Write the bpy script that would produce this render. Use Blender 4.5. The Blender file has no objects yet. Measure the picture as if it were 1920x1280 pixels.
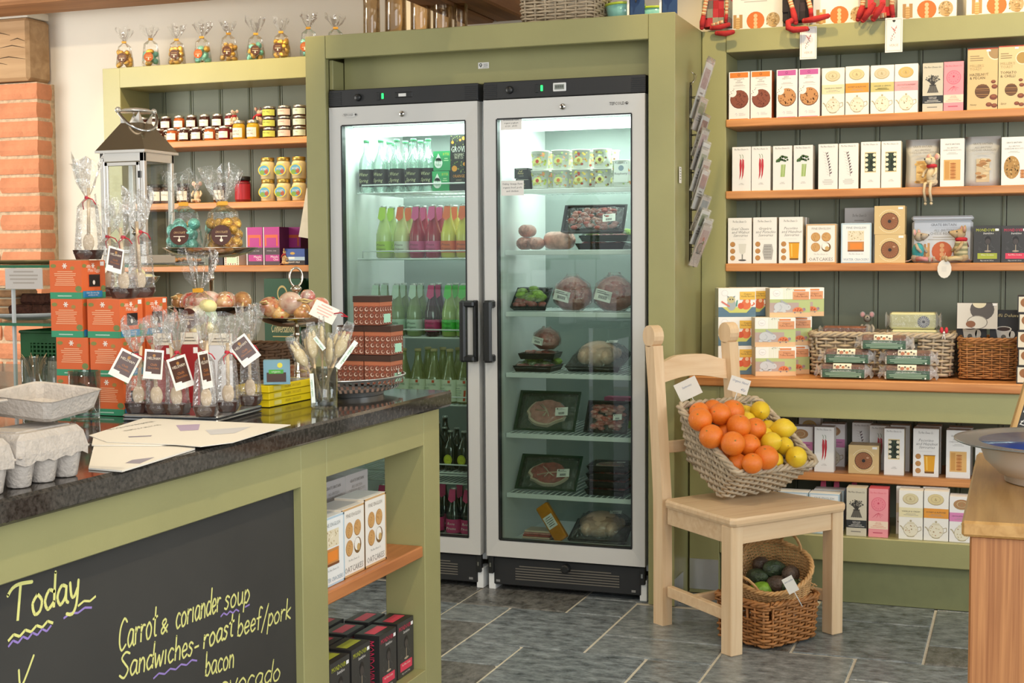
import bpy, math, random
from math import sin, cos, pi, radians
from mathutils import Matrix, Vector
RND = random.Random(11)
sc = bpy.context.scene
COL = sc.collection

# ------------------------------------------------------------------ camera
FPX = 2596.26
YAW, PITCH, ROLL = radians(20.167), radians(3.565), radians(-.346)
CAM = Vector((0, 0, 1.22))
FW = Vector((-sin(YAW)*cos(PITCH), cos(YAW)*cos(PITCH), -sin(PITCH)))
_r = Vector((cos(YAW), sin(YAW), 0)); _u = _r.cross(FW)
RT = _r*cos(ROLL) + _u*sin(ROLL); UP = _u*cos(ROLL) - _r*sin(ROLL)
cd = bpy.data.cameras.new('camera'); cam = bpy.data.objects.new('camera', cd); COL.objects.link(cam)
cd.sensor_width = 36; cd.lens = FPX*36/1920; cd.clip_start = .05
cam.matrix_world = Matrix(((RT.x, UP.x, -FW.x, CAM.x), (RT.y, UP.y, -FW.y, CAM.y), (RT.z, UP.z, -FW.z, CAM.z), (0, 0, 0, 1)))
sc.camera = cam

def ray(px, py): return FW + RT*((px-960)/FPX) - UP*((py-640)/FPX)
def P(px, py, X=None, Y=None, Z=None, D=None):
    """the point of a plane (or at a depth D) that the photograph shows at a pixel: used to survey where things stand"""
    d = ray(px, py)
    t = D if D is not None else (X-CAM.x)/d.x if X is not None else (Y-CAM.y)/d.y if Y is not None else (Z-CAM.z)/d.z
    return CAM + d*t

# ------------------------------------------------------------------ world, lights, exposure
w = bpy.data.worlds.new('daylight'); sc.world = w; w.use_nodes = True
w.node_tree.nodes['Background'].inputs[0].default_value = (.93, .97, 1, 1)
w.node_tree.nodes['Background'].inputs[1].default_value = .85
def area(name, loc, to, sx, sy, power, col=(1, 1, 1)):
    l = bpy.data.lights.new(name, 'AREA'); l.shape = 'RECTANGLE'; l.size = sx; l.size_y = sy; l.energy = power; l.color = col
    o = bpy.data.objects.new(name, l); COL.objects.link(o); o.location = loc
    o.rotation_euler = (Vector(to)-Vector(loc)).to_track_quat('-Z', 'Y').to_euler()
def spot(name, loc, to, power, col=(1, .8, .5), ang=58, blend=.5, r=.03):
    l = bpy.data.lights.new(name, 'SPOT'); l.energy = power; l.color = col; l.spot_size = radians(ang); l.spot_blend = blend; l.shadow_soft_size = r
    o = bpy.data.objects.new(name, l); COL.objects.link(o); o.location = loc
    o.rotation_euler = (Vector(to)-Vector(loc)).to_track_quat('-Z', 'Y').to_euler()
area('window_light', (1.4, -1.2, 1.9), (-1.4, 4.6, .8), 3.0, 2.0, 70, (.98, .99, 1))
area('window_light', (-5.2, 3.2, 1.7), (-4.0, 5.2, 1.3), 1.6, 1.4, 50, (1, .98, .94))
area('window_light', (2.45, 3.2, 1.35), (-.4, 4.2, .2), 1.8, 1.5, 42, (.82, .92, 1))
for sx, sy, tx, ty, tz, pw in ((-3.3, 4.25, -3.25, 5.2, 1.9, 62), (-2.6, 4.2, -2.8, 5.2, 1.9, 44), (-1.0, 4.35, -.95, 5.1, 1.75, 34), (-.3, 4.3, -.4, 5.1, 1.7, 32), (.35, 4.3, .15, 5.1, 1.7, 30),
                           (-1.7, 3.0, -1.7, 4.6, 1.2, 12), (-1.7, 1.5, -1.75, 2.4, .9, 34), (-.35, 1.9, -1.3, 2.3, .55, 60), (-.4, 2.9, -.85, 4.3, .4, 38), (-3.6, 3.0, -4.2, 5, 1.5, 40)):
    spot('ceiling_spot', (sx, sy, 2.86), (tx, ty, tz), pw, (1, .75, .4) if sy > 4 else (1, .82, .56))
vs = sc.view_settings
vs.view_transform = 'Standard'; vs.look = 'None'; vs.gamma = 1; vs.use_curve_mapping = False; vs.exposure = .4
sc.cycles.transparent_max_bounces = 32
sc.cycles.max_bounces = 8

# ------------------------------------------------------------------ materials
def lin(h):
    h = h.lstrip('#'); o = []
    for i in (0, 2, 4):
        c = int(h[i:i+2], 16)/255
        o.append(c/12.92 if c <= .04045 else ((c+.055)/1.055)**2.4)
    return (*o, 1)
MC = {}
def mat(name, col, rough=.5, metal=0, spec=.5, vary=0, vscale=20, bump=0, bscale=60, stretch=None, coat=0, emit=0, sss=0, col2=None, detail=3):
    if name in MC: return MC[name]
    m = bpy.data.materials.new(name); m.use_nodes = True; MC[name] = m
    nt = m.node_tree; b = nt.nodes['Principled BSDF']; L = nt.links.new
    b.inputs['Base Color'].default_value = lin(col); b.inputs['Roughness'].default_value = rough
    b.inputs['Metallic'].default_value = metal; b.inputs['Specular IOR Level'].default_value = spec
    if coat: b.inputs['Coat Weight'].default_value = coat; b.inputs['Coat Roughness'].default_value = .08
    if sss: b.inputs['Subsurface Weight'].default_value = sss; b.inputs['Subsurface Radius'].default_value = (.01, .006, .003)
    if emit: b.inputs['Emission Color'].default_value = lin(col); b.inputs['Emission Strength'].default_value = emit
    if vary or bump or col2:
        tc = nt.nodes.new('ShaderNodeTexCoord'); mp = nt.nodes.new('ShaderNodeMapping'); L(tc.outputs['Object'], mp.inputs[0])
        if stretch: mp.inputs['Scale'].default_value = stretch
        n = nt.nodes.new('ShaderNodeTexNoise'); n.inputs['Scale'].default_value = vscale; n.inputs['Detail'].default_value = detail; L(mp.outputs[0], n.inputs['Vector'])
        if vary or col2:
            r = nt.nodes.new('ShaderNodeValToRGB'); c = lin(col); r.color_ramp.elements[0].position = .32 if detail < 9 else .36; r.color_ramp.elements[1].position = .68 if detail < 9 else .66
            if detail > 9: n.inputs['Roughness'].default_value = .72
            if col2: r.color_ramp.elements[0].color = lin(col2); r.color_ramp.elements[1].color = c
            else:
                r.color_ramp.elements[0].color = (*[x*(1-vary) for x in c[:3]], 1); r.color_ramp.elements[1].color = (*[min(1, x*(1+vary)) for x in c[:3]], 1)
            L(n.outputs['Fac'], r.inputs[0]); L(r.outputs[0], b.inputs['Base Color'])
        if bump:
            n2 = nt.nodes.new('ShaderNodeTexNoise'); n2.inputs['Scale'].default_value = bscale; n2.inputs['Detail'].default_value = 4; L(mp.outputs[0], n2.inputs['Vector'])
            bp = nt.nodes.new('ShaderNodeBump'); bp.inputs['Strength'].default_value = bump; bp.inputs['Distance'].default_value = .01
            L(n2.outputs['Fac'], bp.inputs['Height']); L(bp.outputs[0], b.inputs['Normal'])
    return m
def ink(h, rough=.5): return mat('print_'+h.strip('#')+('' if rough == .5 else '_%d' % (rough*100)), h, rough)
def film(name, tint, fac=.12, rough=.06, bump=0, bscale=40, milky=0, mcol='#ffffff'):
    """clear sheet: transparent, with a Fresnel-weighted gloss"""
    if name in MC: return MC[name]
    m = bpy.data.materials.new(name); m.use_nodes = True; MC[name] = m; nt = m.node_tree; L = nt.links.new
    nt.nodes.remove(nt.nodes['Principled BSDF']); out = nt.nodes['Material Output']
    t = nt.nodes.new('ShaderNodeBsdfTransparent'); t.inputs[0].default_value = lin(tint)
    g = nt.nodes.new('ShaderNodeBsdfGlossy'); g.inputs['Roughness'].default_value = rough
    lw = nt.nodes.new('ShaderNodeLayerWeight'); lw.inputs[0].default_value = .35
    ma = nt.nodes.new('ShaderNodeMath'); ma.operation = 'MULTIPLY_ADD'; ma.inputs[1].default_value = .6; ma.inputs[2].default_value = fac; ma.use_clamp = True
    L(lw.outputs['Fresnel'], ma.inputs[0]); mx = nt.nodes.new('ShaderNodeMixShader'); L(ma.outputs[0], mx.inputs[0]); L(t.outputs[0], mx.inputs[1]); L(g.outputs[0], mx.inputs[2])
    last = mx
    if milky:
        d = nt.nodes.new('ShaderNodeBsdfDiffuse'); d.inputs[0].default_value = lin(mcol); m2 = nt.nodes.new('ShaderNodeMixShader'); m2.inputs[0].default_value = milky
        L(mx.outputs[0], m2.inputs[1]); L(d.outputs[0], m2.inputs[2]); last = m2
    if bump:
        tc = nt.nodes.new('ShaderNodeTexCoord'); n = nt.nodes.new('ShaderNodeTexNoise'); n.inputs['Scale'].default_value = bscale; L(tc.outputs['Object'], n.inputs['Vector'])
        bp = nt.nodes.new('ShaderNodeBump'); bp.inputs['Strength'].default_value = bump; bp.inputs['Distance'].default_value = .01; L(n.outputs['Fac'], bp.inputs['Height']); L(bp.outputs[0], g.inputs['Normal'])
    L(last.outputs[0], out.inputs[0])
    return m
def woodmat(name, c1, c2, scale=1, rough=.4, axis=0, coat=0):
    if name in MC: return MC[name]
    m = bpy.data.materials.new(name); m.use_nodes = True; MC[name] = m; nt = m.node_tree; L = nt.links.new; b = nt.nodes['Principled BSDF']
    tc = nt.nodes.new('ShaderNodeTexCoord'); mp = nt.nodes.new('ShaderNodeMapping'); L(tc.outputs['Object'], mp.inputs[0])
    s = [14*scale]*3; s[axis] = .9*scale if scale < 3 else 1.2; mp.inputs['Scale'].default_value = s
    n = nt.nodes.new('ShaderNodeTexNoise'); n.inputs['Scale'].default_value = 3; n.inputs['Detail'].default_value = 5; n.inputs['Distortion'].default_value = .6; L(mp.outputs[0], n.inputs['Vector'])
    r = nt.nodes.new('ShaderNodeValToRGB'); r.color_ramp.elements[0].position = .3; r.color_ramp.elements[1].position = .7
    r.color_ramp.elements[0].color = lin(c1); r.color_ramp.elements[1].color = lin(c2); L(n.outputs['Fac'], r.inputs[0]); L(r.outputs[0], b.inputs['Base Color'])
    b.inputs['Roughness'].default_value = rough
    if coat: b.inputs['Coat Weight'].default_value = coat; b.inputs['Coat Roughness'].default_value = .15
    bp = nt.nodes.new('ShaderNodeBump'); bp.inputs['Strength'].default_value = .08; bp.inputs['Distance'].default_value = .004; L(n.outputs['Fac'], bp.inputs['Height']); L(bp.outputs[0], b.inputs['Normal'])
    return m

PAINT = mat('sage_paint', '#9f9c6b', .34, vary=.04, vscale=5, bump=.03, bscale=200)
PAINTD = mat('shaded_panel_paint', '#7a7f69', .5, vary=.05, vscale=6)  # grey-green back boards, colour darkened to carry the shade inside the shelves
SHELF = woodmat('shelf_wood', '#b9753f', '#d9995d', 1, .38, 0)
SHELFY = woodmat('shelf_wood_lengthwise', '#a9673a', '#cc8650', 1, .38, 1)
BEECH = woodmat('beech', '#dab88e', '#e8cca6', 1, .42, 2)
BEECHX = woodmat('beech_flat', '#dab68c', '#e8cba4', 1, .38, 0)
PINE = woodmat('pine_block', '#b98747', '#d8a866', 1.4, .3, 1, .4)
PINEZ = woodmat('pine_leg', '#a3673a', '#c98a54', 4, .45, 2)
OAK = woodmat('old_beam', '#7c5436', '#a8754a', .6, .7, 1)
OAKX = woodmat('old_beam_lengthwise', '#8a5e3c', '#b07e52', .6, .7, 0)
OAKP = woodmat('pale_oak', '#a8845c', '#c6a279', .5, .7, 0)
PLASTER = mat('cream_plaster', '#e9e1d2', .9, vary=.03, vscale=2, bump=.05, bscale=30)
BRICK = mat('orange_brick', '#d68d66', .9, vary=.14, vscale=9, bump=.5, bscale=70)
MORTAR = mat('lime_mortar', '#d2b796', .95, vary=.2, vscale=50, bump=.5, bscale=90)
SLATE = mat('slate', '#99a1a4', .25, vscale=16, bump=.3, bscale=34, col2='#41484b', detail=15, stretch=(1, 1.7, 1))
SLATE2 = mat('slate_brown', '#83827d', .26, bump=.3, bscale=34, vscale=17, col2='#403f3c', detail=15, stretch=(1.6, 1, 1))
SLATE3 = mat('slate_pale', '#9ba1a1', .27, bump=.28, bscale=34, vscale=18, col2='#5a6163', detail=15, stretch=(1, 1.5, 1))
GROUT = mat('grout', '#d3cbb9', .9, vary=.1, vscale=60)
GRANITE = mat('black_granite', '#4a4540', .07, vscale=160, col2='#1d1b19', detail=6)
BOARD = mat('chalkboard', '#383734', .75, vary=.12, vscale=4, detail=5)
CHALKY = mat('yellow_chalk', '#e2e08a', .95); CHALKP = mat('purple_chalk', '#9a83c9', .95)
CHROME = mat('chrome', '#d8d6d2', .12, 1); STEEL = mat('brushed_steel', '#cfcfcc', .32, .9); SILVER = mat('polished_silver', '#cfc6b6', .14, 1)
BLACKP = mat('black_plastic', '#232424', .35); DARKP = mat('dark_grey_plastic', '#292a2b', .45); WHITE = mat('white_enamel', '#e9ebea', .35)
DOOR = mat('grey_aluminium', '#d3d2cd', .32, .15); LINER = mat('white_liner', '#e2e7e6', .5); LINERB = mat('shaded_grey_liner', '#8b9691', .45); WIRE = mat('white_wire', '#e4ebe8', .4)  # LINERB: grey back liner, darkened in place of shade from the fridge goods
GLASS = film('fridge_glass', '#d8e8dc', .035, .01); CLEAR = film('clear_glass', '#f4f8f6', .03, .02); GREENG = film('green_edge_glass', '#7fd0ae', .1, .05, milky=.35, mcol='#3fae86')
CELLO = film('cellophane', '#fefefd', .04, .09, bump=1, bscale=70, milky=.05); CELLOC = film('clear_cellophane', '#fefefd', .025, .07, bump=1, bscale=70, milky=.01); LSIL = mat('lantern_silver', '#e4ded4', .24, .75); CELLOW = film('crinkled_wrap', '#fefefd', .08, .1, bump=1, bscale=80, milky=.22); WRAP = film('cling_film', '#fafbfa', .06, .12, bump=1, bscale=70, milky=.015)
GOLD = mat('gold_foil', '#e0b45a', .25, .75, bump=.5, bscale=260); TURQ = mat('turquoise_foil', '#8ad6ca', .28, .6, bump=.5, bscale=260)
CHOC = mat('dark_chocolate', '#3a2117', .35, vary=.15); PAPER = mat('white_paper', '#e4dfd4', .8); CARD = mat('white_card', '#efece5', .55)
KRAFT = mat('kraft_card', '#cdb082', .7, vary=.06); PULP = mat('egg_box_pulp', '#bdb4aa', .95, vary=.08, vscale=70, bump=.35, bscale=160)
WICKG = mat('grey_wicker', '#b8a78d', .7, vary=.2, vscale=40); WICKB = mat('brown_wicker', '#a8713e', .55, vary=.22, vscale=40); WICKP = mat('honey_wicker', '#c79a63', .6, vary=.2, vscale=40); WICKD = mat('dark_wicker', '#6e5138', .7, vary=.25, vscale=40)

# ------------------------------------------------------------------ mesh builder
TXT = {}
def glyphs(s):
    if s not in TXT:
        cu = bpy.data.curves.new('t', 'FONT'); cu.body = s; cu.resolution_u = 1; cu.size = 1
        o = bpy.data.objects.new('t', cu); me = o.to_mesh()
        vs_ = [(v.co.x, v.co.y) for v in me.vertices]; fs = [tuple(p.vertices) for p in me.polygons]
        if vs_:
            x0 = min(v[0] for v in vs_); x1 = max(v[0] for v in vs_); vs_ = [(x-x0, y) for x, y in vs_]; wd = x1-x0
        else: wd = 0
        TXT[s] = (vs_, fs, wd); o.to_mesh_clear(); bpy.data.objects.remove(o); bpy.data.curves.remove(cu)
    return TXT[s]
class MB:
    def __init__(s): s.v = []; s.f = []; s.m = []; s.s = []; s.mats = []; s.T = None; s.fr = None; s.clip = None; s.e = 0
    def mi(s, m):
        if m not in s.mats: s.mats.append(m)
        return s.mats.index(m)
    def add(s, vs_, fs, m, smooth=False):
        b = len(s.v); k = s.mi(m)
        s.v += [tuple(s.T @ Vector(v)) if s.T else tuple(v) for v in vs_]
        for f in fs: s.f.append(tuple(i+b for i in f)); s.m.append(k); s.s.append(smooth)
        return s
    def box(s, x0, y0, z0, x1, y1, z1, m, c=0):
        if c:
            vs_ = []
            for z, i in ((z0, c), (z0+c, 0), (z1-c, 0), (z1, c)):
                q = max(c, i)
                vs_ += [(x0+q, y0+i, z), (x1-q, y0+i, z), (x1-i, y0+q, z), (x1-i, y1-q, z), (x1-q, y1-i, z), (x0+q, y1-i, z), (x0+i, y1-q, z), (x0+i, y0+q, z)]
            fs = [tuple(range(7, -1, -1)), tuple(range(24, 32))]
            for k in range(3):
                for j in range(8): fs.append((k*8+j, k*8+(j+1) % 8, k*8+8+(j+1) % 8, k*8+8+j))
            return s.add(vs_, fs, m)
        return s.add([(x0, y0, z0), (x1, y0, z0), (x1, y1, z0), (x0, y1, z0), (x0, y0, z1), (x1, y0, z1), (x1, y1, z1), (x0, y1, z1)],
                     [(3, 2, 1, 0), (4, 5, 6, 7), (0, 1, 5, 4), (1, 2, 6, 5), (2, 3, 7, 6), (3, 0, 4, 7)], m)
    def hexa(s, p, m): return s.add(p, [(3, 2, 1, 0), (4, 5, 6, 7), (0, 1, 5, 4), (1, 2, 6, 5), (2, 3, 7, 6), (3, 0, 4, 7)], m)
    def lathe(s, prof, m, n=16, smooth=True, c=(0, 0, 0), rip=None, sx=1, sy=1, caps=True):
        vs_ = []; fs = []; k = len(prof)
        for i, (r, z) in enumerate(prof):
            for j in range(n):
                a = 2*pi*j/n; q = rip(i, j, a) if rip else (1, 0)
                vs_.append((c[0]+r*q[0]*cos(a)*sx, c[1]+r*q[0]*sin(a)*sy, c[2]+z+q[1]))
        for i in range(k-1):
            for j in range(n): fs.append((i*n+j, i*n+(j+1) % n, (i+1)*n+(j+1) % n, (i+1)*n+j))
        if caps:
            if prof[0][0] > 1e-5: fs.append(tuple(range(n-1, -1, -1)))
            if prof[-1][0] > 1e-5: fs.append(tuple((k-1)*n+j for j in range(n)))
        return s.add(vs_, fs, m, smooth)
    def ell(s, c, rx, ry, rz, m, n=10, k=6, smooth=True, egg=0):
        pr = []
        for i in range(k+1):
            t = -pi/2+pi*i/k; pr.append((max(cos(t), 1e-4)*(1-egg*sin(t)), sin(t)))
        vs_ = []; fs = []
        for r, z in pr:
            for j in range(n): a = 2*pi*j/n; vs_.append((c[0]+rx*r*cos(a), c[1]+ry*r*sin(a), c[2]+rz*z))
        for i in range(k):
            for j in range(n): fs.append((i*n+j, i*n+(j+1) % n, (i+1)*n+(j+1) % n, (i+1)*n+j))
        return s.add(vs_, fs, m, smooth)
    def tube(s, pts, r, m, n=6, closed=False, smooth=True):
        pts = [Vector(p) for p in pts]; k = len(pts); vs_ = []; fs = []; up = None
        for i, p in enumerate(pts):
            a = pts[i-1] if (i or closed) else p; b = pts[(i+1) % k] if (i < k-1 or closed) else p
            t = (b-a); t = t.normalized() if t.length > 1e-9 else Vector((0, 0, 1))
            if up is None: up = Vector((0, 0, 1)) if abs(t.z) < .9 else Vector((1, 0, 0))
            e = up - t*up.dot(t); e = e.normalized() if e.length > 1e-6 else t.orthogonal().normalized(); up = e; g = t.cross(e)
            rr = r[i] if isinstance(r, (list, tuple)) else r
            for j in range(n): an = 2*pi*j/n; vs_.append(tuple(p+e*(cos(an)*rr)+g*(sin(an)*rr)))
        for i in range(k if closed else k-1):
            for j in range(n): q = (i+1) % k; fs.append((i*n+j, i*n+(j+1) % n, q*n+(j+1) % n, q*n+j))
        if not closed: fs += [tuple(range(n-1, -1, -1)), tuple((k-1)*n+j for j in range(n))]
        return s.add(vs_, fs, m, smooth)
    # flat print on a face: frame(origin, u, v), then shapes in metres; each layer lies .25 mm above the last
    def frame(s, o, u, v): s.fr = (Vector(o), Vector(u).normalized(), Vector(v).normalized()); s.ly = 1; return s
    def _p(s, x, y, ly): o, u, v = s.fr; return tuple(o+u*x+v*y+u.cross(v)*(ly*.00025))
    def poly(s, pts, m, ly=1):
        if s.clip:
            for ax, lim, sg in ((0, 0, 1), (0, s.clip[0], -1), (1, 0, 1), (1, s.clip[1], -1)):
                o = []
                for i, p in enumerate(pts):
                    q = pts[i-1]; a, b = (p[ax]-lim)*sg, (q[ax]-lim)*sg
                    if (a >= 0) != (b >= 0): t = b/(b-a); o.append((q[0]+(p[0]-q[0])*t, q[1]+(p[1]-q[1])*t))
                    if a >= 0: o.append(p)
                pts = o
                if len(pts) < 3: return s
        return s.add([s._p(x, y, ly) for x, y in pts], [tuple(range(len(pts)))], m)
    def rect(s, x0, y0, x1, y1, m, ly=1): return s.poly([(x0, y0), (x1, y0), (x1, y1), (x0, y1)], m, ly)
    def disc(s, x, y, rx, m, ly=1, ry=None, n=18, a0=0, a1=2*pi):
        ry = ry or rx; full = abs(a1-a0) > 6.28; k = n if full else n+1
        return s.poly([(x+rx*cos(a0+(a1-a0)*i/n), y+ry*sin(a0+(a1-a0)*i/n)) for i in range(k)], m, ly)
    def line(s, pts, wd, m, ly=1):
        for (x0, y0), (x1, y1) in zip(pts, pts[1:]):
            if abs(x1-x0)+abs(y1-y0) < 1e-6: continue
            s.e = (s.e+1) % 40; ly += .004*(s.e % 2); dx, dy = x1-x0, y1-y0; l = math.hypot(dx, dy) or 1; nx, ny = -dy/l*wd/2, dx/l*wd/2
            s.poly([(x0-nx, y0-ny), (x1-nx, y1-ny), (x1+nx, y1+ny), (x0+nx, y0+ny)], m, ly)
        return s
    def text(s, t, x, y, h, m, ly=2, al='c', maxw=None, shear=0, rot=0):
        vs_, fs, wd = glyphs(t)
        if not vs_: return s
        k = h/.7; kx = k
        if maxw and wd*k > maxw: kx = maxw/wd
        ox = -wd*kx/2 if al == 'c' else 0 if al == 'l' else -wd*kx
        o = []
        for a, b in vs_:
            p, q = ox+a*kx+shear*b*k, b*k
            if rot: p, q = p*cos(rot)-q*sin(rot), p*sin(rot)+q*cos(rot)
            o.append(s._p(x+p, y+q, ly))
        return s.add(o, fs, m)
    def mesh(s, name):
        me = bpy.data.meshes.new(name); me.from_pydata(s.v, [], s.f)
        for m in s.mats: me.materials.append(m)
        me.polygons.foreach_set('material_index', s.m); me.polygons.foreach_set('use_smooth', s.s); me.update(); return me
    def build(s, name, parent=None, loc=None, rz=0, rot=None, label=None):
        o = bpy.data.objects.new(name, s.mesh(name)); COL.objects.link(o)
        if parent: o.parent = parent; KIDS.setdefault(parent.name, []).append(o)
        if loc is not None: o.location = loc
        if rot: o.rotation_euler = rot
        elif rz: o.rotation_euler = (0, 0, rz)
        if label: o['label'] = label
        return o
def tag(o, label, cat, group=None, kind=None):
    if label: o['label'] = label
    if cat: o['category'] = cat
    if group: o['group'] = group
    if kind: o['kind'] = kind
    return o
def thing(name, label, cat, loc=(0, 0, 0), rz=0, group=None, rot=None):
    o = bpy.data.objects.new(name, None); COL.objects.link(o); o.location = loc; o.rotation_euler = rot or (0, 0, rz); o.empty_display_size = .05
    return tag(o, label, cat, group)
def kid(name, me, parent, loc=(0, 0, 0), rot=None, label=None):
    o = bpy.data.objects.new(name, me); COL.objects.link(o); o.parent = parent; KIDS.setdefault(parent.name, []).append(o); o.location = loc
    if rot: o.rotation_euler = rot
    if label: o['label'] = label
    return o
KIDS = {}
def clone(src, loc, label, rz=None, rot=None, group=None, scale=None):
    """copy a thing, its parts and sub-parts; meshes are shared"""
    def cp(o, par):
        c = o.copy(); COL.objects.link(c)
        if par: c.parent = par; KIDS.setdefault(par.name, []).append(c)
        for ch in list(KIDS.get(o.name, ())): cp(ch, c)
        return c
    c = cp(src, None); c.location = loc; c['label'] = label
    if rot: c.rotation_euler = rot
    elif rz is not None: c.rotation_euler = (0, 0, rz)
    if group: c['group'] = group
    if scale: c.scale = scale
    return c
STAMP = {}
def stamp(key, make, loc, label, cat, group=None, rz=0, rot=None, scale=None):
    """first use builds the thing with make(), later uses copy it"""
    if key not in STAMP:
        o = make(); STAMP[key] = o; o.location = loc
        o.rotation_euler = rot or (0, 0, rz)
        if scale: o.scale = scale
        return tag(o, label, cat, group)
    return clone(STAMP[key], loc, label, rz, rot or (0, 0, rz), group, scale)
def struct(name, mb, parent=None, **k):
    o = mb.build(name, parent, **k)
    if not parent: o['kind'] = 'structure'
    return o
# ================================================================== THE SETTING
YB, YF = 5.30, 5.07            # back wall / front plane of the tall shelf units
b = MB(); b.box(-5.4, -3, -.03, 2.6, 5.4, -.004, GROUT); floor = struct('floor', b)
rects = []
def slab(x0, y0, x1, y1): rects.append((x0, y0, x1, y1))
# slabs read off the photograph on a .2 m module
G = [-1.84, -1.64, -1.44, -1.245, -1.045, -.845, -.65, -.45, -.255, -.06, .14, .34, .54]
for r in ((-2.04, 4.45, -1.84, 4.86), (-2.04, 4.23, -1.84, 4.45), (-1.84, 4.45, -1.445, 4.86), (-1.445, 4.45, -1.245, 4.66), (-1.245, 4.22, -.845, 4.63), (-1.445, 4.66, -1.05, 4.86), (-1.05, 4.66, -.65, 4.95), (-1.245, 4.63, -1.05, 4.66), (-1.05, 4.63, -.845, 4.66),
          (-1.84, 4.23, -1.645, 4.45), (-2.04, 3.8, -1.645, 4.23), (-2.04, 3.38, -1.84, 3.8), (-1.645, 4.01, -1.245, 4.45), (-1.645, 3.795, -1.445, 4.01), (-1.245, 4.01, -.845, 4.22), (-1.84, 3.38, -1.445, 3.795), (-1.445, 3.58, -1.045, 4.01),
          (-1.045, 3.785, -.845, 4.01), (-1.045, 3.36, -.645, 3.785), (-.845, 3.785, -.45, 4.21), (-.845, 4.21, -.645, 4.65), (-.645, 4.22, -.255, 4.65), (-.845, 4.65, -.645, 4.66), (-.645, 4.65, -.255, 4.95), (-.255, 4.43, .14, 4.88), (-.255, 4.22, -.06, 4.43),
          (-.255, 4.88, .14, 4.95), (-.06, 4.22, .14, 4.43), (-.45, 4.0, -.06, 4.22), (-.45, 3.58, -.06, 4.0), (-.06, 3.78, .34, 4.22), (.14, 4.22, .54, 4.95), (.34, 3.78, .74, 4.22), (-.645, 3.36, -.45, 3.785), (-.06, 3.36, .34, 3.78)): slab(*r)
k = 0
for i, (x0, y0, x1, y1) in enumerate(rects):
    if x1-x0 < .05 or y1-y0 < .05: continue
    c = MB(); g = .0042; hz = RND.uniform(-.0006, .0008); c.box(x0+g, y0+g, -.02, x1-g, y1-g, hz, (SLATE, SLATE3, SLATE, SLATE2, SLATE)[(i*7+3) % 5] if y0 < 4.3 or x0 > -1.3 else (SLATE2, SLATE)[i % 2], .003); c.build('tile', floor)
# simple courses of the same slabs where the photograph does not look
far = MB()
for iy in range(15):
    y0 = 3.36-.43*(iy+1)
    if y0 < -3: break
    for ix in range(20):
        x0 = -5.2+.395*ix+(.2 if iy % 2 else 0)
        if x0 < 2.1: far.box(x0+.004, y0+.004, -.02, x0+.391, y0+.426, 0, (SLATE, SLATE2, SLATE3)[(ix*5+iy) % 3], .003)
for x0 in (-5.2, -4.8, -4.4, -4.0, -3.6, -3.2, -2.8, -2.435): 
    for y0 in (3.38, 3.81, 4.24): far.box(x0+.004, y0+.004, -.02, x0+.391, y0+.426, 0, SLATE, .003)
for x0 in (.74, 1.14, 1.54, 1.94): 
    for y0 in (3.38, 3.81, 4.24): far.box(x0+.004, y0+.004, -.02, x0+.391, y0+.426, 0, SLATE, .003)
o = far.build('outer_tiles', floor); o['kind'] = 'stuff'
b = MB(); b.box(-5.5, YB+.02, -.03, 2.7, YB+.14, 3.0, PLASTER); struct('wall_back', b)
b = MB(); b.box(-5.52, -1.5, -.03, -5.4, YB+.14, 3.0, PLASTER); struct('wall_left', b)
b = MB(); b.box(2.6, 1.2, -.03, 2.72, YB+.14, 3.0, PLASTER); struct('wall_right', b)
b = MB(); b.box(-5.5, -1.5, 2.95, 2.7, YB+.14, 3.05, PLASTER); struct('ceiling', b)
# brick pier with its timber pad
pier = MB(); pier.box(-4.82, 5.198, 0, -4.192, YB+.02, 2.015, MORTAR); pier = struct('brick_pillar', pier)
rowh = .0845
def brick_mesh(wd, dp, h, seed):
    m = MB(); rr = random.Random(seed); n = 5; pr = []
    # bull-nosed face: the front swells between the joints
    for zi in range(4):
        z = -h/2+h*zi/3; f = .0 if zi in (1, 2) else .008
        pr.append((z, f))
    v = []; 
    for z, f in pr: v += [(-wd/2+f*.6, -dp/2+f+rr.uniform(-.002, .002), z), (-wd*.2, -dp/2+f-.004, z), (wd*.2, -dp/2+f-.004, z), (wd/2-f*.6, -dp/2+f+rr.uniform(-.002, .002), z), (wd/2-f*.6, dp/2, z), (-wd/2+f*.6, dp/2, z)]
    fs = [(5, 4, 3, 2, 1, 0), tuple(range(18, 24))]
    for r in range(3):
        for j in range(6): fs.append((r*6+j, r*6+(j+1) % 6, r*6+6+(j+1) % 6, r*6+6+j))
    m.add(v, fs, BRICK); return m.mesh('brick')
BM = {}
for wd, dp in ((.225, .1), (.105, .1), (.1, .22), (.1, .105)):
    for sd in range(3): BM[wd, dp, sd] = brick_mesh(wd-.006, dp, .0695, sd)
for r in range(3, 24):
    z = 2.015-rowh*(24-r)+rowh/2+.002; sd = r % 3
    if z < .3: continue
    if r % 2:
        for x, wd in ((-4.362, .225), (-4.597, .225), (-4.77, .105)): kid('brick', BM[wd, .1, (sd+int(-x*40)) % 3], pier, (x, 5.236, z))
        kid('brick', BM[.1, .105, sd], pier, (-4.23, 5.238, z))
    else:
        for x, wd in ((-4.297, .225), (-4.532, .225), (-4.707, .105)): kid('brick', BM[wd, .1, (sd+int(-x*40)) % 3], pier, (x, 5.236, z))
b = MB(); b.box(-4.9, 5.16, 2.02, -4.205, YB+.02, 2.3, OAKP, .014)
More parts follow.
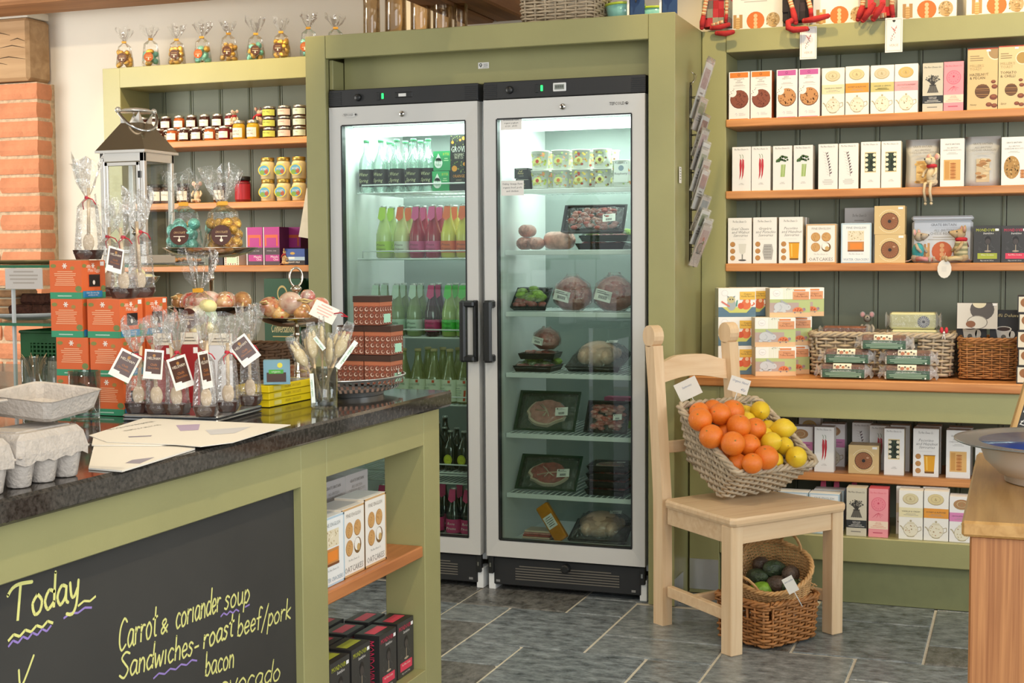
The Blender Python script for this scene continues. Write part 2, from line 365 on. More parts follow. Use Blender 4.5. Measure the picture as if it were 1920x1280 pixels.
for x0, x1, zz in ((-4.42, -4.3, 2.23), (-4.36, -4.22, 2.17), (-4.46, -4.32, 2.1), (-4.3, -4.22, 2.2), (-4.4, -4.22, 2.12)):
    b.tube([(x0, 5.159, zz), ((x0+x1)/2, 5.158, zz+.008), (x1, 5.159, zz-.006)], [.0006, .0022, .0006], mat('timber_crack', '#4b3725', .9), 5)
b.build('timber_pad', pier)
b = MB(); b.box(-4.9, 5.17, 2.303, -4.21, YB+.02, 2.335, PLASTER, .004); b.build('plaster_cap', pier)
b = MB(); b.box(-5.4, 4.9, 2.304, -2.5, 5.15, 2.52, OAKX, .012); struct('beam_wall', b)
# ceiling beam over the fridges, two timbers side by side
b = MB(); b.box(-2.15, 1.2, 2.16, -2.02, YB+.02, 2.42, OAK, .008); bm_ = struct('beam_ceiling', b)
b = MB(); b.box(-2.014, 1.2, 2.165, -1.885, YB+.02, 2.42, OAK, .008); b.build('beam_half', bm_)
# ================================================================== TALL SHELF UNITS
S1, S2, S3, SC = 1.71, 1.449, 1.184, .785
def boards(parent, xs, z0, z1, y=YB-.02):
    for x0, x1 in zip(xs, xs[1:]):
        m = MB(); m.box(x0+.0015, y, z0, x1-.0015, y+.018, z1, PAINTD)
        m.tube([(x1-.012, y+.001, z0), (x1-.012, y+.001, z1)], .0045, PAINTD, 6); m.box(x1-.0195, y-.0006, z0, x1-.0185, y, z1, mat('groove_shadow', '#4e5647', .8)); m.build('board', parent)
def bar(parent, name, x0, y0, z0, x1, y1, z1, m, c=.002): return MB().box(x0, y0, z0, x1, y1, z1, m, c).build(name, parent)
# right unit
ru = thing('shelf_unit', 'sage green wall shelf unit right of the fridges, stacked with biscuit boxes', 'shelves')
xs = [-1.11]+[P(x, 300, Y=YB-.02).x for x in (1426.7, 1499.6, 1574.5, 1649, 1728, 1809, 1889)]
while xs[-1] < .5: xs.append(xs[-1]+.162)
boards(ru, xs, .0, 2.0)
bar(ru, 'stile', -1.112, YF, SC, -1.022, YB, 2.034, PAINT)
bar(ru, 'cornice', -1.0215, YF-.004, 1.952, .66, YB, 2.034, PAINT)
for z in (S1, S2, S3): bar(ru, 'shelf', -1.0215, YF-.006, z-.028, .66, YB-.02, z, SHELF, .003)
bar(ru, 'counter_shelf', -1.108, 4.842, SC-.033, .66, YB-.02, SC, SHELF, .004)
bar(ru, 'rail', -1.0, 4.862, .648, .66, 4.89, SC-.034, PAINT)
bar(ru, 'lower_stile', -1.108, 4.862, 0, -1.0, 4.892, SC-.034, PAINT)
S5 = P(1511, 885, Y=4.96).z; S6 = P(1418, 995, Y=4.865).z
bar(ru, 'shelf', -1.0, 4.96, S5-.028, .66, YB-.02, S5, SHELF, .003)
bar(ru, 'bottom_board', -1.0, 4.862, .15, .66, YB-.02, S6, PAINT, .003)
bar(ru, 'plinth', -1.0, 4.892, 0, .66, 4.91, .149, mat('plinth_paint', '#7d8058', .5, vary=.05))
bar(ru, 'kick_plate', -1.106, 4.858, .015, -1.001, 4.8605, .125, STEEL, 0)
# left unit
lu = thing('shelf_unit', 'sage green wall shelf unit left of the fridges, holding jars', 'shelves')
xs = [-3.72]+[P(x, 230, Y=YB-.02).x for x in (311.7, 363, 418, 473, 530)]
xs.append(-2.53); xs = [xs[0], xs[0]+.12]+xs[1:] if xs[1]-xs[0] > .2 else xs
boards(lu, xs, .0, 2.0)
bar(lu, 'stile', -3.742, YF, 0, -3.652, YB, 2.034, PAINT)
bar(lu, 'cornice', -3.6515, YF-.004, 1.948, -2.522, YB, 2.034, PAINT)
for z in (S1, S2, S3): bar(lu, 'shelf', -3.6515, YF-.006, z-.027, -2.522, YB-.02, z, SHELF, .003)
bar(lu, 'counter_shelf', -3.6515, 4.86, SC-.033, -2.522, YB-.02, SC, SHELF, .004)
bar(lu, 'rail', -3.65, 4.88, .3, -2.522, 4.9, SC-.034, PAINT)
# fridge surround
SY = 4.64; ZT = 2.037
su = thing('fridge_surround', 'sage green painted wooden surround framing the two fridges', 'cabinet')
bar(su, 'stile', -2.52, SY, 0, -2.437, SY+.03, ZT, PAINT); bar(su, 'stile', -1.203, SY, 0, -1.11, SY+.03, ZT, PAINT)
bar(su, 'top_rail', -2.436, SY+.001, 1.952, -1.204, SY+.03, ZT, PAINT)
bar(su, 'recessed_panel', -2.42, SY+.12, 1.845, -1.204, SY+.138, 1.97, PAINT)
bar(su, 'side_panel', -2.518, SY+.031, 0, -2.5, YB, ZT, PAINT); bar(su, 'side_panel', -1.132, SY+.031, 0, -1.114, YB, ZT, PAINT)
bar(su, 'edge_strip', -2.437, SY+.031, 1.84, -2.421, SY+.12, 1.95, PAINT)
bar(su, 'top_board', -2.5, SY+.031, ZT-.02, -1.133, YB, ZT-.002, PAINT)
bar(su, 'kick_plate', -1.1135, SY+.002, .0, -1.1085, SY+.13, .095, STEEL, 0)
q = P(903, 123, Y=SY+.12)
m = MB(); m.box(-.021, -.0015, -.011, .021, 0, .011, CARD); m.frame((0, -.0015, 0), (1, 0, 0), (0, 0, 1))
m.disc(-.011, .002, .006, ink('#222222')); m.disc(-.011, .002, .0035, ink('#efece5'), 2); m.line([(-.0105, .003), (-.0105, -.008)], .002, ink('#222222'), 3)
for i in range(3): m.rect(0, .004-.004*i, .017, .0055-.004*i, ink('#555555'))
m.line([(-.004, -.008), (.017, -.008)], .001, ink('#222222')); m.build('maker_plate', su, (q.x+.008, q.y, q.z))
m = MB(); m.box(0, -.016, -.028, .001, .016, .028, CARD); m.frame((.001, 0, 0), (0, 1, 0), (0, 0, 1))
for i in range(5): m.rect(-.009, .02-.009*i, .009, .023-.009*i, ink('#8b8b88'))
q = P(1275, 328, X=-1.11); tag(m.build('paper_label', None, (-1.1095, q.y, q.z)), 'small white paper label stuck on the side of the fridge surround', 'label')

# ================================================================== FRIDGES
LED = mat('fridge_led', '#f4fbff', .5, emit=5)
def fridge(x0, label, left):
    W = .596; f = thing('display_fridge', label, 'fridge', (x0, 4.655, 0), group='glass door display fridges')
    z0, z1 = .127, 1.772
    # cabinet shell (open front), liner
    m = MB(); t = .035
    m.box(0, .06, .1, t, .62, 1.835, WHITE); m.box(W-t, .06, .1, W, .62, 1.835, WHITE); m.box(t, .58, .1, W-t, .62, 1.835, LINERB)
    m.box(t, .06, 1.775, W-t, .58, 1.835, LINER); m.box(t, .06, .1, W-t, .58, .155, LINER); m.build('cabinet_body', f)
    # header
    m = MB(); m.box(0, .002, 1.775, W, .06, 1.836, DARKP, .002)
    for i in range(7):
        z = 1.782+i*.007
        m.box(0, 0, z, .05, .003, z+.0035, BLACKP); m.box(W-.05, 0, z, W, .003, z+.0035, BLACKP)
    m.build('control_panel', f)
    m = MB(); kx = .12 if left else .1
    m.T = Matrix.Translation((kx, .002, 1.805)) @ Matrix.Rotation(pi/2, 4, 'X'); m.lathe([(.014, 0), (.013, .008), (.011, .01)], BLACKP, 14); m.T = None; m.build('dial', f)
    sx = .205 if left else .205
    m = MB(); m.box(sx-.009, -.001, 1.791, sx+.003, .004, 1.82, BLACKP, .001); m.build('rocker_switch', f)
    m = MB(); m.box(sx+.011, -.001, 1.796, sx+.019, .004, 1.816, mat('green_indicator', '#1fd35a', .4, emit=2.2), .001); m.build('indicator_lamp', f)
    if left:
        m = MB(); m.box(.27, 0, 1.797, .34, .004, 1.817, BLACKP, .002); m.box(.285, -.0005, 1.801, .315, 0, 1.812, ink('#e8e8e4')); m.build('badge', f)
    else:
        m = MB(); m.box(.262, -.001, 1.792, .31, .004, 1.822, WHITE, .002); m.box(.268, -.0016, 1.798, .304, -.001, 1.816, ink('#8d948c'))
        m.frame((.286, -.0016, 1.8), (1, 0, 0), (0, 0, 1)); m.text('8888', 0, .0025, .011, ink('#2e332f'), 1); m.build('thermostat_display', f)
    # door: four mitred rails
    fw_, ft, fb = .05, .068, .062
    m = MB()
    A = [(0, z0), (W-.002, z0), (W-.002, z1), (0, z1)]; B = [(fw_, z0+fb), (W-.002-fw_, z0+fb), (W-.002-fw_, z1-ft), (fw_, z1-ft)]
    for i in range(4):
        j = (i+1) % 4; a, b_, c, d = A[i], A[j], B[j], B[i]
        m.add([(a[0], 0, a[1]), (b_[0], 0, b_[1]), (c[0], 0.004, c[1]), (d[0], .004, d[1]), (a[0], .05, a[1]), (b_[0], .05, b_[1]), (c[0], .05, c[1]), (d[0], .05, d[1])],
              [(0, 1, 2, 3), (4, 7, 6, 5), (0, 4, 5, 1), (3, 2, 6, 7), (1, 5, 6, 2), (0, 3, 7, 4)], DOOR)
    m.frame((0, 0, 0), (1, 0, 0), (0, 0, 1))
    for a, b_ in zip(A, B): pass
    dr = m.build('door', f)
    m = MB()
    for x_ in (fw_-.004, W-fw_-.003): m.box(x_, .002, z0+fb, x_+.005, .03, z1-ft, BLACKP)
    m.box(fw_, .002, z0+fb-.003, W-fw_, .03, z0+fb+.002, BLACKP); m.box(fw_, .002, z1-ft-.002, W-fw_, .03, z1-ft+.003, BLACKP)
    m.build('gasket', dr)
    m = MB(); m.add([(fw_, .012, z0+fb), (W-fw_, .012, z0+fb), (W-fw_, .012, z1-ft), (fw_, .012, z1-ft)], [(0, 1, 2, 3)], GLASS); m.build('glass_pane', dr)
    m = MB(); hx = W-.026 if left else .026
    if left:
        m.box(W-.06, -.052, .836, W-.036, -.034, 1.059, BLACKP, .007); m.box(W-.014, -.032, .836, W-.003, -.001, 1.059, BLACKP, .003)
        for zz in (.837, 1.034): m.box(W-.059, -.05, zz, W-.004, -.001, zz+.024, BLACKP, .006)
    for zz in () if left else (.85, 1.045): m.box(hx-.016, -.04, zz-.014, hx+.016, .001, zz+.014, BLACKP, .005)
    if not left: m.box(hx-.016, -.052, .836, hx+.016, -.034, 1.059, BLACKP, .007)
    m.build('handle', dr)
    m = MB(); m.T = Matrix.Translation((W*.5, 0, z1-.034)) @ Matrix.Rotation(pi/2, 4, 'X'); m.lathe([(.011, 0), (.011, .003), (.008, .006), (0, .006)], CHROME, 14); m.lathe([(.004, .006), (.004, .0065), (0, .0066)], BLACKP, 8); m.build('lock', dr)
    m = MB(); m.frame((0, 0, 0), (1, 0, 0), (0, 0, 1))
    if left:
        m.disc(.085, z1-.03, .031, CHROME, 1, .009); m.text('TEFCOLD', .08, z1-.033, .008, ink('#4a4a48'), 2, maxw=.04); m.disc(.11, z1-.029, .004, ink('#4a4a48'), 3)
    else:
        m.text('TEFCOLD', .495, z1-.036, .0105, ink('#333333'), 1, maxw=.055); m.disc(.53, z1-.031, .005, ink('#333333'), 1); m.disc(.531, z1-.03, .002, ink('#cccccc'), 2)
    m.build('badge', dr)
    # base
    m = MB(); m.box(.02, .018, .02, W-.02, .05, .12, DARKP, .003)
    for i in range(6):
        z = .043+i*.0095; x_ = .12 if i == 5 else .105
        m.box(x_, .0165, z, W-.1-(x_-.105)*2, .0185, z+.0035, mat('vent_slot', '#6f6a60', .6)); 
    if not left:
        m.T = Matrix.Translation((.3, .017, .098)) @ Matrix.Rotation(pi/2, 4, 'X'); m.lathe([(.018, 0), (.016, .02), (.012, .024), (0, .024)], BLACKP, 8, False); m.T = None
    m.box(.03, .0165, .03, .045, .0185, .038, ink('#8a8a88')); m.box(W-.055, .0165, .03, W-.04, .0185, .038, ink('#8a8a88')); m.build('base_grille', f)
    for x_ in (0, W-.026):
        m = MB(); m.box(x_, .02, .0, x_+.026, .1, .075, WHITE, .002); m.build('foot', f)
        m = MB(); m.box(x_+.002, .008, .06, x_+.022, .03, .125, BLACKP, .003); m.box(x_+.008, .0065, .085, x_+.014, .0085, .1, CHROME); m.build('hinge', f)
    # lamp along the top of the chamber and its light
    m = MB(); m.box(.06, .07, 1.664, W-.06, .095, 1.7, LED, .004); m.box(.06, .075, 1.701, W-.06, .09, 1.774, LINER); m.build('lamp_tube', f)
    l = bpy.data.lights.new('fridge_lamp', 'AREA'); l.shape = 'RECTANGLE'; l.size = .4; l.size_y = .3; l.energy = 5.5; l.color = (.93, .99, 1)
    o = bpy.data.objects.new('fridge_lamp', l); COL.objects.link(o); o.location = (x0+W/2, 4.655+.27, 1.7)
    return f
FL = fridge(-2.431, 'left display fridge behind the counter, full of bottled drinks', True)
FR = fridge(-1.813, 'right display fridge beside the chair, full of meat packs and yoghurt pots', False)
def wire_shelf(f, z, rail=True):
    m = MB(); w0, w1 = .05, .546; y0, y1 = .125, .55
    if rail:
        m.tube([(w0+.02, y0, z+.002), (w0+.02, y0, z+.028), (w1-.02, y0, z+.028), (w1-.02, y0, z+.002)], .0028, WIRE, 6)
    for y in (y0, y1, .33): m.tube([(w0, y, z-.003), (w1, y, z-.003)], .003, WIRE, 5)
    for i in range(26): x = w0+(w1-w0)*i/25; m.tube([(x, y0-.002, z-.001), (x, y1, z-.001)], .0016, WIRE, 4)
    m.build('wire_shelf', f)
def rail_shelf(f, z):
    m = MB(); w0, w1 = .04, .556; m.box(w0, .105, z-.018, w1, .112, z-.001, WHITE, .001)
    for i in range(24): x = w0+.005+(w1-w0-.01)*i/23; m.tube([(x, .11, z-.003), (x, .56, z-.003)], .0018, WIRE, 4)
    m.build('shelf', f)
YL = 4.655+.125; YR = 4.655+.107
LZ = [P(870, y, Y=YL).z for y in (357, 484, 633, 759, 886, 906)]
RZ = [P(1080, y, Y=YR).z for y in (352, 468, 585, 701, 816, 930)]
for i, z in enumerate(LZ): wire_shelf(FL, z)
for z in RZ: rail_shelf(FR, z)
# ================================================================== CARTONS
def carton(w, h, d, base, draw, side=None, top=None, rough=.45):
    m = MB(); B = ink(base, rough); S = ink(side, rough) if side else B; T = ink(top, rough) if top else B
    x, y = w/2, d/2; v = [(-x, -y, 0), (x, -y, 0), (x, y, 0), (-x, y, 0), (-x, -y, h), (x, -y, h), (x, y, h), (-x, y, h)]
    m.add(v, [(0, 1, 5, 4)], B); m.add(v, [(1, 2, 6, 5), (3, 0, 4, 7), (2, 3, 7, 6)], S); m.add(v, [(4, 5, 6, 7), (3, 2, 1, 0)], T)
    # tuck flap edge on the lid
    m.box(-x*.97, -y*.985, h, x*.97, y*.97, h+.0006, T)
    m.frame((-x, -y, 0), (1, 0, 0), (0, 0, 1)); m.clip = (w, h); draw(m, w, h); m.clip = None; return m
BRAND = 'The Fine Cheese Co.'
def greek(m, x0, x1, y, n, lh, col, al='c', seed=1):
    r = random.Random(seed); c = ink(col)
    for i in range(n):
        wd = (x1-x0)*r.uniform(.6, 1); yy = y-i*lh
        a = (x0+x1)/2-wd/2 if al == 'c' else x0
        m.rect(a, yy, a+wd, yy+lh*.42, c, 1)
def script(m, w, h, y=.93, col='#6f6a64', k=.78): m.text(BRAND, w/2-w*.02, h*y, w*.085, ink(col), 2, maxw=w*k, shear=.25)
def biscuit(m, x, y, r, col, dark, n=9, ly=1):
    m.disc(x, y, r, ink(dark), ly); m.disc(x, y+r*.04, r*.94, ink(col), ly+1)
    rr = random.Random(int(x*9999)+n)
    for i in range(n): a = rr.uniform(0, 6.28); q = r*math.sqrt(rr.random())*.8; m.disc(x+q*cos(a), y+q*sin(a), r*.075, ink(dark), ly+2, n=6)
def d_bitten(col, dark, bc, lines):
    def f(m, w, h):
        m.rect(w*.05, h*.875, w*.92, h*.985, ink(bc)); m.disc(w*.48, h*.935, w*.06, ink('#7a4520' if bc != '#c65fa0' else '#8a3f74'), 2); m.disc(w*.48, h*.935, w*.04, ink(bc), 3)
        for i, t in enumerate(lines): m.text(t, w*.48, h*(.835-.036*i), h*.026, ink('#77706c'), 2, maxw=w*.7)
        greek(m, w*.2, w*.8, h*.72, 2, h*.022, '#b9b2ac'); m.line([(w*.2, h*.66), (w*.8, h*.66)], h*.003, ink('#999999'))
        biscuit(m, w*.5, h*.42, w*.44, col, dark, 26); m.disc(w*.17, h*.56, w*.2, ink('#efece6'), 4)
        for a, b_ in ((.1, .585), (.2, .61), (.24, .635), (.13, .55), (.05, .53)): m.disc(w*a, h*b_, w*.02, ink(dark), 5, n=6)
        m.line([(w*.3, h*.1), (w*.36, h*.13), (w*.4, h*.1), (w*.36, h*.07)], h*.005, ink('#a99fb4')); greek(m, w*.48, w*.82, h*.12, 3, h*.022, '#cfcac6', 'l')
        m.rect(w*.05, 0, w*.92, h*.012, ink(bc))
    return f
def teapot(m, x, y, r, seed):
    c = ink('#e9e2cc'); o = ink('#b9ad8d'); rr = random.Random(seed)
    m.line([(x-r*1.0, y-r*.1), (x-r*1.25, y+r*.35), (x-r*1.5, y+r*.5)], r*.16, o, 1); m.line([(x+r*.9, y+r*.35), (x+r*1.4, y+r*.5), (x+r*1.45, y), (x+r*.95, y-r*.3)], r*.1, o, 1)
    m.disc(x, y, r*1.03, o, 2); m.disc(x, y, r*.97, c, 3); m.disc(x, y-r*.92, r*.55, o, 1, r*.18)
    m.poly([(x-r*.62, y+r*.8), (x+r*.62, y+r*.8), (x+r*.4, y+r*1.12), (x-r*.4, y+r*1.12)], ink('#ded5ba'), 4); m.disc(x, y+r*1.28, r*.16, o, 4, n=8)
    for i in range(12): a = rr.uniform(0, 6.28); q = r*.8*math.sqrt(rr.random()); m.disc(x+q*cos(a), y+q*sin(a), r*.09, ink(rr.choice(('#c9b98f', '#b98a62', '#d8cba5'))), 4, n=6)
def d_teapot(band, title, bc, seed):
    def f(m, w, h):
        biscuit(m, w*.5, h*.835, 1, bc, '#a08a60', 0) if False else None
        m.disc(w*.48, h*.83, w*.33, ink('#b09a70'), 1, h*.115); m.disc(w*.48, h*.836, w*.315, ink(bc), 2, h*.107)
        m.disc(w*.48, h*.836, w*.2, ink('#cbb78c'), 3, h*.07); m.disc(w*.48, h*.836, w*.17, ink(bc), 4, h*.06); m.text('&', w*.48, h*.805, h*.06, ink('#a58f63'), 5)
        m.rect(0, h*.455, w, h*.65, ink(band)); m.text(title, w*.5, h*.56, h*.03, ink('#4a4540'), 2, maxw=w*.8); greek(m, w*.18, w*.82, h*.52, 2, h*.025, '#9b9288')
        teapot(m, w*.5, h*.2, w*.3, seed)
    return f
def d_charcoal(bg, pink):
    def f(m, w, h):
        ic = '#33312e' if not pink else '#c9495f'; script(m, w, h, .9, '#4d4a45' if not pink else '#d9586c', .85)
        rr = random.Random(3)
        if not pink:
            for i in range(46):
                a = radians(rr.uniform(20, 160)); q = w*rr.uniform(.18, .42); x, y = w*.5+q*cos(a)*.95, h*.6+q*sin(a)*.95
                m.line([(w*.5+rr.uniform(-.08, .08)*w, h*.55), (x, y)], w*.012, ink(ic), 1); m.disc(x, y, w*.028, ink(ic), 1, n=6)
            m.poly([(w*.36, h*.54), (w*.64, h*.54), (w*.78, h*.39), (w*.22, h*.39)], ink('#6b675f'), 2)
            for i in range(6): m.line([(w*(.38+.05*i), h*.54), (w*(.26+.1*i), h*.385)], w*.016, ink(ic), 3)
            m.rect(w*.34, h*.535, w*.66, h*.555, ink(ic), 3)
        else:
            m.disc(w*.5, h*.68, w*.37, ink('#e0607a'), 1); m.disc(w*.5, h*.68, w*.345, ink('#ee8a98'), 2); m.disc(w*.5, h*.7, w*.05, ink('#d04a64'), 3)
            for i in range(12): m.disc(w*.5+w*.24*cos(i*.52), h*.68+w*.24*sin(i*.52), w*.02, ink('#d04a64'), 3, n=6)
            for i in range(9): m.line([(w*.5, h*.5), (w*(.2+.07*i), h*(.4+.03*(i % 3)))], w*.014, ink('#d04a64'), 1)
        m.rect(0, h*.17, w, h*.33, ink('#2e3134' if not pink else '#f4dcc4')); tc = '#e9e6df' if not pink else '#d98a78'
        m.text('CHARCOAL' if not pink else 'WATER', w*.5, h*.285, h*.022, ink(tc), 2); m.text('CRACKERS', w*.5, h*.258, h*.022, ink(tc), 2); greek(m, w*.08, w*.92, h*.225, 2, h*.03, tc)
        greek(m, w*.1, w*.85, h*.08, 1, h*.05, '#8b867c' if not pink else '#c9566c')
    return f
def d_miller(title, photo):
    def f(m, w, h):
        m.disc(w*.92, h*.93 if photo else h*.8, w*.27, ink('#e9dcc0'), 1); m.disc(w*.92, h*.93 if photo else h*.8, w*.23, ink('#a98a5e' if photo else '#b08d4c'), 2)
        greek(m, w*.08, w*.55, h*.87, 3, h*.035, '#9c8660', 'l')
        for i, t in enumerate(("MILLER'S", 'TOAST')): m.text(t, w*.08, h*(.70-.055*i), h*.042, ink('#b5a070'), 3, 'l')
        for i, t in enumerate(title): m.text(t, w*.08, h*(.555-.055*i), h*.042, ink('#6a5a38'), 3, 'l', maxw=w*.62)
        m.disc(w*.5, h*.3, w*.25, ink('#5e3e26'), 1)
        for i in range(7): yy = h*.3+w*(-.19+.065*i); hw = math.sqrt(max(0, .25**2-(-.19+.065*i)**2))*w*.92; m.rect(w*.5-hw, yy, w*.5+hw, yy+w*.028, ink(('#8e6238', '#a97a48', '#6f4a2a')[i % 3]), 2)
        rr = random.Random(len(title[0]))
        for x, y, r in ((.86, .45, .08), (.93, .37, .1), (.9, .2, .13), (.72, .08, .1), (.95, .06, .1)): m.disc(w*min(x, 1-r), h*y, w*r, ink('#7a3f2c'), 3, w*r*.75); m.disc(w*min(x, 1-r), h*y+w*r*.2, w*r*.6, ink('#9c5a3c'), 4, w*r*.35)
        m.text('Nutty' if photo else 'Spicy', w*.1, h*.07, h*.03, ink('#7d6a45'), 3, 'l', shear=.25); m.rect(w*.62, h*.945, w*.76, h*.975, ink('#f6f4f0'), 4)
        m.rect(0, h*.985, w, h, ink('#b0442c'), 3)
    return f
def d_chilli(m, w, h):
    script(m, w, h)
    for dx in (0, .13):
        m.poly([(w*(.42+dx), h*.74), (w*(.5+dx), h*.70), (w*(.515+dx), h*.55), (w*(.47+dx), h*.36), (w*(.38+dx), h*.25), (w*(.41+dx), h*.4), (w*(.39+dx), h*.6)], ink('#c11f2e'), 1+int(dx > 0)); m.poly([(w*(.45+dx), h*.72), (w*(.47+dx), h*.71), (w*(.46+dx), h*.45)], ink('#e0606a'), 3)
        m.line([(w*(.46+dx), h*.74), (w*(.45+dx), h*.8), (w*(.40+dx), h*.83)], w*.02, ink('#5c7a34'), 3)
    m.text('CHILLI', w*.5, h*.165, h*.018, ink('#a8a39d'), 2); m.text('CRACKERS', w*.5, h*.14, h*.018, ink('#a8a39d'), 2)
def d_celery(m, w, h):
    script(m, w, h); rr = random.Random(2)
    for i in range(5): m.poly([(w*(.4+.045*i), h*.3), (w*(.44+.045*i), h*.3), (w*(.47+.05*i), h*.58), (w*(.43+.05*i), h*.58)], ink(('#a9c26a', '#8fb050', '#bccf85')[i % 3]), 1)
    for i in range(30): a = rr.uniform(-.3, 3.4); q = w*rr.uniform(.02, .28); m.disc(w*.52+q*cos(a)*1.2, h*.66+q*sin(a)*.9, w*.055, ink(rr.choice(('#3d5c2c', '#4f7236', '#2f4a24'))), 2+i % 3, n=6)
    m.text('CELERY', w*.5, h*.165, h*.018, ink('#a8a39d'), 2); m.text('CRACKERS', w*.5, h*.14, h*.018, ink('#a8a39d'), 2)
def d_olive(m, w, h):
    script(m, w, h); m.line([(w*.38, h*.82), (w*.55, h*.55), (w*.6, h*.28)], w*.02, ink('#6f5a4c'), 1)
    for i in range(17):
        t = i/16; x, y = w*(.38+.22*t), h*(.8-.5*t); sgn = 1 if i % 2 else -1; a = radians(50 if sgn > 0 else 150); l = w*.2
        x2, y2 = x+l*cos(a), y+l*sin(a)*.9; m.poly([(x, y), ((x+x2)/2+w*.03, (y+y2)/2-w*.02), (x2, y2), ((x+x2)/2-w*.03, (y+y2)/2+w*.02)], ink(('#5a3440', '#6b5a58', '#473038')[i % 3]), 2)
    greek(m, w*.2, w*.8, h*.2, 4, h*.032, '#c4c0ba')
def d_mush(m, w, h):
    script(m, w, h); m.rect(w*.2, h*.34, w*.78, h*.78, ink('#e6cf9a'), 1); m.rect(w*.23, h*.36, w*.75, h*.76, ink('#2c3a2c'), 2)
    for i in range(4):
        for x in (.29, .69): m.disc(w*x, h*(.4+.105*i), w*.085, ink('#efe6c8'), 3, n=10)
    rr = random.Random(1)
    for i in range(12): m.line([(w*rr.uniform(.4, .6), h*rr.uniform(.38, .5)), (w*rr.uniform(.4, .6), h*rr.uniform(.6, .74))], w*.02, ink(rr.choice(('#47603c', '#1d281d'))), 3)
    m.text('CHIVE', w*.5, h*.165, h*.018, ink('#a8a39d'), 2); m.text('CRACKERS', w*.5, h*.14, h*.018, ink('#a8a39d'), 2)
def gb(m, w, h, y, l2, k=.7, col='#77736d'):
    m.text('GRATE BRITAIN', w*.5, h*y, w*.062, ink(col), 2, maxw=w*k); m.text('ALL-BRITISH', w*.5, h*(y-.075), w*.06, ink('#9a958e'), 2, shear=.2, maxw=w*.55)
    m.text(l2, w*.5, h*(y-.125), w*.06, ink('#9a958e'), 2, maxw=w*.8); greek(m, w*.25, w*.75, h*(y-.17), 2, h*.025, '#c4c0b8')
def d_ched(kind):
    def f(m, w, h):
        gb(m, w, h, .87, 'CHEDDAR BISCUITS')
        if kind == 0:
            m.rect(w*.15, h*.13, w*.85, h*.56, ink('#e2b46e'), 1); m.rect(w*.2, h*.16, w*.38, h*.53, ink('#d19a50'), 2)
            for i in range(9): m.disc(w*.54, h*(.18+.037*i), w*.13, ink(('#b97438', '#d08f4e')[i % 2]), 3, h*.018, n=10)
        else:
            rr = random.Random(5); m.disc(w*.42, h*.37, w*.32, ink('#b98c4a'), 1, h*.24)
            for i in range(40): a = rr.uniform(0, 6.3); q = math.sqrt(rr.random()); m.disc(w*.42+w*.29*q*cos(a), h*.37+h*.22*q*sin(a), w*.035, ink(rr.choice(('#8f6a34', '#d9b677', '#a77c40'))), 2, n=6)
            for i in range(5): m.disc(w*.85, h*(.16+.035*i), w*.1, ink(('#b97438', '#d08f4e')[i % 2]), 3, h*.018, n=10)
    return f
def d_savoury(t, kind):
    def f(m, w, h):
        script(m, w, h, .9, '#6f6a64', .6); m.text(t[0], w*.5, h*.735, h*.058, ink('#8f8a86'), 2, maxw=w*.74, shear=.3)
        for i, s in enumerate(t[1:]): m.text(s, w*.53, h*(.66-.07*i), h*.058, ink('#8f8a86'), 2, maxw=w*.84, shear=.3)
        m.line([(w*.25, h*.53), (w*.75, h*.53)], h*.003, ink('#b8b3ad'))
        for i in range(3): biscuit(m, w*.2, h*(.12+.15*i), w*.11, '#c08a4e', '#94622f', 5)
        if kind == 0: m.poly([(w*.45, h*.43), (w*.78, h*.43), (w*.74, h*.24), (w*.64, h*.2), (w*.58, h*.2), (w*.49, h*.24)], ink('#dcd9cf'), 1); m.rect(w*.585, h*.08, w*.635, h*.2, ink('#8b8984'), 2); m.disc(w*.61, h*.07, w*.17, ink('#55534f'), 1, h*.02)
        elif kind == 1: m.poly([(w*.46, h*.42), (w*.8, h*.42), (w*.86, h*.28), (w*.8, h*.08), (w*.48, h*.08), (w*.4, h*.25)], ink('#b3b1ad'), 1); [m.disc(w*(.5+.06*(i % 5)), h*(.13+.06*(i//5)), w*.025, ink('#8f8d89'), 2, n=6) for i in range(25)]
        else: m.poly([(w*.42, h*.45), (w*.86, h*.45), (w*.82, h*.08), (w*.46, h*.08)], ink('#e2a11e'), 1); m.rect(w*.41, h*.44, w*.87, h*.455, ink('#8a5a20'), 2); m.poly([(w*.45, h*.11), (w*.83, h*.11), (w*.82, h*.07), (w*.46, h*.07)], ink('#7a5220'), 2); m.poly([(w*.5, h*.42), (w*.56, h*.42), (w*.57, h*.14), (w*.53, h*.14)], ink('#f2c860'), 2)
    return f
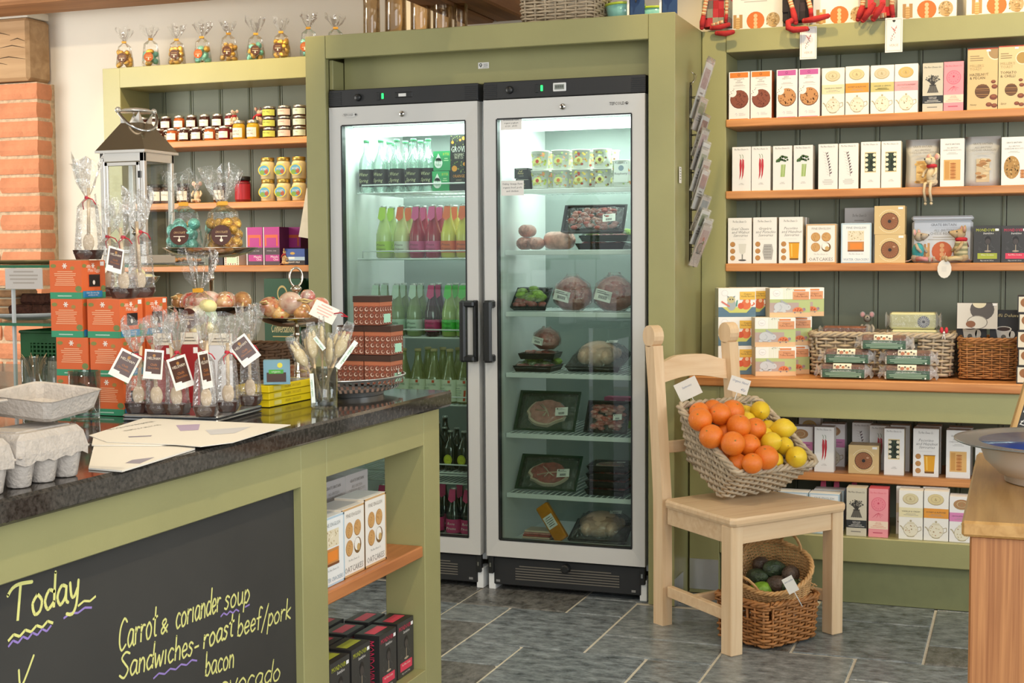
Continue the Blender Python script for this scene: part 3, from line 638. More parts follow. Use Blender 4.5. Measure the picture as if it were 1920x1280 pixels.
def d_english(bc, t, pic):
    def f(m, w, h):
        for x0, y0, x1, y1 in ((0, 0, w*.045, h), (w*.955, 0, w, h), (0, 0, w, h*.03), (0, h*.97, w, h)): m.rect(x0, y0, x1, y1, ink(bc), 1)
        m.text('FINE ENGLISH', w*.5, h*.86, h*.055, ink('#9aa0a0' if pic else '#a39c92'), 2, maxw=w*.84)
        if pic == 0:
            for x, y in ((.32, .67), (.67, .67), (.32, .41)): biscuit(m, w*x, h*y, w*.155, '#cf9f62', '#a2713a', 10)
            m.disc(w*.67, h*.41, w*.155, ink('#7c5b30'), 1); m.disc(w*.65, h*.43, w*.12, ink('#f4f0e8'), 2); m.disc(w*.7, h*.38, w*.07, ink('#caa66a'), 3)
        else:
            m.rect(w*.22, h*.56, w*.76, h*.81, ink('#e6dcc0'), 1); rr = random.Random(4)
            for i in range(30): m.disc(w*rr.uniform(.25, .73), h*rr.uniform(.58, .79), w*.018, ink(rr.choice(('#c9b88e', '#b59e70', '#f4ecd8'))), 2, n=6)
            m.rect(w*.22, h*.3, w*.76, h*.54, ink('#c98a4c'), 1); m.rect(w*.3, h*.35, w*.7, h*.5, ink('#e98a32'), 2); m.rect(w*.22, h*.29, w*.76, h*.325, ink('#7a4a28'), 3)
        m.text(BRAND, w*.5, h*.215, h*.03, ink('#8f9494'), 2, shear=.25, maxw=w*.5); m.text(t, w*.5, h*.06, h*.085 if pic == 0 else h*.06, ink('#8d8a86' if pic == 0 else '#93a9b8'), 2, maxw=w*.84)
    return f
def d_cookie(m, w, h):
    r = h*.31; cx, cy = w*.5, h*.46
    for i in range(16): a = radians(30+120*i/15); m.disc(cx+r*1.28*cos(a), cy+r*1.28*sin(a), h*.018, ink('#f0e2bf'), 1, n=6); m.disc(cx+r*1.28*cos(-a), cy+r*1.28*sin(-a), h*.018, ink('#f0e2bf'), 1, n=6)
    m.disc(cx, cy, r, ink('#4a2c1c'), 1); m.disc(cx, cy, r*.93, ink('#9a6440'), 2)
    for i in range(20): a = i*.314; m.line([(cx+r*.25*cos(a), cy+r*.25*sin(a)), (cx+r*.88*cos(a+.1), cy+r*.88*sin(a+.1))], r*.035, ink('#7a4a2c'), 3)
    m.disc(cx, cy, r*.2, ink('#2b2320'), 4); m.disc(cx+r*.45, cy+r*.35, r*.16, ink('#c49a78'), 4, r*.1); m.rect(w*.78, h*.88, w*.94, h*.96, ink('#f6f4f0'), 3)
def d_mondo(c1, c2, tall=False):
    def f(m, w, h):
        rr = random.Random(9)
        for i in range(26):
            x, y, a, l = rr.uniform(.1, .85)*w, rr.uniform(.25, .75)*h, rr.uniform(0, 6.28), w*.1
            p = [(x+l*t*cos(a+t*1.2), y+l*t*sin(a+t*1.2)) for t in (0, .5, 1)]; m.line([(min(max(q[0], .03*w), .97*w), q[1]) for q in p], w*.006, ink('#6b6a68'), 1)
        m.text('MONDOVINO', w*.52, h*.845, h*.08, ink(c1), 2, maxw=w*.86); m.text('bambino', w*.55, h*.77, h*.055, ink('#eeece8'), 2, shear=.25)
        m.disc(w*.53, h*.6, w*.12, ink('#221f1e'), 2, h*.12); m.disc(w*.53, h*.57, w*.1, ink('#4a4442'), 3, h*.08); m.rect(w*.52, h*.33, w*.545, h*.5, ink('#b9a890'), 2); m.disc(w*.53, h*.31, w*.13, ink('#b9a890'), 2, h*.02)
        m.rect(w*.15, h*.1, w*.88, h*.255, ink(c2), 2); m.text('Red Wine Cookies' if c1 != '#c9cf3c' else 'Wine Cookies', w*.515, h*.19, h*.04, ink('#f3efe0'), 3, maxw=w*.5); greek(m, w*.3, w*.75, h*.14, 2, h*.03, '#8f8a30' if c1 == '#c9cf3c' else '#f0a0b0')
        m.poly([(w*.44, h*.66), (w*.62, h*.66), (w*.64, h*.54), (w*.57, h*.46), (w*.56, h*.36), (w*.5, h*.36), (w*.49, h*.46), (w*.42, h*.54)], ink('#1c1918'), 5) if tall else None
        m.text('40g e net wt 1.41oz', w*.5, h*.04, h*.035, ink('#e4e2de'), 2, maxw=w*.5); m.rect(w*.8, h*.86, w*.93, h*.92, ink('#ffffff'), 6)
        m.clip = None; m.frame((-w/2, -.03, h+.0008), (1, 0, 0), (0, 1, 0)); m.rect(w*.12, .016, w*.88, .042, ink(c2), 1)
    return f
def rabbit(m, x, y, s, ly):
    g, o = ink('#c9ccce'), ink('#a8acaf')
    m.disc(x, y, s, o, ly, s*.72); m.disc(x, y, s*.97, g, ly+1, s*.69); m.disc(x+s*1.0, y-s*.05, s*.5, g, ly+2, s*.42); m.poly([(x+s*.95, y+s*.3), (x-s*.1, y+s*.85), (x+s*.1, y+s*1.05), (x+s*1.15, y+s*.38)], o, ly+3)
    m.disc(x-s*.75, y-s*.6, s*.3, g, ly+1, s*.2); m.disc(x+s*.5, y-s*.62, s*.3, g, ly+1, s*.16); m.disc(x+s*1.15, y, s*.05, ink('#55585a'), ly+4, n=8)
    m.line([(x-s*.1, y+s*.35), (x+s*.2, y), (x, y-s*.4), (x-s*.3, y-s*.45)], s*.05, o, ly+3)
def tortoise(m, x, y, s, ly):
    m.disc(x, y, s, ink('#df7a45'), ly, s*.75, a0=0, a1=pi); m.rect(x-s, y-s*.15, x+s, y, ink('#c9a070'), ly)
    for a, b_ in ((-.5, .25), (0, .42), (.5, .25), (-.1, .1), (.35, .1)): m.disc(x+s*a, y+s*b_, s*.17, ink('#b9552c'), ly+1, n=6)
    m.disc(x+s*1.1, y+s*.35, s*.3, ink('#a48b94'), ly+1, n=10); m.disc(x+s*1.18, y+s*.42, s*.06, ink('#3a3436'), ly+2, n=6)
    for a in (-.6, .5): m.disc(x+s*a, y-s*.25, s*.15, ink('#8b7780'), ly, n=8)
def d_rabbit(m, w, h):
    m.rect(0, h*.15, w, h*.62, ink('#b7c483'), 1); m.rect(0, h*.15, w*.72, h*.5, ink('#b9a39a'), 2); m.rect(0, 0, w, h*.16, ink('#e2b98b'), 3)
    for i in range(9): m.line([(w*(.34+.035*i), h*.99), (w*(.34+.035*i), h*.62)], w*.006, ink('#cfe0a4'), 2)
    m.disc(w*.17, h*.83, w*.09, ink('#dcdad4'), 1, h*.11); m.disc(w*.17, h*.83, w*.08, ink('#f4f2ee'), 2, h*.095); m.text('Organic', w*.17, h*.8, h*.05, ink('#b8b4ae'), 3, maxw=w*.1)
    rabbit(m, w*.27, h*.35, w*.17, 4); tortoise(m, w*.7, h*.2, w*.135, 6)
    m.rect(w*.57, h*.6, w*.97, h*.88, ink('#dc9a6a'), 4); m.rect(w*.6, h*.9, w*.88, h*.96, ink('#e08a4c'), 4); m.text('Organic', w*.77, h*.77, h*.06, ink('#8a4a26'), 5); m.text('Toffee Biscuits', w*.77, h*.69, h*.06, ink('#8a4a26'), 5, maxw=w*.34)
    rr = random.Random(8)
    for i in range(26): m.disc(w*rr.uniform(.4, .6), h*rr.uniform(.93, .99), w*.006, ink('#8d917c'), 3, n=5)
def d_boat(m, w, h):
    m.rect(0, 0, w, h*.34, ink('#5f7f92'), 1)
    for i in range(6): m.line([(0, h*(.05+.05*i)), (w, h*(.055+.045*i))], h*.008, ink('#4c6c80'), 2)
    m.poly([(w*.1, h*.34), (w*.9, h*.34), (w*.75, h*.14), (w*.3, h*.14)], ink('#cfcf6c'), 3); m.disc(w*.17, h*.83, w*.09, ink('#dcdad4'), 1, h*.11); m.disc(w*.17, h*.83, w*.08, ink('#f4f2ee'), 2, h*.095)
    m.disc(w*.35, h*.42, w*.12, ink('#a9b3b4'), 4, h*.2); m.disc(w*.34, h*.6, w*.105, ink('#c9bf8c'), 5, h*.12); m.poly([(w*.25, h*.66), (w*.23, h*.74), (w*.3, h*.7)], ink('#8d9799'), 6); m.poly([(w*.43, h*.66), (w*.45, h*.74), (w*.38, h*.7)], ink('#8d9799'), 6)
    m.disc(w*.31, h*.61, w*.02, ink('#444444'), 7, n=8); m.disc(w*.38, h*.61, w*.02, ink('#444444'), 7, n=8)
    m.disc(w*.74, h*.42, w*.13, ink('#e0713f'), 4, h*.17); m.disc(w*.76, h*.56, w*.1, ink('#e0713f'), 5, h*.11); m.disc(w*.6, h*.38, w*.08, ink('#d9582e'), 5, h*.11); m.disc(w*.77, h*.54, w*.05, ink('#f4c9a4'), 6); m.line([(w*.88, h*.38), (w*.97, h*.45), (w*.93, h*.5)], w*.03, ink('#e0713f'), 5)
    m.line([(w*.08, h*.54), (w*.3, h*.36)], w*.04, ink('#dc7a6a'), 6); m.poly([(w*.48, h*.56), (w*.52, h*.6), (w*.5, h*.36), (w*.46, h*.36)], ink('#4f9a84'), 5)
    m.rect(w*.57, h*.6, w*.98, h*.88, ink('#e8bc4a'), 6); m.text('Organic', w*.78, h*.77, h*.06, ink('#7a5a20'), 7); m.text('Vanilla Biscuits', w*.78, h*.69, h*.06, ink('#7a5a20'), 7, maxw=w*.36)
CART = {  # kind: (depth, base, draw, side, top)
 'choc': (.06, '#efece6', d_bitten('#8a4a34', '#6b3322', '#e07f2c', ('CHOCOLATE', 'AND', 'ORANGE')), '#b65a24', '#7a3a1c'), 'berry': (.06, '#efebe8', d_bitten('#c98f58', '#7a4c28', '#c65fa0', ('BERRY', 'DELICIOUS')), '#d9cfd4', '#8a3f74'),
 'vanilla': (.07, '#f0ede4', d_teapot('#e6dcb2', 'VANILLA & CREAM', '#d9cda4', 1), None, None), 'honey': (.07, '#f0ede6', d_teapot('#e39a3c', 'HONEY & ALMOND', '#dccb96', 2), None, None), 'ginger': (.07, '#f0ede6', d_teapot('#cdbf7a', 'GINGER & LEMON', '#cfc3a2', 3), None, None), 'rasp': (.07, '#f0ede6', d_teapot('#efa3a8', 'CHOCOLATE & RASPBERRY', '#d6b26c', 4), None, None), 'raspm': (.07, '#efecea', d_teapot('#d987b8', 'CHOCOLATE & RASPBERRY', '#b0845a', 5), None, None),
 'char': (.065, '#cfc8b4', d_charcoal(0, False), '#b9b3a2', None), 'pink': (.065, '#f09aa2', d_charcoal(0, True), '#a02c40', '#c9495f'),
 'hazel': (.06, '#d9bd88', d_miller(('HAZELNUT', '& PECAN'), True), '#8a6a40', '#b0442c'), 'tomato': (.06, '#dcc492', d_miller(('TOMATO', '& CHILLI'), False), '#8a6a40', '#b0442c'),
 'chilli': (.06, '#f1efea', d_chilli, '#e8e4dc', None), 'celery': (.06, '#f1efea', d_celery, '#d9d4cc', None), 'olive': (.06, '#f1efea', d_olive, '#e2ddd4', None), 'mush': (.06, '#f1efea', d_mush, '#e6d7b0', None),
 'ched': (.06, '#f1eee8', d_ched(0), None, None), 'ched2': (.06, '#f1eee8', d_ched(1), None, None),
 'goat': (.07, '#f1eee8', d_savoury(("Goats' Cheese", 'and Walnut', 'Savouries'), 0), '#d6cdc0', None), 'gruy': (.07, '#f1eee8', d_savoury(('Gruyère', 'and Pistachio', 'Savouries'), 1), '#d6cdc0', None), 'pec': (.07, '#f1eee8', d_savoury(('Pecorino', 'and Hazelnut', 'Savouries'), 2), '#c9beac', None),
 'oat': (.07, '#f0ece4', d_english('#cfa876', 'OATCAKES', 0), '#e0d4c0', None), 'water': (.07, '#edf0f0', d_english('#b7cfde', 'WATER CRACKERS', 1), '#c3d3dc', None), 'cookie': (.085, '#d8bc86', d_cookie, '#c4a872', None),
 'mondog': (.06, '#3a3938', d_mondo('#c9cf3c', '#a9b23a'), '#2a2928', '#262524'), 'mondor': (.06, '#3a3938', d_mondo('#d8365a', '#e0405c'), '#2a2928', '#262524'),
 'rabbit': (.08, '#f4f1e8', d_rabbit, '#c9bfae', '#f4efe4'), 'boat': (.08, '#f4f2ec', d_boat, '#cfd4d0', '#f4efe4')}
CAT = {}
def put(kind, xl, xr, yt, Z, Y, label, group=None, rz=0, name='biscuit_box', cat='box', d=None, dy=0):
    """a carton whose front stands on the plane Y between two surveyed edges"""
    a, c = P(xl, yt+20, Y=Y).x, P(xr, yt+20, Y=Y).x
    dep, base, draw, side, top = CART[kind]
    if kind not in CAT:
        hh = P((xl+xr)/2, yt, Y=Y).z-Z; CAT[kind] = (abs(c-a)-.001, hh)
    w_, h_ = CAT[kind]
    return stamp(('carton', kind), lambda: carton(w_, h_, dep, base, draw, side, top).build(name), ((a+c)/2, Y+dep/2+dy, Z+.0007), label, cat, group, rz)
def q4(u): return 1260+u/2.909
Y0 = 5.078
G1 = 'biscuit boxes on the top right shelf'
for k, l, r, t, lab in (('choc', 310, 425, 393, 'white box with orange top and bitten chocolate cookie, first from the stile'), ('choc', 428, 545, 388, 'white box with orange top and bitten chocolate cookie, next to the magenta-topped boxes'),
    ('berry', 570, 685, 380, 'magenta-topped cookie box standing next to the orange-topped boxes'), ('berry', 690, 808, 375, 'magenta-topped cookie box standing next to the cream teapot box'),
    ('vanilla', 817, 942, 372, 'white biscuit box with pale cream band and teapot on top shelf'), ('honey', 946, 1075, 362, 'white biscuit box with orange band and teapot on top shelf'), ('ginger', 1083, 1212, 357, 'white biscuit box with olive band and teapot on top shelf'), ('rasp', 1214, 1343, 350, 'white biscuit box with salmon pink band and teapot on top shelf'),
    ('char', 1367, 1480, 345, 'grey cracker box with black band and wheat sheaf on top shelf'), ('pink', 1482, 1592, 337, 'pink cracker box with round cracker drawing on top shelf'),
    ('hazel', 1612, 1779, 265, 'tall tan toast box printed HAZELNUT & PECAN'), ('tomato', 1781, 1925, 250, 'tall tan toast box printed TOMATO & CHILLI')):
    put(k, q4(l), q4(r), t/2.909, S1, Y0, lab, G1)
put('char', q4(1955), q4(2068), 335/2.909, S1, Y0, 'grey cracker box at the far end of top shelf', G1)
G2 = 'cracker boxes on the middle right shelf'
for k, l, r, t, lab in (('chilli', 328, 431, 163, 'white cracker box with two red chillies, nearest the stile on middle shelf'), ('chilli', 434, 537, 158, 'white cracker box with two red chillies, beside the celery box'), ('celery', 550, 655, 157, 'white cracker box with celery stalk, beside the chilli boxes'), ('celery', 662, 770, 152, 'white cracker box with celery stalk, beside the olive leaf boxes'),
    ('olive', 798, 905, 147, 'white cracker box with dark olive sprig, beside the celery box'), ('olive', 909, 1018, 143, 'white cracker box with dark olive sprig, beside the window-front box'), ('mush', 1030, 1138, 135, 'white cracker box with dark green square picture, beside the olive box'), ('mush', 1142, 1250, 131, 'white cracker box with dark green square picture, beside the grey pouch'),
    ('ched', 1463, 1595, 117, 'white cheddar biscuit box between two grey pouches'), ('ched2', 1797, 1935, 108, 'white biscuit box with round oat biscuit picture on middle shelf')):
    put(k, q4(l), q4(r), 220+t/2.909, S2, Y0, lab, G2)
def pouch(w, h, seed):
    m = MB(); C = ink('#c9c9c5', .35); d = .05; n = 6; vs_ = []
    for i in range(n+1):
        t = i/n; dd = d*(1-t)**.7*.5+.002; ww = w*(.5-.02*sin(pi*t)); z = h*t
        vs_ += [(-ww, -dd*.3, z), (-ww*.6, -dd, z), (0, -dd*1.15, z), (ww*.6, -dd, z), (ww, -dd*.3, z), (ww*.6, dd, z), (-ww*.6, dd, z)]
    fs = [(6, 5, 4, 3, 2, 1, 0), tuple(range(n*7, n*7+7))]
    for i in range(n):
        for j in range(7): fs.append((i*7+j, i*7+(j+1) % 7, i*7+7+(j+1) % 7, i*7+7+j))
    m.add(vs_, fs, C, True)
    m.frame((-w/2, -d*.65, 0), (1, 0, 0), (0, .085 if False else .1, 1)); gb(m, w, h, .83, 'CHEDDAR CRACKERS', .55)
    rr = random.Random(seed)
    m.rect(w*.33, h*.08, w*.7, h*.55, ink('#d9b978' if seed == 1 else '#c9b591'), 1)
    for i in range(22): x, y = w*rr.uniform(.36, .67), h*rr.uniform(.1, .53); m.disc(x, y, w*.09, ink(rr.choice(('#e6c98a', '#c79a54', '#d9b36a') if seed == 1 else ('#b98a5a', '#d9c49c', '#a87a4a'))), 2+i % 4, h*.03, n=8)
    return m
for l, r, t, sd, lab in ((1275, 1460, 122, 1, 'grey stand-up cracker pouch behind the sitting toy mouse'), (1598, 1792, 105, 2, 'grey stand-up cracker pouch beside the white oat biscuit box')):
    a, c = P(q4(l), 300, Y=5.13).x, P(q4(r), 300, Y=5.13).x; h = P(q4((l+r)/2), 220+t/2.909, Y=5.13).z-S2
    tag(pouch(c-a, h, sd).build('cracker_pouch', None, ((a+c)/2, 5.13, S2+.0007)), lab, 'pouch', 'cracker pouches')
G3 = 'biscuit boxes on the lower right shelf'
for k, l, r, t, lab in (('goat', 305, 435, 550, 'white savouries box with stemmed glass picture, first from the stile'), ('gruy', 442, 572, 547, 'white savouries box with grey tumbler picture'), ('pec', 583, 714, 545, 'white savouries box with golden beer glass, on the third shelf'),
    ('oat', 730, 897, 583, 'tan-bordered box of oatcakes on the third shelf'), ('water', 922, 1088, 578, 'blue-bordered box of water crackers on the third shelf'), ('cookie', 1105, 1273, 640, 'kraft cookie box with round window, lower of the pair'),
    ('mondog', 1645, 1793, 592, 'black cookie box with lime green label on third shelf'), ('mondor', 1797, 1945, 592, 'black cookie box with crimson label on third shelf')):
    put(k, q4(l), q4(r), 220+t/2.909, S3, Y0, lab, G3)
put('cookie', q4(1103), q4(1271), 220+488/2.909, S3+CAT['cookie'][1]+.001, Y0, 'kraft cookie box with round window, stacked on another', G3)
put('pec', q4(612), q4(743), 0, S3, Y0+.075, 'white savouries box half hidden behind the golden beer glass box', G3)
put('water', q4(960), q4(1126), 0, S3, Y0+.075, 'blue-bordered cracker box tucked behind the front one', G3)
def greybox(m, w, h): m.text(BRAND, w*.5, h*.84, h*.05, ink('#77736d'), 2, maxw=w*.5, shear=.25); greek(m, w*.25, w*.75, h*.76, 2, h*.05, '#a7a39c')
h_ = P(q4(1010), 220+495/2.909, Y=Y0+.15).z-S3; a, c = P(q4(942), 400, Y=Y0+.15).x, P(q4(1100), 400, Y=Y0+.15).x
tag(carton(c-a, h_, .04, '#cbcac6', greybox).build('biscuit_box', None, ((a+c)/2, Y0+.172, S3+.0007)), 'plain grey biscuit box rising behind the blue-bordered crackers', 'box')
# the oblong tin
def tin(w, h, d, pic=True):
    m = MB(); C = mat('tin_enamel', '#cfd2d5', .3, .15); m.box(-w/2, -d/2, 0, w/2, d/2, h*.9, C, .008); m.box(-w/2-.002, -d/2-.002, h*.9, w/2+.002, d/2+.002, h, C, .006)
    m.frame((-w/2, -d/2, 0), (1, 0, 0), (0, 0, 1)); m.text('GRATE BRITAIN', w*.52, h*.78, h*.055, ink('#6f7072'), 2, maxw=w*.42); m.line([(w*.3, h*.745), (w*.75, h*.745)], h*.004, ink('#9a9b9d'))
    m.text('ALL-BRITISH', w*.52, h*.66, h*.055, ink('#93928f'), 2, shear=.2, maxw=w*.32); m.text('CHEESE BISCUITS', w*.52, h*.595, h*.055, ink('#93928f'), 2, maxw=w*.44); greek(m, w*.25, w*.8, h*.53, 2, h*.05, '#b6b5b1')
    m.disc(w*.5, h*.24, w*.17, ink('#c9683c'), 1); [m.disc(w*.5, h*(.08+.095*i), w*.038, ink('#dba878'), 2) for i in range(4)]
    m.rect(w*.2, h*.08, w*.24, h*.4, ink('#b98a58'), 1); m.rect(w*.26, h*.08, w*.3, h*.42, ink('#c79a66'), 1); m.rect(w*.235, h*.06, w*.265, h*.33, ink('#d9b27a'), 2)
    m.disc(w*.77, h*.24, w*.09, ink('#9a8f9a'), 1, h*.2); m.rect(w*.75, h*.06, w*.79, h*.26, ink('#c9a27a'), 2); return m
a, c = P(q4(1308), 450, Y=5.13).x, P(q4(1640), 450, Y=5.13).x; h_ = P(q4(1474), 220+537/2.909, Y=5.13).z-S3
tag(tin(c-a, h_, .08).build('biscuit_tin', None, ((a+c)/2, 5.172, S3+.0007)), 'pale grey oblong biscuit tin standing behind two toy mice', 'tin')
# cartons on top of the cornice
def d_top(m, w, h):
    m.text('GRATE BRITAIN', w*.5, h*.85, h*.05, ink('#77736d'), 2, maxw=w*.6); greek(m, w*.2, w*.8, h*.62, 4, h*.04, '#c0bcb6')
    m.disc(w*.5, h*.17, w*.165, ink('#d8712c'), 1); [m.disc(w*.5, h*(.06+.065*i), w*.036, ink('#e3bd8c'), 2) for i in range(4)]
    for x in (.09, .2): m.rect(w*x, h*.05, w*(x+.06), h*.29, ink('#b98e54'), 1)
    [m.disc(w*.175, h*(.05+.02*i), w*.04, ink(('#c99a58', '#dcb678')[i % 2]), 2, h*.012, n=10) for i in range(10)]
    m.disc(w*.82, h*.17, w*.125, ink('#bfa070'), 1, h*.13); [m.disc(w*.84, h*(.05+.02*i), w*.045, ink(('#a98450', '#c9a468')[i % 2]), 2, h*.012, n=10) for i in range(7)]
    for i in range(20): m.disc(w*.8+w*.09*cos(i*1.9), h*.18+h*.09*sin(i*2.3), w*.014, ink(('#d8c096', '#8f7448')[i % 2]), 2, n=6)
CART['topbox'] = (.1, '#efebe2', d_top, '#e2ddd2', None)
CAT['topbox'] = (P(1468, 10, Y=5.12).x-P(1366, 10, Y=5.12).x, .205)
for l, r, lab in ((1366, 1468, 'white biscuit carton on the cornice between the first two dolls'), (1523, 1625, 'white biscuit carton on the cornice behind the middle doll boots'), (1685, 1791, 'white biscuit carton on the cornice beyond the hanging paper tag'), (1817, 1921, 'white biscuit carton at the far end of the cornice')):
    put('topbox', l, r, 0, 2.0345, 5.12, lab, 'biscuit cartons on the cornice')
# ---- counter: nursery biscuit boxes
K = lambda u: 1320+u/6.4
G4 = 'nursery biscuit boxes on the counter shelf'
CAT['rabbit'] = (P(K(1110), 640, Y=4.93).x-P(K(620), 640, Y=4.93).x, P(K(860), 520+838/6.4, Y=4.93).z-SC); RH = CAT['rabbit'][1]+.0012
CAT['boat'] = (P(K(615), 560, Y=5.0).x-P(K(172), 560, Y=5.0).x, CAT['rabbit'][1])
TH = .36
def nursery(kind, u, lv, Y, lab):
    w_, h_ = CAT[kind]; p = P(K(u), 620, Y=Y); c, s_ = cos(TH), sin(TH); dep = CART[kind][0]; x, y = w_/2, dep/2+.0004
    put(kind, 0, 1, 0, SC+lv*RH, Y, lab, G4, TH); o = COL.objects[-1]; o.location.x = p.x+x*c-y*s_; o.location.y = Y+x*s_+y*c
for u, lv, Y, lab in ((620, 0, 4.905, 'rabbit and tortoise box at the foot of the front stack'), (612, 1, 4.91, 'rabbit and tortoise box in the middle of the front stack'), (787, 2, 4.95, 'rabbit and tortoise box on top of the stack'), (790, 0, 5.0, 'rabbit and tortoise box behind, at the bottom'), (815, 1, 5.005, 'rabbit and tortoise box behind, in the middle layer'), (960, 2, 5.035, 'rabbit and tortoise box behind, on the top layer')): nursery('rabbit', u, lv, Y, lab)
for u, lv, Y, lab in ((172, 0, 4.935, 'owl and boat box at the bottom of the stack beside the chair post'), (172, 1, 4.935, 'owl and boat box in the middle of the stack beside the chair post'), (172, 2, 4.935, 'owl and boat box on top of the stack'), (335, 2, 5.02, 'owl and boat box on top, behind the front one')): nursery('boat', u, lv, Y, lab)
# ---- lower shelves
q7 = lambda u: 1260+u/2.909
G5 = 'biscuit boxes on the shelf under the counter'
YA = 4.985
for k, l, r, Y, lab in (('raspm', 640, 768, YA+.03, 'white teapot box with magenta band beside the tilted fruit basket'), ('chilli', 773, 888, YA, 'white chilli cracker box under the counter, in front'), ('raspm', 815, 945, YA+.14, 'white teapot box with magenta band in shadow at the back'), ('rasp', 690, 812, YA+.2, 'white teapot box standing deepest in shadow under the counter'), ('cookie', 962, 1131, YA, 'kraft cookie box with round window under the counter'),
    ('chilli', 1080, 1185, YA+.1, 'chilli cracker box behind the kraft cookie box'), ('mush', 1157, 1268, YA, 'white box with dark green square picture under the counter'), ('mush', 1188, 1300, YA+.1, 'white cracker box behind the green square picture box'), ('pec', 1319, 1453, YA, 'white savouries box with golden beer glass under the counter'), ('pec', 1335, 1465, YA+.08, 'white savouries box behind the front beer glass box'),
    ('ched', 1495, 1630, YA, 'white cheddar biscuit box under the counter, nearer the beer glass box'), ('ched', 1510, 1640, YA+.08, 'white cheddar box behind the front cheddar box'), ('ched', 1655, 1790, YA, 'white cheddar biscuit box above the steel bowl rim'), ('ched2', 1825, 1960, YA, 'white oat biscuit box under the counter by the chalkboard sign'), ('olive', 990, 1080, YA+.16, 'white cracker box in shadow beside the chilli box')):
    put(k, q7(l), q7(r), 800, S5, Y, lab, G5)
G6 = 'biscuit boxes on the bottom shelf'
YC = 4.885
for k, l, r, Y, lab in (('water', 578, 742, YC, 'blue-bordered water cracker box seen under the chair seat'), ('water', 748, 912, YC, 'blue-bordered water cracker box by the chair front leg'), ('water', 775, 935, YC+.08, 'cracker box behind the one at the chair leg'), ('char', 950, 1063, YC, 'grey cracker box with wheat sheaf on bottom shelf'), ('pink', 1067, 1185, YC, 'pink cracker box on bottom shelf'),
    ('vanilla', 1237, 1370, YC, 'white teapot box with cream band on bottom shelf'), ('honey', 1373, 1510, YC, 'white teapot box with orange band on bottom shelf'), ('raspm', 1517, 1650, YC, 'white teapot box with magenta band by the table leg'), ('vanilla', 1225, 1350, YC+.08, 'white teapot box behind the cream band box'), ('honey', 1370, 1500, YC+.08, 'white teapot box behind the orange band box'), ('raspm', 430, 556, YC+.01, 'white teapot box with magenta foot behind the chair back leg')):
    put(k, q7(l), q7(r), 930, S6, Y, lab, G6)
# spare bottles in the dark at the back of the bottom shelf
def bottle(H, R, liquid, label, cap, collar=None, lab0=.12, lab1=.4, neck=.28, shape='beer', lid=None, txt=None, oval=None, tcol='#f4f2ea'):
    m = MB(); L_ = liquid; s = .45 if shape == 'juice' else .55
    pr = [(R*.8, 0), (R, .006), (R, H*s), (R*.86, H*(s+.08)), (R*.45, H*.76), (R*neck/.28*.36, H*.86), (R*.34, H*.95), (R*.36, H*.955)]
    m.lathe(pr, L_, 16)
    lz0, lz1 = H*lab0, H*lab1
    if label and not oval: m.lathe([(R*1.012, lz0), (R*1.012, lz1)], label, 16, caps=False)
    if oval:
        m.frame((0, -R*1.03, H*.28), (1, 0, 0), (0, 0, 1)); m.disc(0, 0, R*.62, label, 1, H*.13); m.disc(0, 0, R*.52, ink('#3d4a2a'), 2, H*.11); m.disc(0, 0, R*.48, label, 3, H*.104); m.text(txt or 'Tonic', 0, -H*.02, H*.028, ink('#3a4424'), 4, maxw=R*.8)
    elif txt:
        m.frame((0, -R*1.03, lz0), (1, 0, 0), (0, 0, 1))
        for i, t in enumerate(txt.split('|')): m.text(t, 0, (lz1-lz0)*(.6-.35*i), (lz1-lz0)*.2, ink(tcol), 2, maxw=R*1.3, shear=.2)
    if collar: m.add([(-R*.4, -R*.42, H*.965), (R*.4, -R*.42, H*.965), (R*.5, -R*.75, H*.76), (0, -R*.86, H*.7), (-R*.5, -R*.75, H*.76), (-R*.4, R*.2, H*.975), (R*.4, R*.2, H*.975)], [(0, 4, 3, 2, 1), (0, 1, 6, 5)], collar)
    m.lathe([(R*.38, H*.95), (R*.4, H*.99), (R*.34, H), (0, H)], cap, 12)
    return m
JUICE = {}
def drink(name, col, rough=.08): return mat(name, col, rough, coat=.6, spec=.6)
def bot(key, px, Z, Y, lab, group, args, cat='bottle', name='drink_bottle', rz=0):
    x = P(px, 600, Y=Y).x
    return stamp(('bottle', key), lambda: bottle(*args[0], **args[1]).build(name), (x, Y, Z+.0007), lab, cat, group, rz)
DKG = drink('dark_green_glass', '#14231a'); DKR = drink('dark_red_glass', '#25101a')
PK = mat('pink_label', '#c9426c', .45)
for i, u in enumerate((835, 908, 1005)): bot('cordial', 1260+u/2.909, S6, YC+.17, 'dark cordial bottle with pink cap in shadow, '+('under the chair seat edge', 'in the middle of the three', 'behind the grey wheat sheaf box')[i], 'pink-capped bottles behind the bottom boxes', ((.165, .022, DKR, PK, PK), dict(collar=PK)))
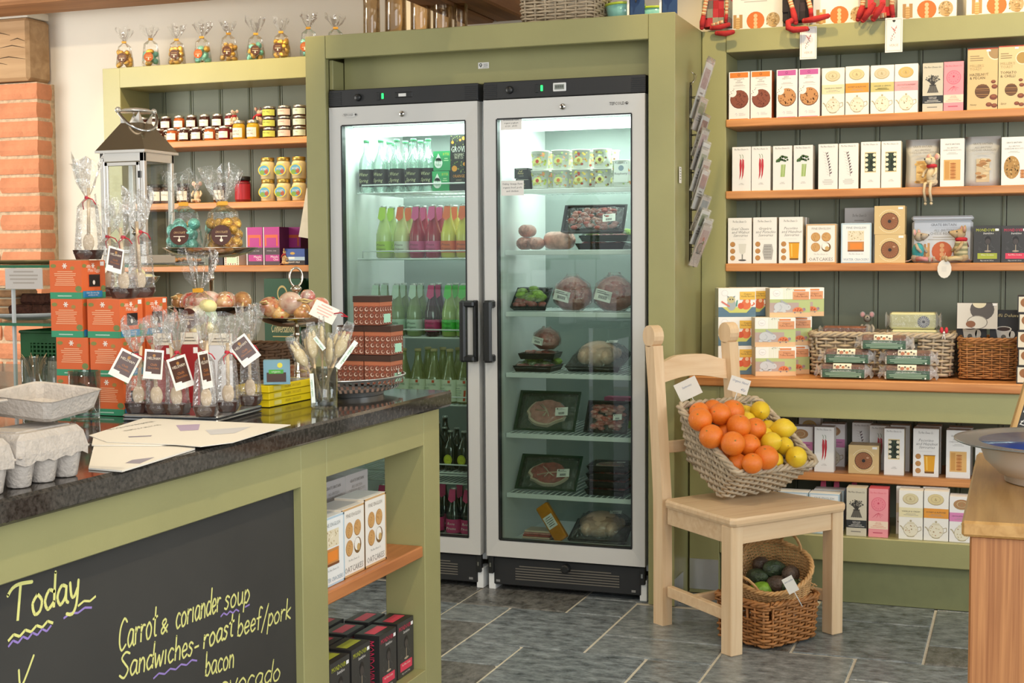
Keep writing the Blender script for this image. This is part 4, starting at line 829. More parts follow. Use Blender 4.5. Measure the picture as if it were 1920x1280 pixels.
# ================================================================== FRIDGE CONTENTS
qa = lambda u: 600+u/2.783
inL = lambda x: -2.361 < x < -1.905
qc = lambda u: 560+u/3.047
YL0 = 4.655+.165
EPS = .0016
WATERB = film('clear_bottle', '#dcebe4', .12, .04, milky=.1, mcol='#cfe3da')
BLKL = mat('black_label', '#25241f', .5)
def water(): 
    m = bottle(.2, .029, WATERB, BLKL, mat('green_cap', '#3f8a5a', .4), lab0=.11, lab1=.44, txt='Water|Spring', tcol='#c9cc9a'); return m
for i, (u, dy) in enumerate(((243, 0), (318, 0), (402, 0), (489, 0), (278, .085), (362, .085), (446, .085), (525, .085), (565, .02), (300, .17), (390, .17), (480, .17), (560, .16))):
    x = P(qa(u), 300, Y=YL0+dy).x
    if not inL(x): continue
    stamp('water', lambda: water().build('drink_bottle'), (x, YL0+dy, LZ[0]+EPS), 'clear water bottle with black label, %s' % (('leftmost in front', 'second from the left in front', 'third from the left in front', 'fourth from the left in front', 'behind the leftmost pair', 'behind the second and third', 'behind the third and fourth', 'behind, near the green cartons', 'beside the green cartons', 'deepest row, left', 'deepest row, middle', 'deepest row, nearer the cartons', 'deepest row, behind the green cartons')[i]), 'bottle', 'water bottles on the top fridge shelf' if i < 9 and i < 4 else 'water bottles behind the front row')
def gcart(m, w, h):
    m.rect(0, h*.75, w, h, ink('#39b26a'), 1); m.disc(w*.3, h*.4, w*.24, ink('#f2f4ee'), 2, h*.27); m.poly([(w*.1, h*.5), (w*.5, h*.5), (w*.3, h*.9)], ink('#f2f4ee'), 2)
    m.text('Yeo', w*.3, h*.42, h*.15, ink('#2f9a58'), 3, maxw=w*.3); m.text('Valley', w*.3, h*.25, h*.15, ink('#2f9a58'), 3, maxw=w*.34); m.text('BUTTER', w*.76, h*.78, h*.13, ink('#d8e04a'), 3, maxw=w*.36); greek(m, w*.6, w*.9, h*.6, 2, h*.1, '#bfe8b0')
CART['green'] = (.06, '#2fa060', gcart, '#278a50', None); CART['grove'] = (.06, '#25261f', None, '#1d1e18', None)
def grove(m, w, h):
    rr = random.Random(4)
    for i in range(60): x, y = w*rr.uniform(0, 1), h*rr.choice((rr.uniform(.72, 1), rr.uniform(.3, .55))); a = rr.uniform(0, 3); m.poly([(x, y), (x+w*.05*cos(a), y+w*.05*sin(a)), (x+w*.1*cos(a+.3), y+w*.1*sin(a+.3)), (x+w*.04*cos(a+.8), y+w*.04*sin(a+.8))], ink(rr.choice(('#8fae3a', '#5f8a2e', '#c9cf6a'))), 1)
    for x, y, r in ((.25, .4, .16), (.8, .95, .1), (.15, .88, .08), (.85, .48, .1), (.6, .92, .07)): m.disc(w*x, h*y, w*r, ink('#e79a2e'), 2)
    m.text('GROVE', w*.5, h*.7, h*.11, ink('#f0efe6'), 3, maxw=w*.86); m.text('ORGANIC', w*.52, h*.63, h*.05, ink('#e9e6c8'), 3, maxw=w*.6); m.text('FRUIT CO', w*.52, h*.575, h*.05, ink('#e9e6c8'), 3, maxw=w*.5); m.text('ORANGE', w*.5, h*.235, h*.055, ink('#e79a2e'), 3, maxw=w*.7); greek(m, w*.25, w*.75, h*.18, 2, h*.04, '#8a8064')
CART['grove'] = (.06, '#25261f', grove, '#1d1e18', None)
for n_, (l, r, t0, t1, lab) in enumerate(((585, 675, 338, 440, 'bright green butter carton standing on the top fridge shelf'), (583, 674, 230, 335, 'bright green butter carton stacked on another'))):
    if n_ == 0: put('green', qa(l), qa(r), 200+t0/2.783, LZ[0]+.001, YL0-.025, lab, 'green cartons in the fridge', name='butter_carton', cat='carton')
    else: put('green', qa(l), qa(r), 0, LZ[0]+.0012+CAT['green'][1]+.002, YL0-.025, lab, 'green cartons in the fridge', name='butter_carton', cat='carton')
put('grove', qa(678), qa(768), 200+152/2.783, LZ[0]+.001, YL0-.025, 'tall black orange juice carton at the end of the top fridge shelf', name='juice_carton', cat='carton')
GRN = drink('lime_cordial', '#c3d68a'); RED = drink('raspberry_cordial', '#a5263a'); YEL = drink('citrus_cordial', '#d9cf58'); LEM = drink('lemon_cordial', '#cfd58c')
LIME = mat('lime_label', '#b5d94c', .45); ORG = mat('orange_label', '#e8713c', .45); PNK2 = mat('raspberry_label', '#d0588a', .45); PALE = mat('pale_label', '#cfe6d2', .45); GRL = mat('bright_green_label', '#55cc4e', .45); MAG = mat('magenta_label', '#cf3f78', .45); CRM = mat('cream_label', '#dfe6cf', .45)
CAPS = mat('silver_cap', '#c9cdc9', .3, .8); ELD = drink('elderflower_green', '#8aa06a'); DMAG = drink('blackcurrant', '#3a1724'); GR2 = drink('apple_mint', '#9fb860'); PALEW = film('pale_wine_bottle', '#d3d9a4', .1, .05, milky=.25, mcol='#c6cc8c')
JJ = dict(lab0=.1, lab1=.32, shape='juice')
row2 = ((245, 0, 'lime', GRN, LIME, LIME), (335, 0, 'lime', GRN, LIME, LIME), (428, 0, 'lemonorange', LEM, CRM, ORG), (508, 0, 'rasp', RED, PNK2, PNK2), (592, 0, 'rasp', RED, PNK2, PNK2), (672, 0, 'citrus', YEL, ORG, ORG), (752, 0, 'citrus', YEL, ORG, ORG),
        (287, .085, 'lime', GRN, LIME, LIME), (378, .085, 'lime', GRN, LIME, LIME), (470, .085, 'lemonorange', LEM, CRM, ORG), (545, .085, 'rasp', RED, PNK2, PNK2), (630, .085, 'rasp', RED, PNK2, PNK2), (708, .085, 'citrus', YEL, ORG, ORG), (780, .085, 'citrus', YEL, ORG, ORG))
NM = {'lime': 'pale green drink bottle with lime label', 'lemonorange': 'pale yellow drink bottle with orange collar', 'rasp': 'red drink bottle with pink label and collar', 'citrus': 'yellow drink bottle with orange label and collar'}
seen = {}
for u, dy, k, lq, lb, co in row2:
    x = P(qa(u), 450, Y=YL0+dy).x
    if not inL(x): continue
    seen[k, dy] = seen.get((k, dy), 0)+1
    stamp(('j', k), lambda: bottle(.2, .0305, lq, lb, CAPS, collar=co, txt='Presse|Organic', tcol='#5a3a3a', **JJ).build('drink_bottle'), (x, YL0+dy, LZ[1]+EPS), NM[k]+(', front row, ' if dy == 0 else ', second row, ')+('nearer the left' if seen[k, dy] == 1 else 'nearer the handle'), 'bottle', 'cordial bottles on the second fridge shelf')
row3 = ((300, 0, 'elder'), (345, .085, 'elder'), (405, .0, 'elder'), (494, 0, 'elder'), (588, 0, 'blackc'), (677, 0, 'apple'), (752, 0, 'apple'), (440, .085, 'elder'), (530, .085, 'elder'), (622, .085, 'blackc'), (712, .085, 'apple'), (235, 0, 'redc'), (260, .085, 'redc'))
SP3 = {'elder': (ELD, PALE, PALE, 'green drink bottle with pale label'), 'blackc': (DMAG, MAG, MAG, 'dark purple drink bottle with magenta label'), 'apple': (GR2, GRL, GRL, 'green drink bottle with bright green label'), 'redc': (DKG, PALE, mat('red_label', '#b8303a', .45), 'dark drink bottle with red collar behind the patterned boxes')}
seen = {}
for u, dy, k in row3:
    lq, lb, co, nm = SP3[k]; x = P(qa(u), 600, Y=YL0+dy).x
    if not inL(x): continue
    seen[k, dy] = seen.get((k, dy), 0)+1
    stamp(('j', k), lambda: bottle(.2, .0305, lq, lb, CAPS, collar=co, txt='Presse|Organic', tcol='#4a4a4a', **JJ).build('drink_bottle'), (x, YL0+dy, LZ[2]+EPS), nm+', third shelf, '+('front' if dy == 0 else 'second')+' row'+('', ', second of them', ', third of them', ', fourth of them')[seen[k, dy]-1], 'bottle', 'cordial bottles on the third fridge shelf')
def wine():
    m = bottle(.205, .034, PALEW, CRM, mat('cork_cap', '#c9b98a', .5), lab0=.04, lab1=.44, shape='juice'); m.frame((0, -.0355, .012), (1, 0, 0), (0, 0, 1))
    m.text('LUSCOMBE', 0, .055, .008, ink('#5c7a5c'), 2, maxw=.04); m.poly([(.004, .0), (.012, .0), (.016, .04), (.008, .04)], ink('#d0502c'), 2); m.rect(.004, .066, .014, .076, ink('#d0502c'), 2); greek(m, -.025, .0, .045, 4, .008, '#a9b8a0', 'l'); return m
for i, (u, dy) in enumerate(((775, 0), (865, 0), (952, 0), (683, .0), (740, .09), (825, .09), (915, .09), (600, 0))):
    x = P(qc(u), 700, Y=YL0+dy).x
    stamp('wine', lambda: wine().build('drink_bottle'), (x, YL0+dy, LZ[3]+EPS), 'pale wine bottle with cream and orange label, %s' % ('third from the handle' if i == 0 else 'second from the handle' if i == 1 else 'nearest the handle' if i == 2 else 'hidden part way behind the counter' if i == 3 else 'behind the patterned boxes' if i == 7 else 'second row, '+('left', 'middle', 'right')[i-4]), 'bottle', 'cream-labelled bottles on the fourth fridge shelf')
OVL = mat('yellow_oval_label', '#cfd63c', .45)
for i, (u, dy) in enumerate(((868, 0), (945, 0), (905, .085), (985, .085), (835, .085))):
    x = P(qc(u), 850, Y=YL0+dy).x
    stamp('tonic', lambda: bottle(.152, .027, DKG, OVL, CAPS, oval=True, txt='Tonic').build('drink_bottle'), (x, YL0+dy, LZ[4]+EPS), 'small dark bottle with yellow oval label, %s' % ('front row, farther from the handle' if i == 0 else 'front row, by the handle side' if i == 1 else ('second row, by the handle', 'second row, right', 'second row, left')[i-2]), 'bottle', 'small dark bottles on the fifth fridge shelf')
for i, (u, dy) in enumerate(((795, .0), (755, .07), (838, .17))):
    x = P(qc(u), 850, Y=YL0+dy).x
    stamp('shandy', lambda: bottle(.185, .03, DKG, mat('cream_oval', '#d9d6b4', .45), CAPS, oval=True, txt='SHANDY').build('drink_bottle'), (x, YL0+dy, LZ[4]+EPS), 'taller dark bottle with cream oval label, %s' % ('at the front edge' if i == 0 else 'behind the first' if i == 1 else 'at the back'), 'bottle', 'shandy bottles on the fifth fridge shelf')
q6 = lambda u: 560+u/2.667
ZB = .155
for i, (u, dy) in enumerate(((777, 0), (850, 0), (728, .1), (812, .1), (425, .0), (350, 0), (690, .02))):
    x = P(q6(u), 960, Y=YL0+dy).x
    if not inL(x): continue
    stamp('pinkb', lambda: bottle(.185, .0305, DKG, MAG, CAPS, collar=MAG if True else None, lab0=.08, lab1=.36, shape='juice', txt='Rose|Presse').build('drink_bottle'), (x, YL0+dy, ZB+EPS), 'dark bottle with pink label on the fridge floor, %s' % ('left of the front pair' if i == 0 else 'right of the front pair' if i == 1 else 'in the second row, left' if i == 2 else 'in the second row, right' if i == 3 else 'in the counter opening, nearer the post' if i == 4 else 'in the counter opening, farther left' if i == 5 else 'behind the counter post'), 'bottle', 'pink-labelled bottles on the fridge floor')
# ---- right fridge
qr = lambda u: 900+u/2.559
qs = lambda u: 900+u/2.327
yr = lambda v: 120+v/2.56
ys = lambda v: 600+v/2.327
YR0 = 4.655+.155
def pot(R, H, seed, txt, tub=False):
    m = MB(); C = ink('#e9ebe2', .4); m.lathe([(R*.86, 0), (R*.88, .002), (R, H*.94), (R*1.06, H*.945), (R*1.06, H), (0, H)], C, 18)
    rr = random.Random(seed); cols = (('#cfd65a', '#9fae3a', '#d98a5a'), ('#d9b8d4', '#b9d08a', '#e3a06a'), ('#e0d44a', '#b9462e', '#e9c95a'), ('#c9d06a', '#8a5a2c', '#f2f0e6'))[seed % 4]
    for i in range(26):
        a = rr.uniform(-2.6, -.5); z = H*rr.uniform(.08, .85); q = R*(.89+.12*z/H); s = R*rr.uniform(.07, .18); c_, s_ = cos(a), sin(a)
        m.frame((q*c_*1.005, q*s_*1.005, z), (-s_, c_, 0), (0, 0, 1)); m.disc(0, 0, s, ink(rr.choice(cols)), 1+i % 3, s*.8, n=8)
    m.frame((R*.02, -R*.985, H*.4), (1, 0, 0), (0, .07, 1)); m.disc(0, 0, R*.5, ink('#e6e28e'), 5, H*.2); m.disc(0, H*.02, R*.2, ink(('#c0392e', '#d9763c', '#b98a2e', '#7a4a24')[seed % 4]), 6, H*.1); m.text(txt, 0, -H*.16, H*.08, ink('#5a5a3a'), 6, maxw=R*.8)
    m.text('Yeo Valley', 0, H*.33, H*.1, ink('#6a8a4a'), 6, maxw=R); return m
SD = ('STRAWBERRY', 'RHUBARB', 'VANILLA', 'TOFFEE')
PH = P(qr(288), yr(510), Y=YR0).z-RZ[0]
for lv in (0, 1):
    for i, u in enumerate((288, 388, 485, 586)):
        for row in (0, 1):
            x = P(qr(u)+(16 if row else 0), 330, Y=YR0+.085*row).x; sd = i
            stamp(('pot', sd), lambda: pot(.0325, PH-.001, sd, SD[sd]).build('yoghurt_pot'), (x, YR0+.085*row, RZ[0]+.0012+lv*(PH+.0006)), '%s yoghurt pot, %s layer, %s row' % (SD[sd].lower(), ('lower', 'upper')[lv], ('front', 'back')[row]), 'pot', 'yoghurt pots on the top right fridge shelf')
def tub():
    m = pot(.042, .095, 1, 'Raspberry'); m.frame((0, -.0425, .03), (1, 0, 0), (0, .07, 1)); m.rect(-.026, -.015, .026, .06, ink('#eef0ec'), 8); m.disc(0, .035, .01, ink('#8a9aa8'), 9); m.text('Rachel\'s', 0, .05, .01, ink('#6a7480'), 9); m.text('Raspberry', 0, .012, .008, ink('#444a52'), 9); greek(m, -.02, .02, .004, 3, .006, '#b9bfc4'); return m
x = P(qr(692), 320, Y=YR0).x; tag(tub().build('yoghurt_tub', None, (x, YR0, RZ[0]+.0012)), 'large white raspberry yoghurt tub beside the small pots', 'pot')
def pastry(m, w, h): m.text('Puff', w*.45, h*.62, h*.17, ink('#d8c98a'), 2, shear=.2); m.text('Pastry', w*.45, h*.42, h*.17, ink('#d8c98a'), 2, shear=.2); m.text('ORGANIC', w*.5, h*.2, h*.08, ink('#b9b9a8'), 2, maxw=w*.7); m.rect(w*.1, h*.9, w*.9, h*.94, ink('#b9b9a8'), 1)
CART['pastry'] = (.09, '#26282b', pastry, '#1d1f22', None); CAT['pastry'] = (.054, .037)
put('pastry', qr(180), 0, 0, RZ[0]+.0006, YR0-.02, 'black puff pastry box under another on the fridge shelf', 'puff pastry boxes', name='pastry_box'); COL.objects[-1].location.x = P(qr(214), 340, Y=YR0).x
put('pastry', qr(180), 0, 0, RZ[0]+.0395, YR0-.02, 'black puff pastry box lying on top of another', 'puff pastry boxes', name='pastry_box'); COL.objects[-1].location.x = P(qr(207), 330, Y=YR0).x
# notices stuck on the glass of the right door
for u0, v0, u1, v1, lines in ((102, 558, 210, 632, ('Oakley Grange Farm', 'organic beef, pork', 'and chicken')), (100, 252, 200, 318, ('Rockefields Farm', 'organic yoghurt', '£1.20   £4.55'))):
    a = P(qr(u0), yr(v1), Y=4.664); b_ = P(qr(u1), yr(v0), Y=4.664); w_, h_ = b_.x-a.x, b_.z-a.z
    m = MB(); m.box(-w_/2, -.0006, 0, w_/2, 0, h_, CARD); m.frame((-w_/2, -.0006, 0), (1, 0, 0), (0, 0, 1))
    for i, t in enumerate(lines): m.text(t, w_/2, h_*(.72-.24*i), h_*.13, ink('#4a4a48'), 1, maxw=w_*.88)
    tag(m.build('paper_notice', None, ((a.x+b_.x)/2, 4.664, a.z)), 'small white %s notice taped inside the right fridge door' % ('meat' if u0 == 102 else 'faint yoghurt price'), 'notice', 'notices on the fridge glass')
MEAT = mat('raw_meat', '#b2574e', .35, vary=.3, vscale=60, coat=.4); MEATP = mat('pink_meat', '#c98a80', .35, vary=.25, vscale=50, coat=.4); FAT = mat('fat', '#e2c9b0', .4, coat=.3); CHICK = mat('chicken_skin', '#e6bba4', .35, vary=.12, vscale=40, coat=.5); TRAY = mat('dark_green_tray', '#1f3a28', .3); BTRAY = mat('black_tray', '#181a19', .3); LETT = mat('lettuce', '#8fae4e', .5, vary=.35, vscale=60)
def blob(rng, n, rx, ry, j=.15): return [(rx*(1+rng.uniform(-j, j))*cos(2*pi*i/n), ry*(1+rng.uniform(-j, j))*sin(2*pi*i/n)) for i in range(n)]
def slab_(m, pts, z0, z1, mat_):
    n = len(pts); v = [(x, y, z0) for x, y in pts]+[(x*.93, y*.93, z1) for x, y in pts]
    m.add(v, [tuple(range(n-1, -1, -1)), tuple(range(n, 2*n))]+[(i, (i+1) % n, n+(i+1) % n, n+i) for i in range(n)], mat_, False)
def price(m, x, y, s, z, ang=0):
    m.frame((x, y, z), (cos(ang), sin(ang), 0), (-sin(ang), cos(ang), 0)); m.rect(-s, -s*.7, s, s*.7, CARD, 1); [m.rect(-s*.5+s*.12*i, -s*.5, -s*.44+s*.12*i+s*.03*(i % 2), -s*.1, ink('#333333'), 2) for i in range(8)]; greek(m, -s*.8, s*.6, s*.45, 2, s*.2, '#8a8a88', 'l'); m.disc(-s*.7, s*.5, s*.12, ink('#3a3a38'), 2, n=8)
def meat_tray(w, d, kind, seed, tray=TRAY):
    """parts: tray, meat, film"""
    rr = random.Random(seed); m = MB(); t = .022
    m.add([(-w*.44, -d*.44, 0), (w*.44, -d*.44, 0), (w*.44, d*.44, 0), (-w*.44, d*.44, 0), (-w*.5, -d*.5, t), (w*.5, -d*.5, t), (w*.5, d*.5, t), (-w*.5, d*.5, t), (-w*.46, -d*.45, t), (w*.46, -d*.45, t), (w*.46, d*.45, t), (-w*.46, d*.45, t), (-w*.42, -d*.41, .006), (w*.42, -d*.41, .006), (w*.42, d*.41, .006), (-w*.42, d*.41, .006)],
          [(3, 2, 1, 0)]+[(i, (i+1) % 4, 4+(i+1) % 4, 4+i) for i in range(4)]+[(4+i, 4+(i+1) % 4, 8+(i+1) % 4, 8+i) for i in range(4)]+[(8+i, 8+(i+1) % 4, 12+(i+1) % 4, 12+i) for i in range(4)]+[(12, 13, 14, 15)], tray)
    f = MB()
    if kind == 'steak':
        p = blob(rr, 22, w*.3, d*.3, .1); slab_(m, [], 0, 0, FAT) if 0 else None
        slab_(f, [(x*1.08-w*.02, y*1.08-d*.02) for x, y in p], .007, .019, FAT); slab_(f, p, .012, .0215, MEATP if seed % 2 else MEAT)
        for i in range(3): a = rr.uniform(0, 6); f.tube([(w*.2*cos(a), d*.2*sin(a), .0215), (0, 0, .0215), (w*.12*cos(a+2), d*.15*sin(a+2), .0215)], .0025, FAT, 4)
    elif kind == 'mince':
        for i in range(60): f.ell((rr.uniform(-.36, .36)*w, rr.uniform(-.34, .34)*d, rr.uniform(.012, .022)), .016, .009, .008, rr.choice((MEAT, MEATP, MEAT)), 6, 4)
    elif kind == 'salad':
        for i in range(16): f.ell((rr.uniform(-.36, .36)*w, rr.uniform(-.1, .36)*d, rr.uniform(.02, .034)), .024, .016, .014, LETT, 7, 4)
        for i in range(14): f.ell((rr.uniform(-.36, .36)*w, rr.uniform(-.36, .05)*d, .018), .02, .014, .01, MEAT, 6, 4)
    elif kind == 'chicken':
        f.ell((0, 0, .045), w*.36, d*.36, .045, CHICK, 16, 10)
        for s in (-1, 1): f.ell((s*w*.2, -d*.18, .045), w*.13, d*.22, .03, CHICK, 12, 8); f.ell((s*w*.3, d*.12, .04), w*.1, d*.16, .02, CHICK, 10, 6)
    fm = MB(); n = 8; hh = .085 if kind == 'chicken' else .038 if kind == 'salad' else .026; v = []
    for i in range(n+1):
        for j in range(n+1):
            x, y = -.5+i/n, -.5+j/n; e = max(abs(x), abs(y))*2; dome = (1-e**3) if kind == 'chicken' else (1-e**8)
            v.append((x*w*1.01, y*d*1.01, t*.6+(hh-t*.6)*dome+rr.uniform(-.0015, .0015)))
    fm.add(v, [(i*(n+1)+j, (i+1)*(n+1)+j, (i+1)*(n+1)+j+1, i*(n+1)+j+1) for i in range(n) for j in range(n)], WRAP, False)
    price(fm, w*.24, -d*.02 if kind != 'chicken' else d*.1, w*.1, hh+.001, .1)
    return m, f, fm
def pack(nm, u, v, Z, w, d, kind, seed, lab, tilt=0, rz=0, tray=TRAY, q=None, Y=None, lift=0):
    qx = q or qs; yy = Y or YR0; x = P(qx(u), 700, Y=yy).x
    o = thing(nm, lab, 'meat pack', (x, yy, Z+.0012+lift), group='packs in the right fridge', rot=(tilt, 0, rz))
    for n_, mb in zip(('tray', 'meat', 'wrapping'), meat_tray(w, d, kind, seed, tray)): mb.build(n_, o)
    return o
import math as _m
def sl(t, d): return sin(t)*d*.44+.001   # how high the middle of a tilted tray stands
T5 = radians(58)
pack('meat_tray', 300, 0, RZ[4], .24, .165, 'steak', 3, 'green tray with a gammon steak leaning on the fifth shelf', T5, 0, q=qs, Y=YR0+.06, lift=sl(T5, .165))
pack('meat_tray', 562, 0, RZ[4], .165, .13, 'mince', 4, 'tray of minced meat leaning beside the gammon tray', T5, 0, BTRAY, Y=YR0+.05, lift=sl(T5, .13))
pack('meat_tray', 305, 0, RZ[5], .24, .15, 'steak', 6, 'green tray with a dark steak leaning on the sixth shelf', radians(52), 0, Y=YR0+.06, lift=sl(radians(52), .15))
for i in range(4): pack('meat_tray', 572, 0, RZ[5], .155, .16, 'mince' if i < 3 else 'steak', 10+i, 'dark wrapped meat pack, %s of the stack of four' % ('lowest', 'second', 'third', 'topmost')[i], 0, .05*(i-1), BTRAY, Y=YR0+.06, lift=i*.029)
pack('chicken_pack', 530, 0, ZB, .22, .2, 'chicken', 7, 'whole chicken wrapped on a tray on the fridge floor', radians(12), .1, BTRAY, Y=YR0+.1, lift=.02)
pack('chicken_pack', 520, 0, RZ[3], .21, .18, 'chicken', 8, 'wrapped poultry joint with green label on the fourth shelf', radians(14), 0, BTRAY, Y=YR0+.09, lift=.022)
pack('meat_tray', 255, 0, RZ[2], .14, .11, 'salad', 9, 'tray of meat with green garnish on the third shelf', radians(40), 0, BTRAY, q=qr, Y=YR0+.04, lift=sl(radians(40), .11))
pack('meat_tray', 255, 0, RZ[3], .15, .15, 'salad', 11, 'wrapped pack with red and green slices on the fourth shelf', 0, 0, BTRAY, Y=YR0+.05)
pack('meat_tray', 265, 0, RZ[3], .14, .14, 'mince', 12, 'wrapped pack lying on the red and green pack', 0, .1, BTRAY, Y=YR0+.06, lift=.045)
pack('meat_tray', 555, 0, RZ[1], .235, .12, 'mince', 13, 'large clear wrapped meat tray leaning on the second shelf', radians(56), .06, BTRAY, q=qr, Y=YR0+.05, lift=.056+sl(radians(56), .12))
pack('meat_tray', 600, 0, RZ[1], .19, .13, 'mince', 14, 'dark wrapped tray under the leaning clear pack', 0, 0, BTRAY, q=qr, Y=YR0+.1)
pack('meat_tray', 615, 0, RZ[1], .19, .12, 'salad', 15, 'dark tray with green bits under the leaning clear pack', 0, 0, TRAY, q=qr, Y=YR0+.1, lift=.029)
def ham(rx, ry, rz_, seed):
    rr = random.Random(seed); m = MB(); m.ell((0, 0, rz_), rx, ry, rz_, MEATP, 18, 10, egg=.12)
    f = MB(); f.ell((rx*.05, -ry*.06, rz_*.98), rx*.88, ry*.97, rz_*.9, MEAT, 16, 9)
    g = MB(); g.lathe([(rx*.5, 0), (rx*1.02, rz_*.5), (rx*1.05, rz_), (rx*.9, rz_*1.6), (rx*.35, rz_*2.05), (rx*.3, rz_*2.2)], WRAP, 16, False, sy=ry/rx*1.03, rip=lambda i, j, a: (1+rr.uniform(-.03, .05), 0), caps=False)
    g.frame((-rx*.35, -ry*1.06, rz_*.9), (cos(.25), 0, -sin(.25)), (sin(.25), 0, cos(.25))); s = rx*.42; g.rect(-s, -s*.65, s, s*.65, CARD, 1); [g.rect(-s*.5+s*.13*i, -s*.4, -s*.43+s*.13*i, s*.0, ink('#333333'), 2) for i in range(8)]; greek(g, -s*.8, s*.8, s*.4, 2, s*.2, '#8a8a88', 'l'); return m, f, g
for u, seed, sz, lab, Z, q_, yy in ((445, 1, (.072, .05, .062), 'wrapped ham joint next to the garnished tray on third shelf', RZ[2], qr, YR0+.04), (645, 2, (.074, .055, .064), 'wrapped ham joint with white price label on third shelf', RZ[2], qr, YR0+.03), (290, 3, (.05, .05, .04), 'dark wrapped joint on top of the sliced packs', RZ[3]+.077, qs, YR0+.06)):
    x = P(q_(u), 560, Y=yy).x; o = thing('ham_joint', lab, 'meat', (x, yy, Z+.0015), group='joints in the right fridge')
    for n_, mb in zip(('fat', 'meat', 'wrapping'), ham(*sz, seed)): mb.build(n_, o)
def roll(R, L, mat_):
    m = MB(); m.T = Matrix.Translation((0, 0, R)) @ Matrix.Rotation(pi/2, 4, 'X') @ Matrix.Translation((0, 0, -L/2)); m.lathe([(R*.3, 0), (R*.9, L*.06), (R, L*.2), (R, L*.8), (R*.85, L*.94), (R*.25, L), (R*.4, L*1.05)], mat_, 14)
    for a in range(7): m.tube([(R*.3*cos(a*.9), R*.3*sin(a*.9), L*.985), (R*.86*cos(a*.9), R*.86*sin(a*.9), L*.95)], .0015, WRAP, 4)
    return m
SAUS = mat('sausage_meat', '#c48a7c', .35, vary=.2, vscale=90, coat=.5)
for i, (u, z, yy, lab) in enumerate(((200, 0, 0, 'pink sausage meat roll at the bottom left of second shelf'), (254, 0, -.01, 'pink sausage meat roll with yellow band beside another'), (206, .0465, .01, 'pink sausage meat roll lying on two others'))):
    x = P(qr(u), 460, Y=YR0).x; stamp('roll', lambda: roll(.0235, .1, SAUS).build('sausage_roll'), (x, YR0+.04+yy, RZ[1]+.0012+z), lab, 'meat', 'sausage meat rolls')
x = P(qr(330), 440, Y=YR0).x; m = roll(.034, .12, mat('pink_slices', '#d8a08e', .35, vary=.3, vscale=40, coat=.5)); tag(m.build('sausage_roll', None, (x+.015, YR0+.08, RZ[1]+.0012), rz=1.2), 'big pale pink wrapped roll behind the sausage meat rolls', 'meat')
def bacon():
    m = MB(); [m.box(-.055+.003*i, -.04, .008*i, .055+.003*i, .04, .008*i+.007, (MEATP, FAT, MEAT)[i % 3], .003) for i in range(5)]; return m
x = P(qs(235), 990, Y=YR0).x; tag(bacon().build('bacon_pack', None, (x, YR0+.05, ZB+.001)), 'layered pack of bacon beside the orange sleeve', 'meat pack')
m = MB(); OS = mat('orange_sleeve', '#d98a22', .3, .2, vary=.15); m.box(-.026, -.012, 0, .026, .012, .15, OS, .004); m.frame((-.02, -.0123, .055), (1, 0, 0), (0, 0, 1)); m.rect(0, 0, .04, .05, CARD, 1); greek(m, .004, .036, .04, 5, .008, '#777777')
x = P(qs(345), 990, Y=YR0).x; tag(m.build('orange_packet', None, (x+.012, YR0+.005, ZB+.014), rot=(-.12, -.62, 0)), 'orange packet with white label slanting against the bacon', 'packet')
def pinkbox(m, w, h): m.rect(0, 0, w, h*.25, ink('#a9c27a'), 1); m.disc(w*.5, h*.6, w*.3, ink('#b04a6c'), 1, h*.16); greek(m, w*.2, w*.8, h*.88, 2, h*.06, '#e0a0b4')
CART['pinkb'] = (.05, '#b8587a', pinkbox, '#8f3a58', None); CAT['pinkb'] = (.068, .115)
for i, u in enumerate((580, 648)): put('pinkb', 0, 1, 0, RZ[4]+.0008, YR0+.2, 'pink carton standing behind the minced meat tray, %s' % ('nearer the middle' if i == 0 else 'nearer the door frame'), 'pink cartons in the fridge', name='pink_carton', cat='carton'); COL.objects[-1].location.x = P(qs(u), 750, Y=YR0+.2).x
# ================================================================== LEFT SHELVES: JARS
JGL = film('jar_glass', '#f2f5f2', .06, .03)
def jar(R, H, fill, lid, label, lz=(.15, .62), lw=1.1, txt=None, tcol='#6a6a60', n=16, badge=None, lidh=.16):
    """parts: contents in glass, lid, label"""
    m = MB(); m.lathe([(R*.9, 0), (R, .003), (R, H*(1-lidh)*.86), (R*.82, H*(1-lidh))], fill, n)
    l = MB(); l.lathe([(R*.9, H*(1-lidh)), (R*.93, H*(1-lidh)+.001), (R*.93, H*.985), (R*.88, H), (0, H)], lid, n)
    b = MB(); k = 7; v = []
    for i in range(k+1): a = -pi/2+lw*(i/k-.5)*2; v += [(R*1.02*cos(a), R*1.02*sin(a), H*lz[0]), (R*1.02*cos(a), R*1.02*sin(a), H*lz[1])]
    b.add(v, [(2*i, 2*i+2, 2*i+3, 2*i+1) for i in range(k)], label, True)
    b.frame((0, -R*1.035, H*lz[0]), (1, 0, 0), (0, 0, 1)); hh = H*(lz[1]-lz[0])
    if txt:
        for i, t in enumerate(txt): b.text(t, 0, hh*(.55-.3*i), hh*.2, ink(tcol), 2, maxw=R*1.3)
    if badge: b.disc(0, hh*.5, R*.95, ink('#e9c82e'), 1, hh*.5); b.disc(0, hh*.5, R*.8, ink('#5aa0c4'), 2, hh*.42); b.disc(-R*.3, hh*.3, R*.4, ink('#7aa03a'), 3, hh*.2); b.disc(R*.35, hh*.38, R*.3, ink('#a8502e'), 3, hh*.22); b.text('HONEY', 0, hh*.5, hh*.2, ink('#f2f0e4'), 4, maxw=R)
    return m, l, b
def jarthing(nm, *a, **k):
    o = thing(nm, None, None)
    for n_, mb in zip(('contents', 'lid', 'label'), jar(*a, **k)): mb.build(n_, o)
    return o
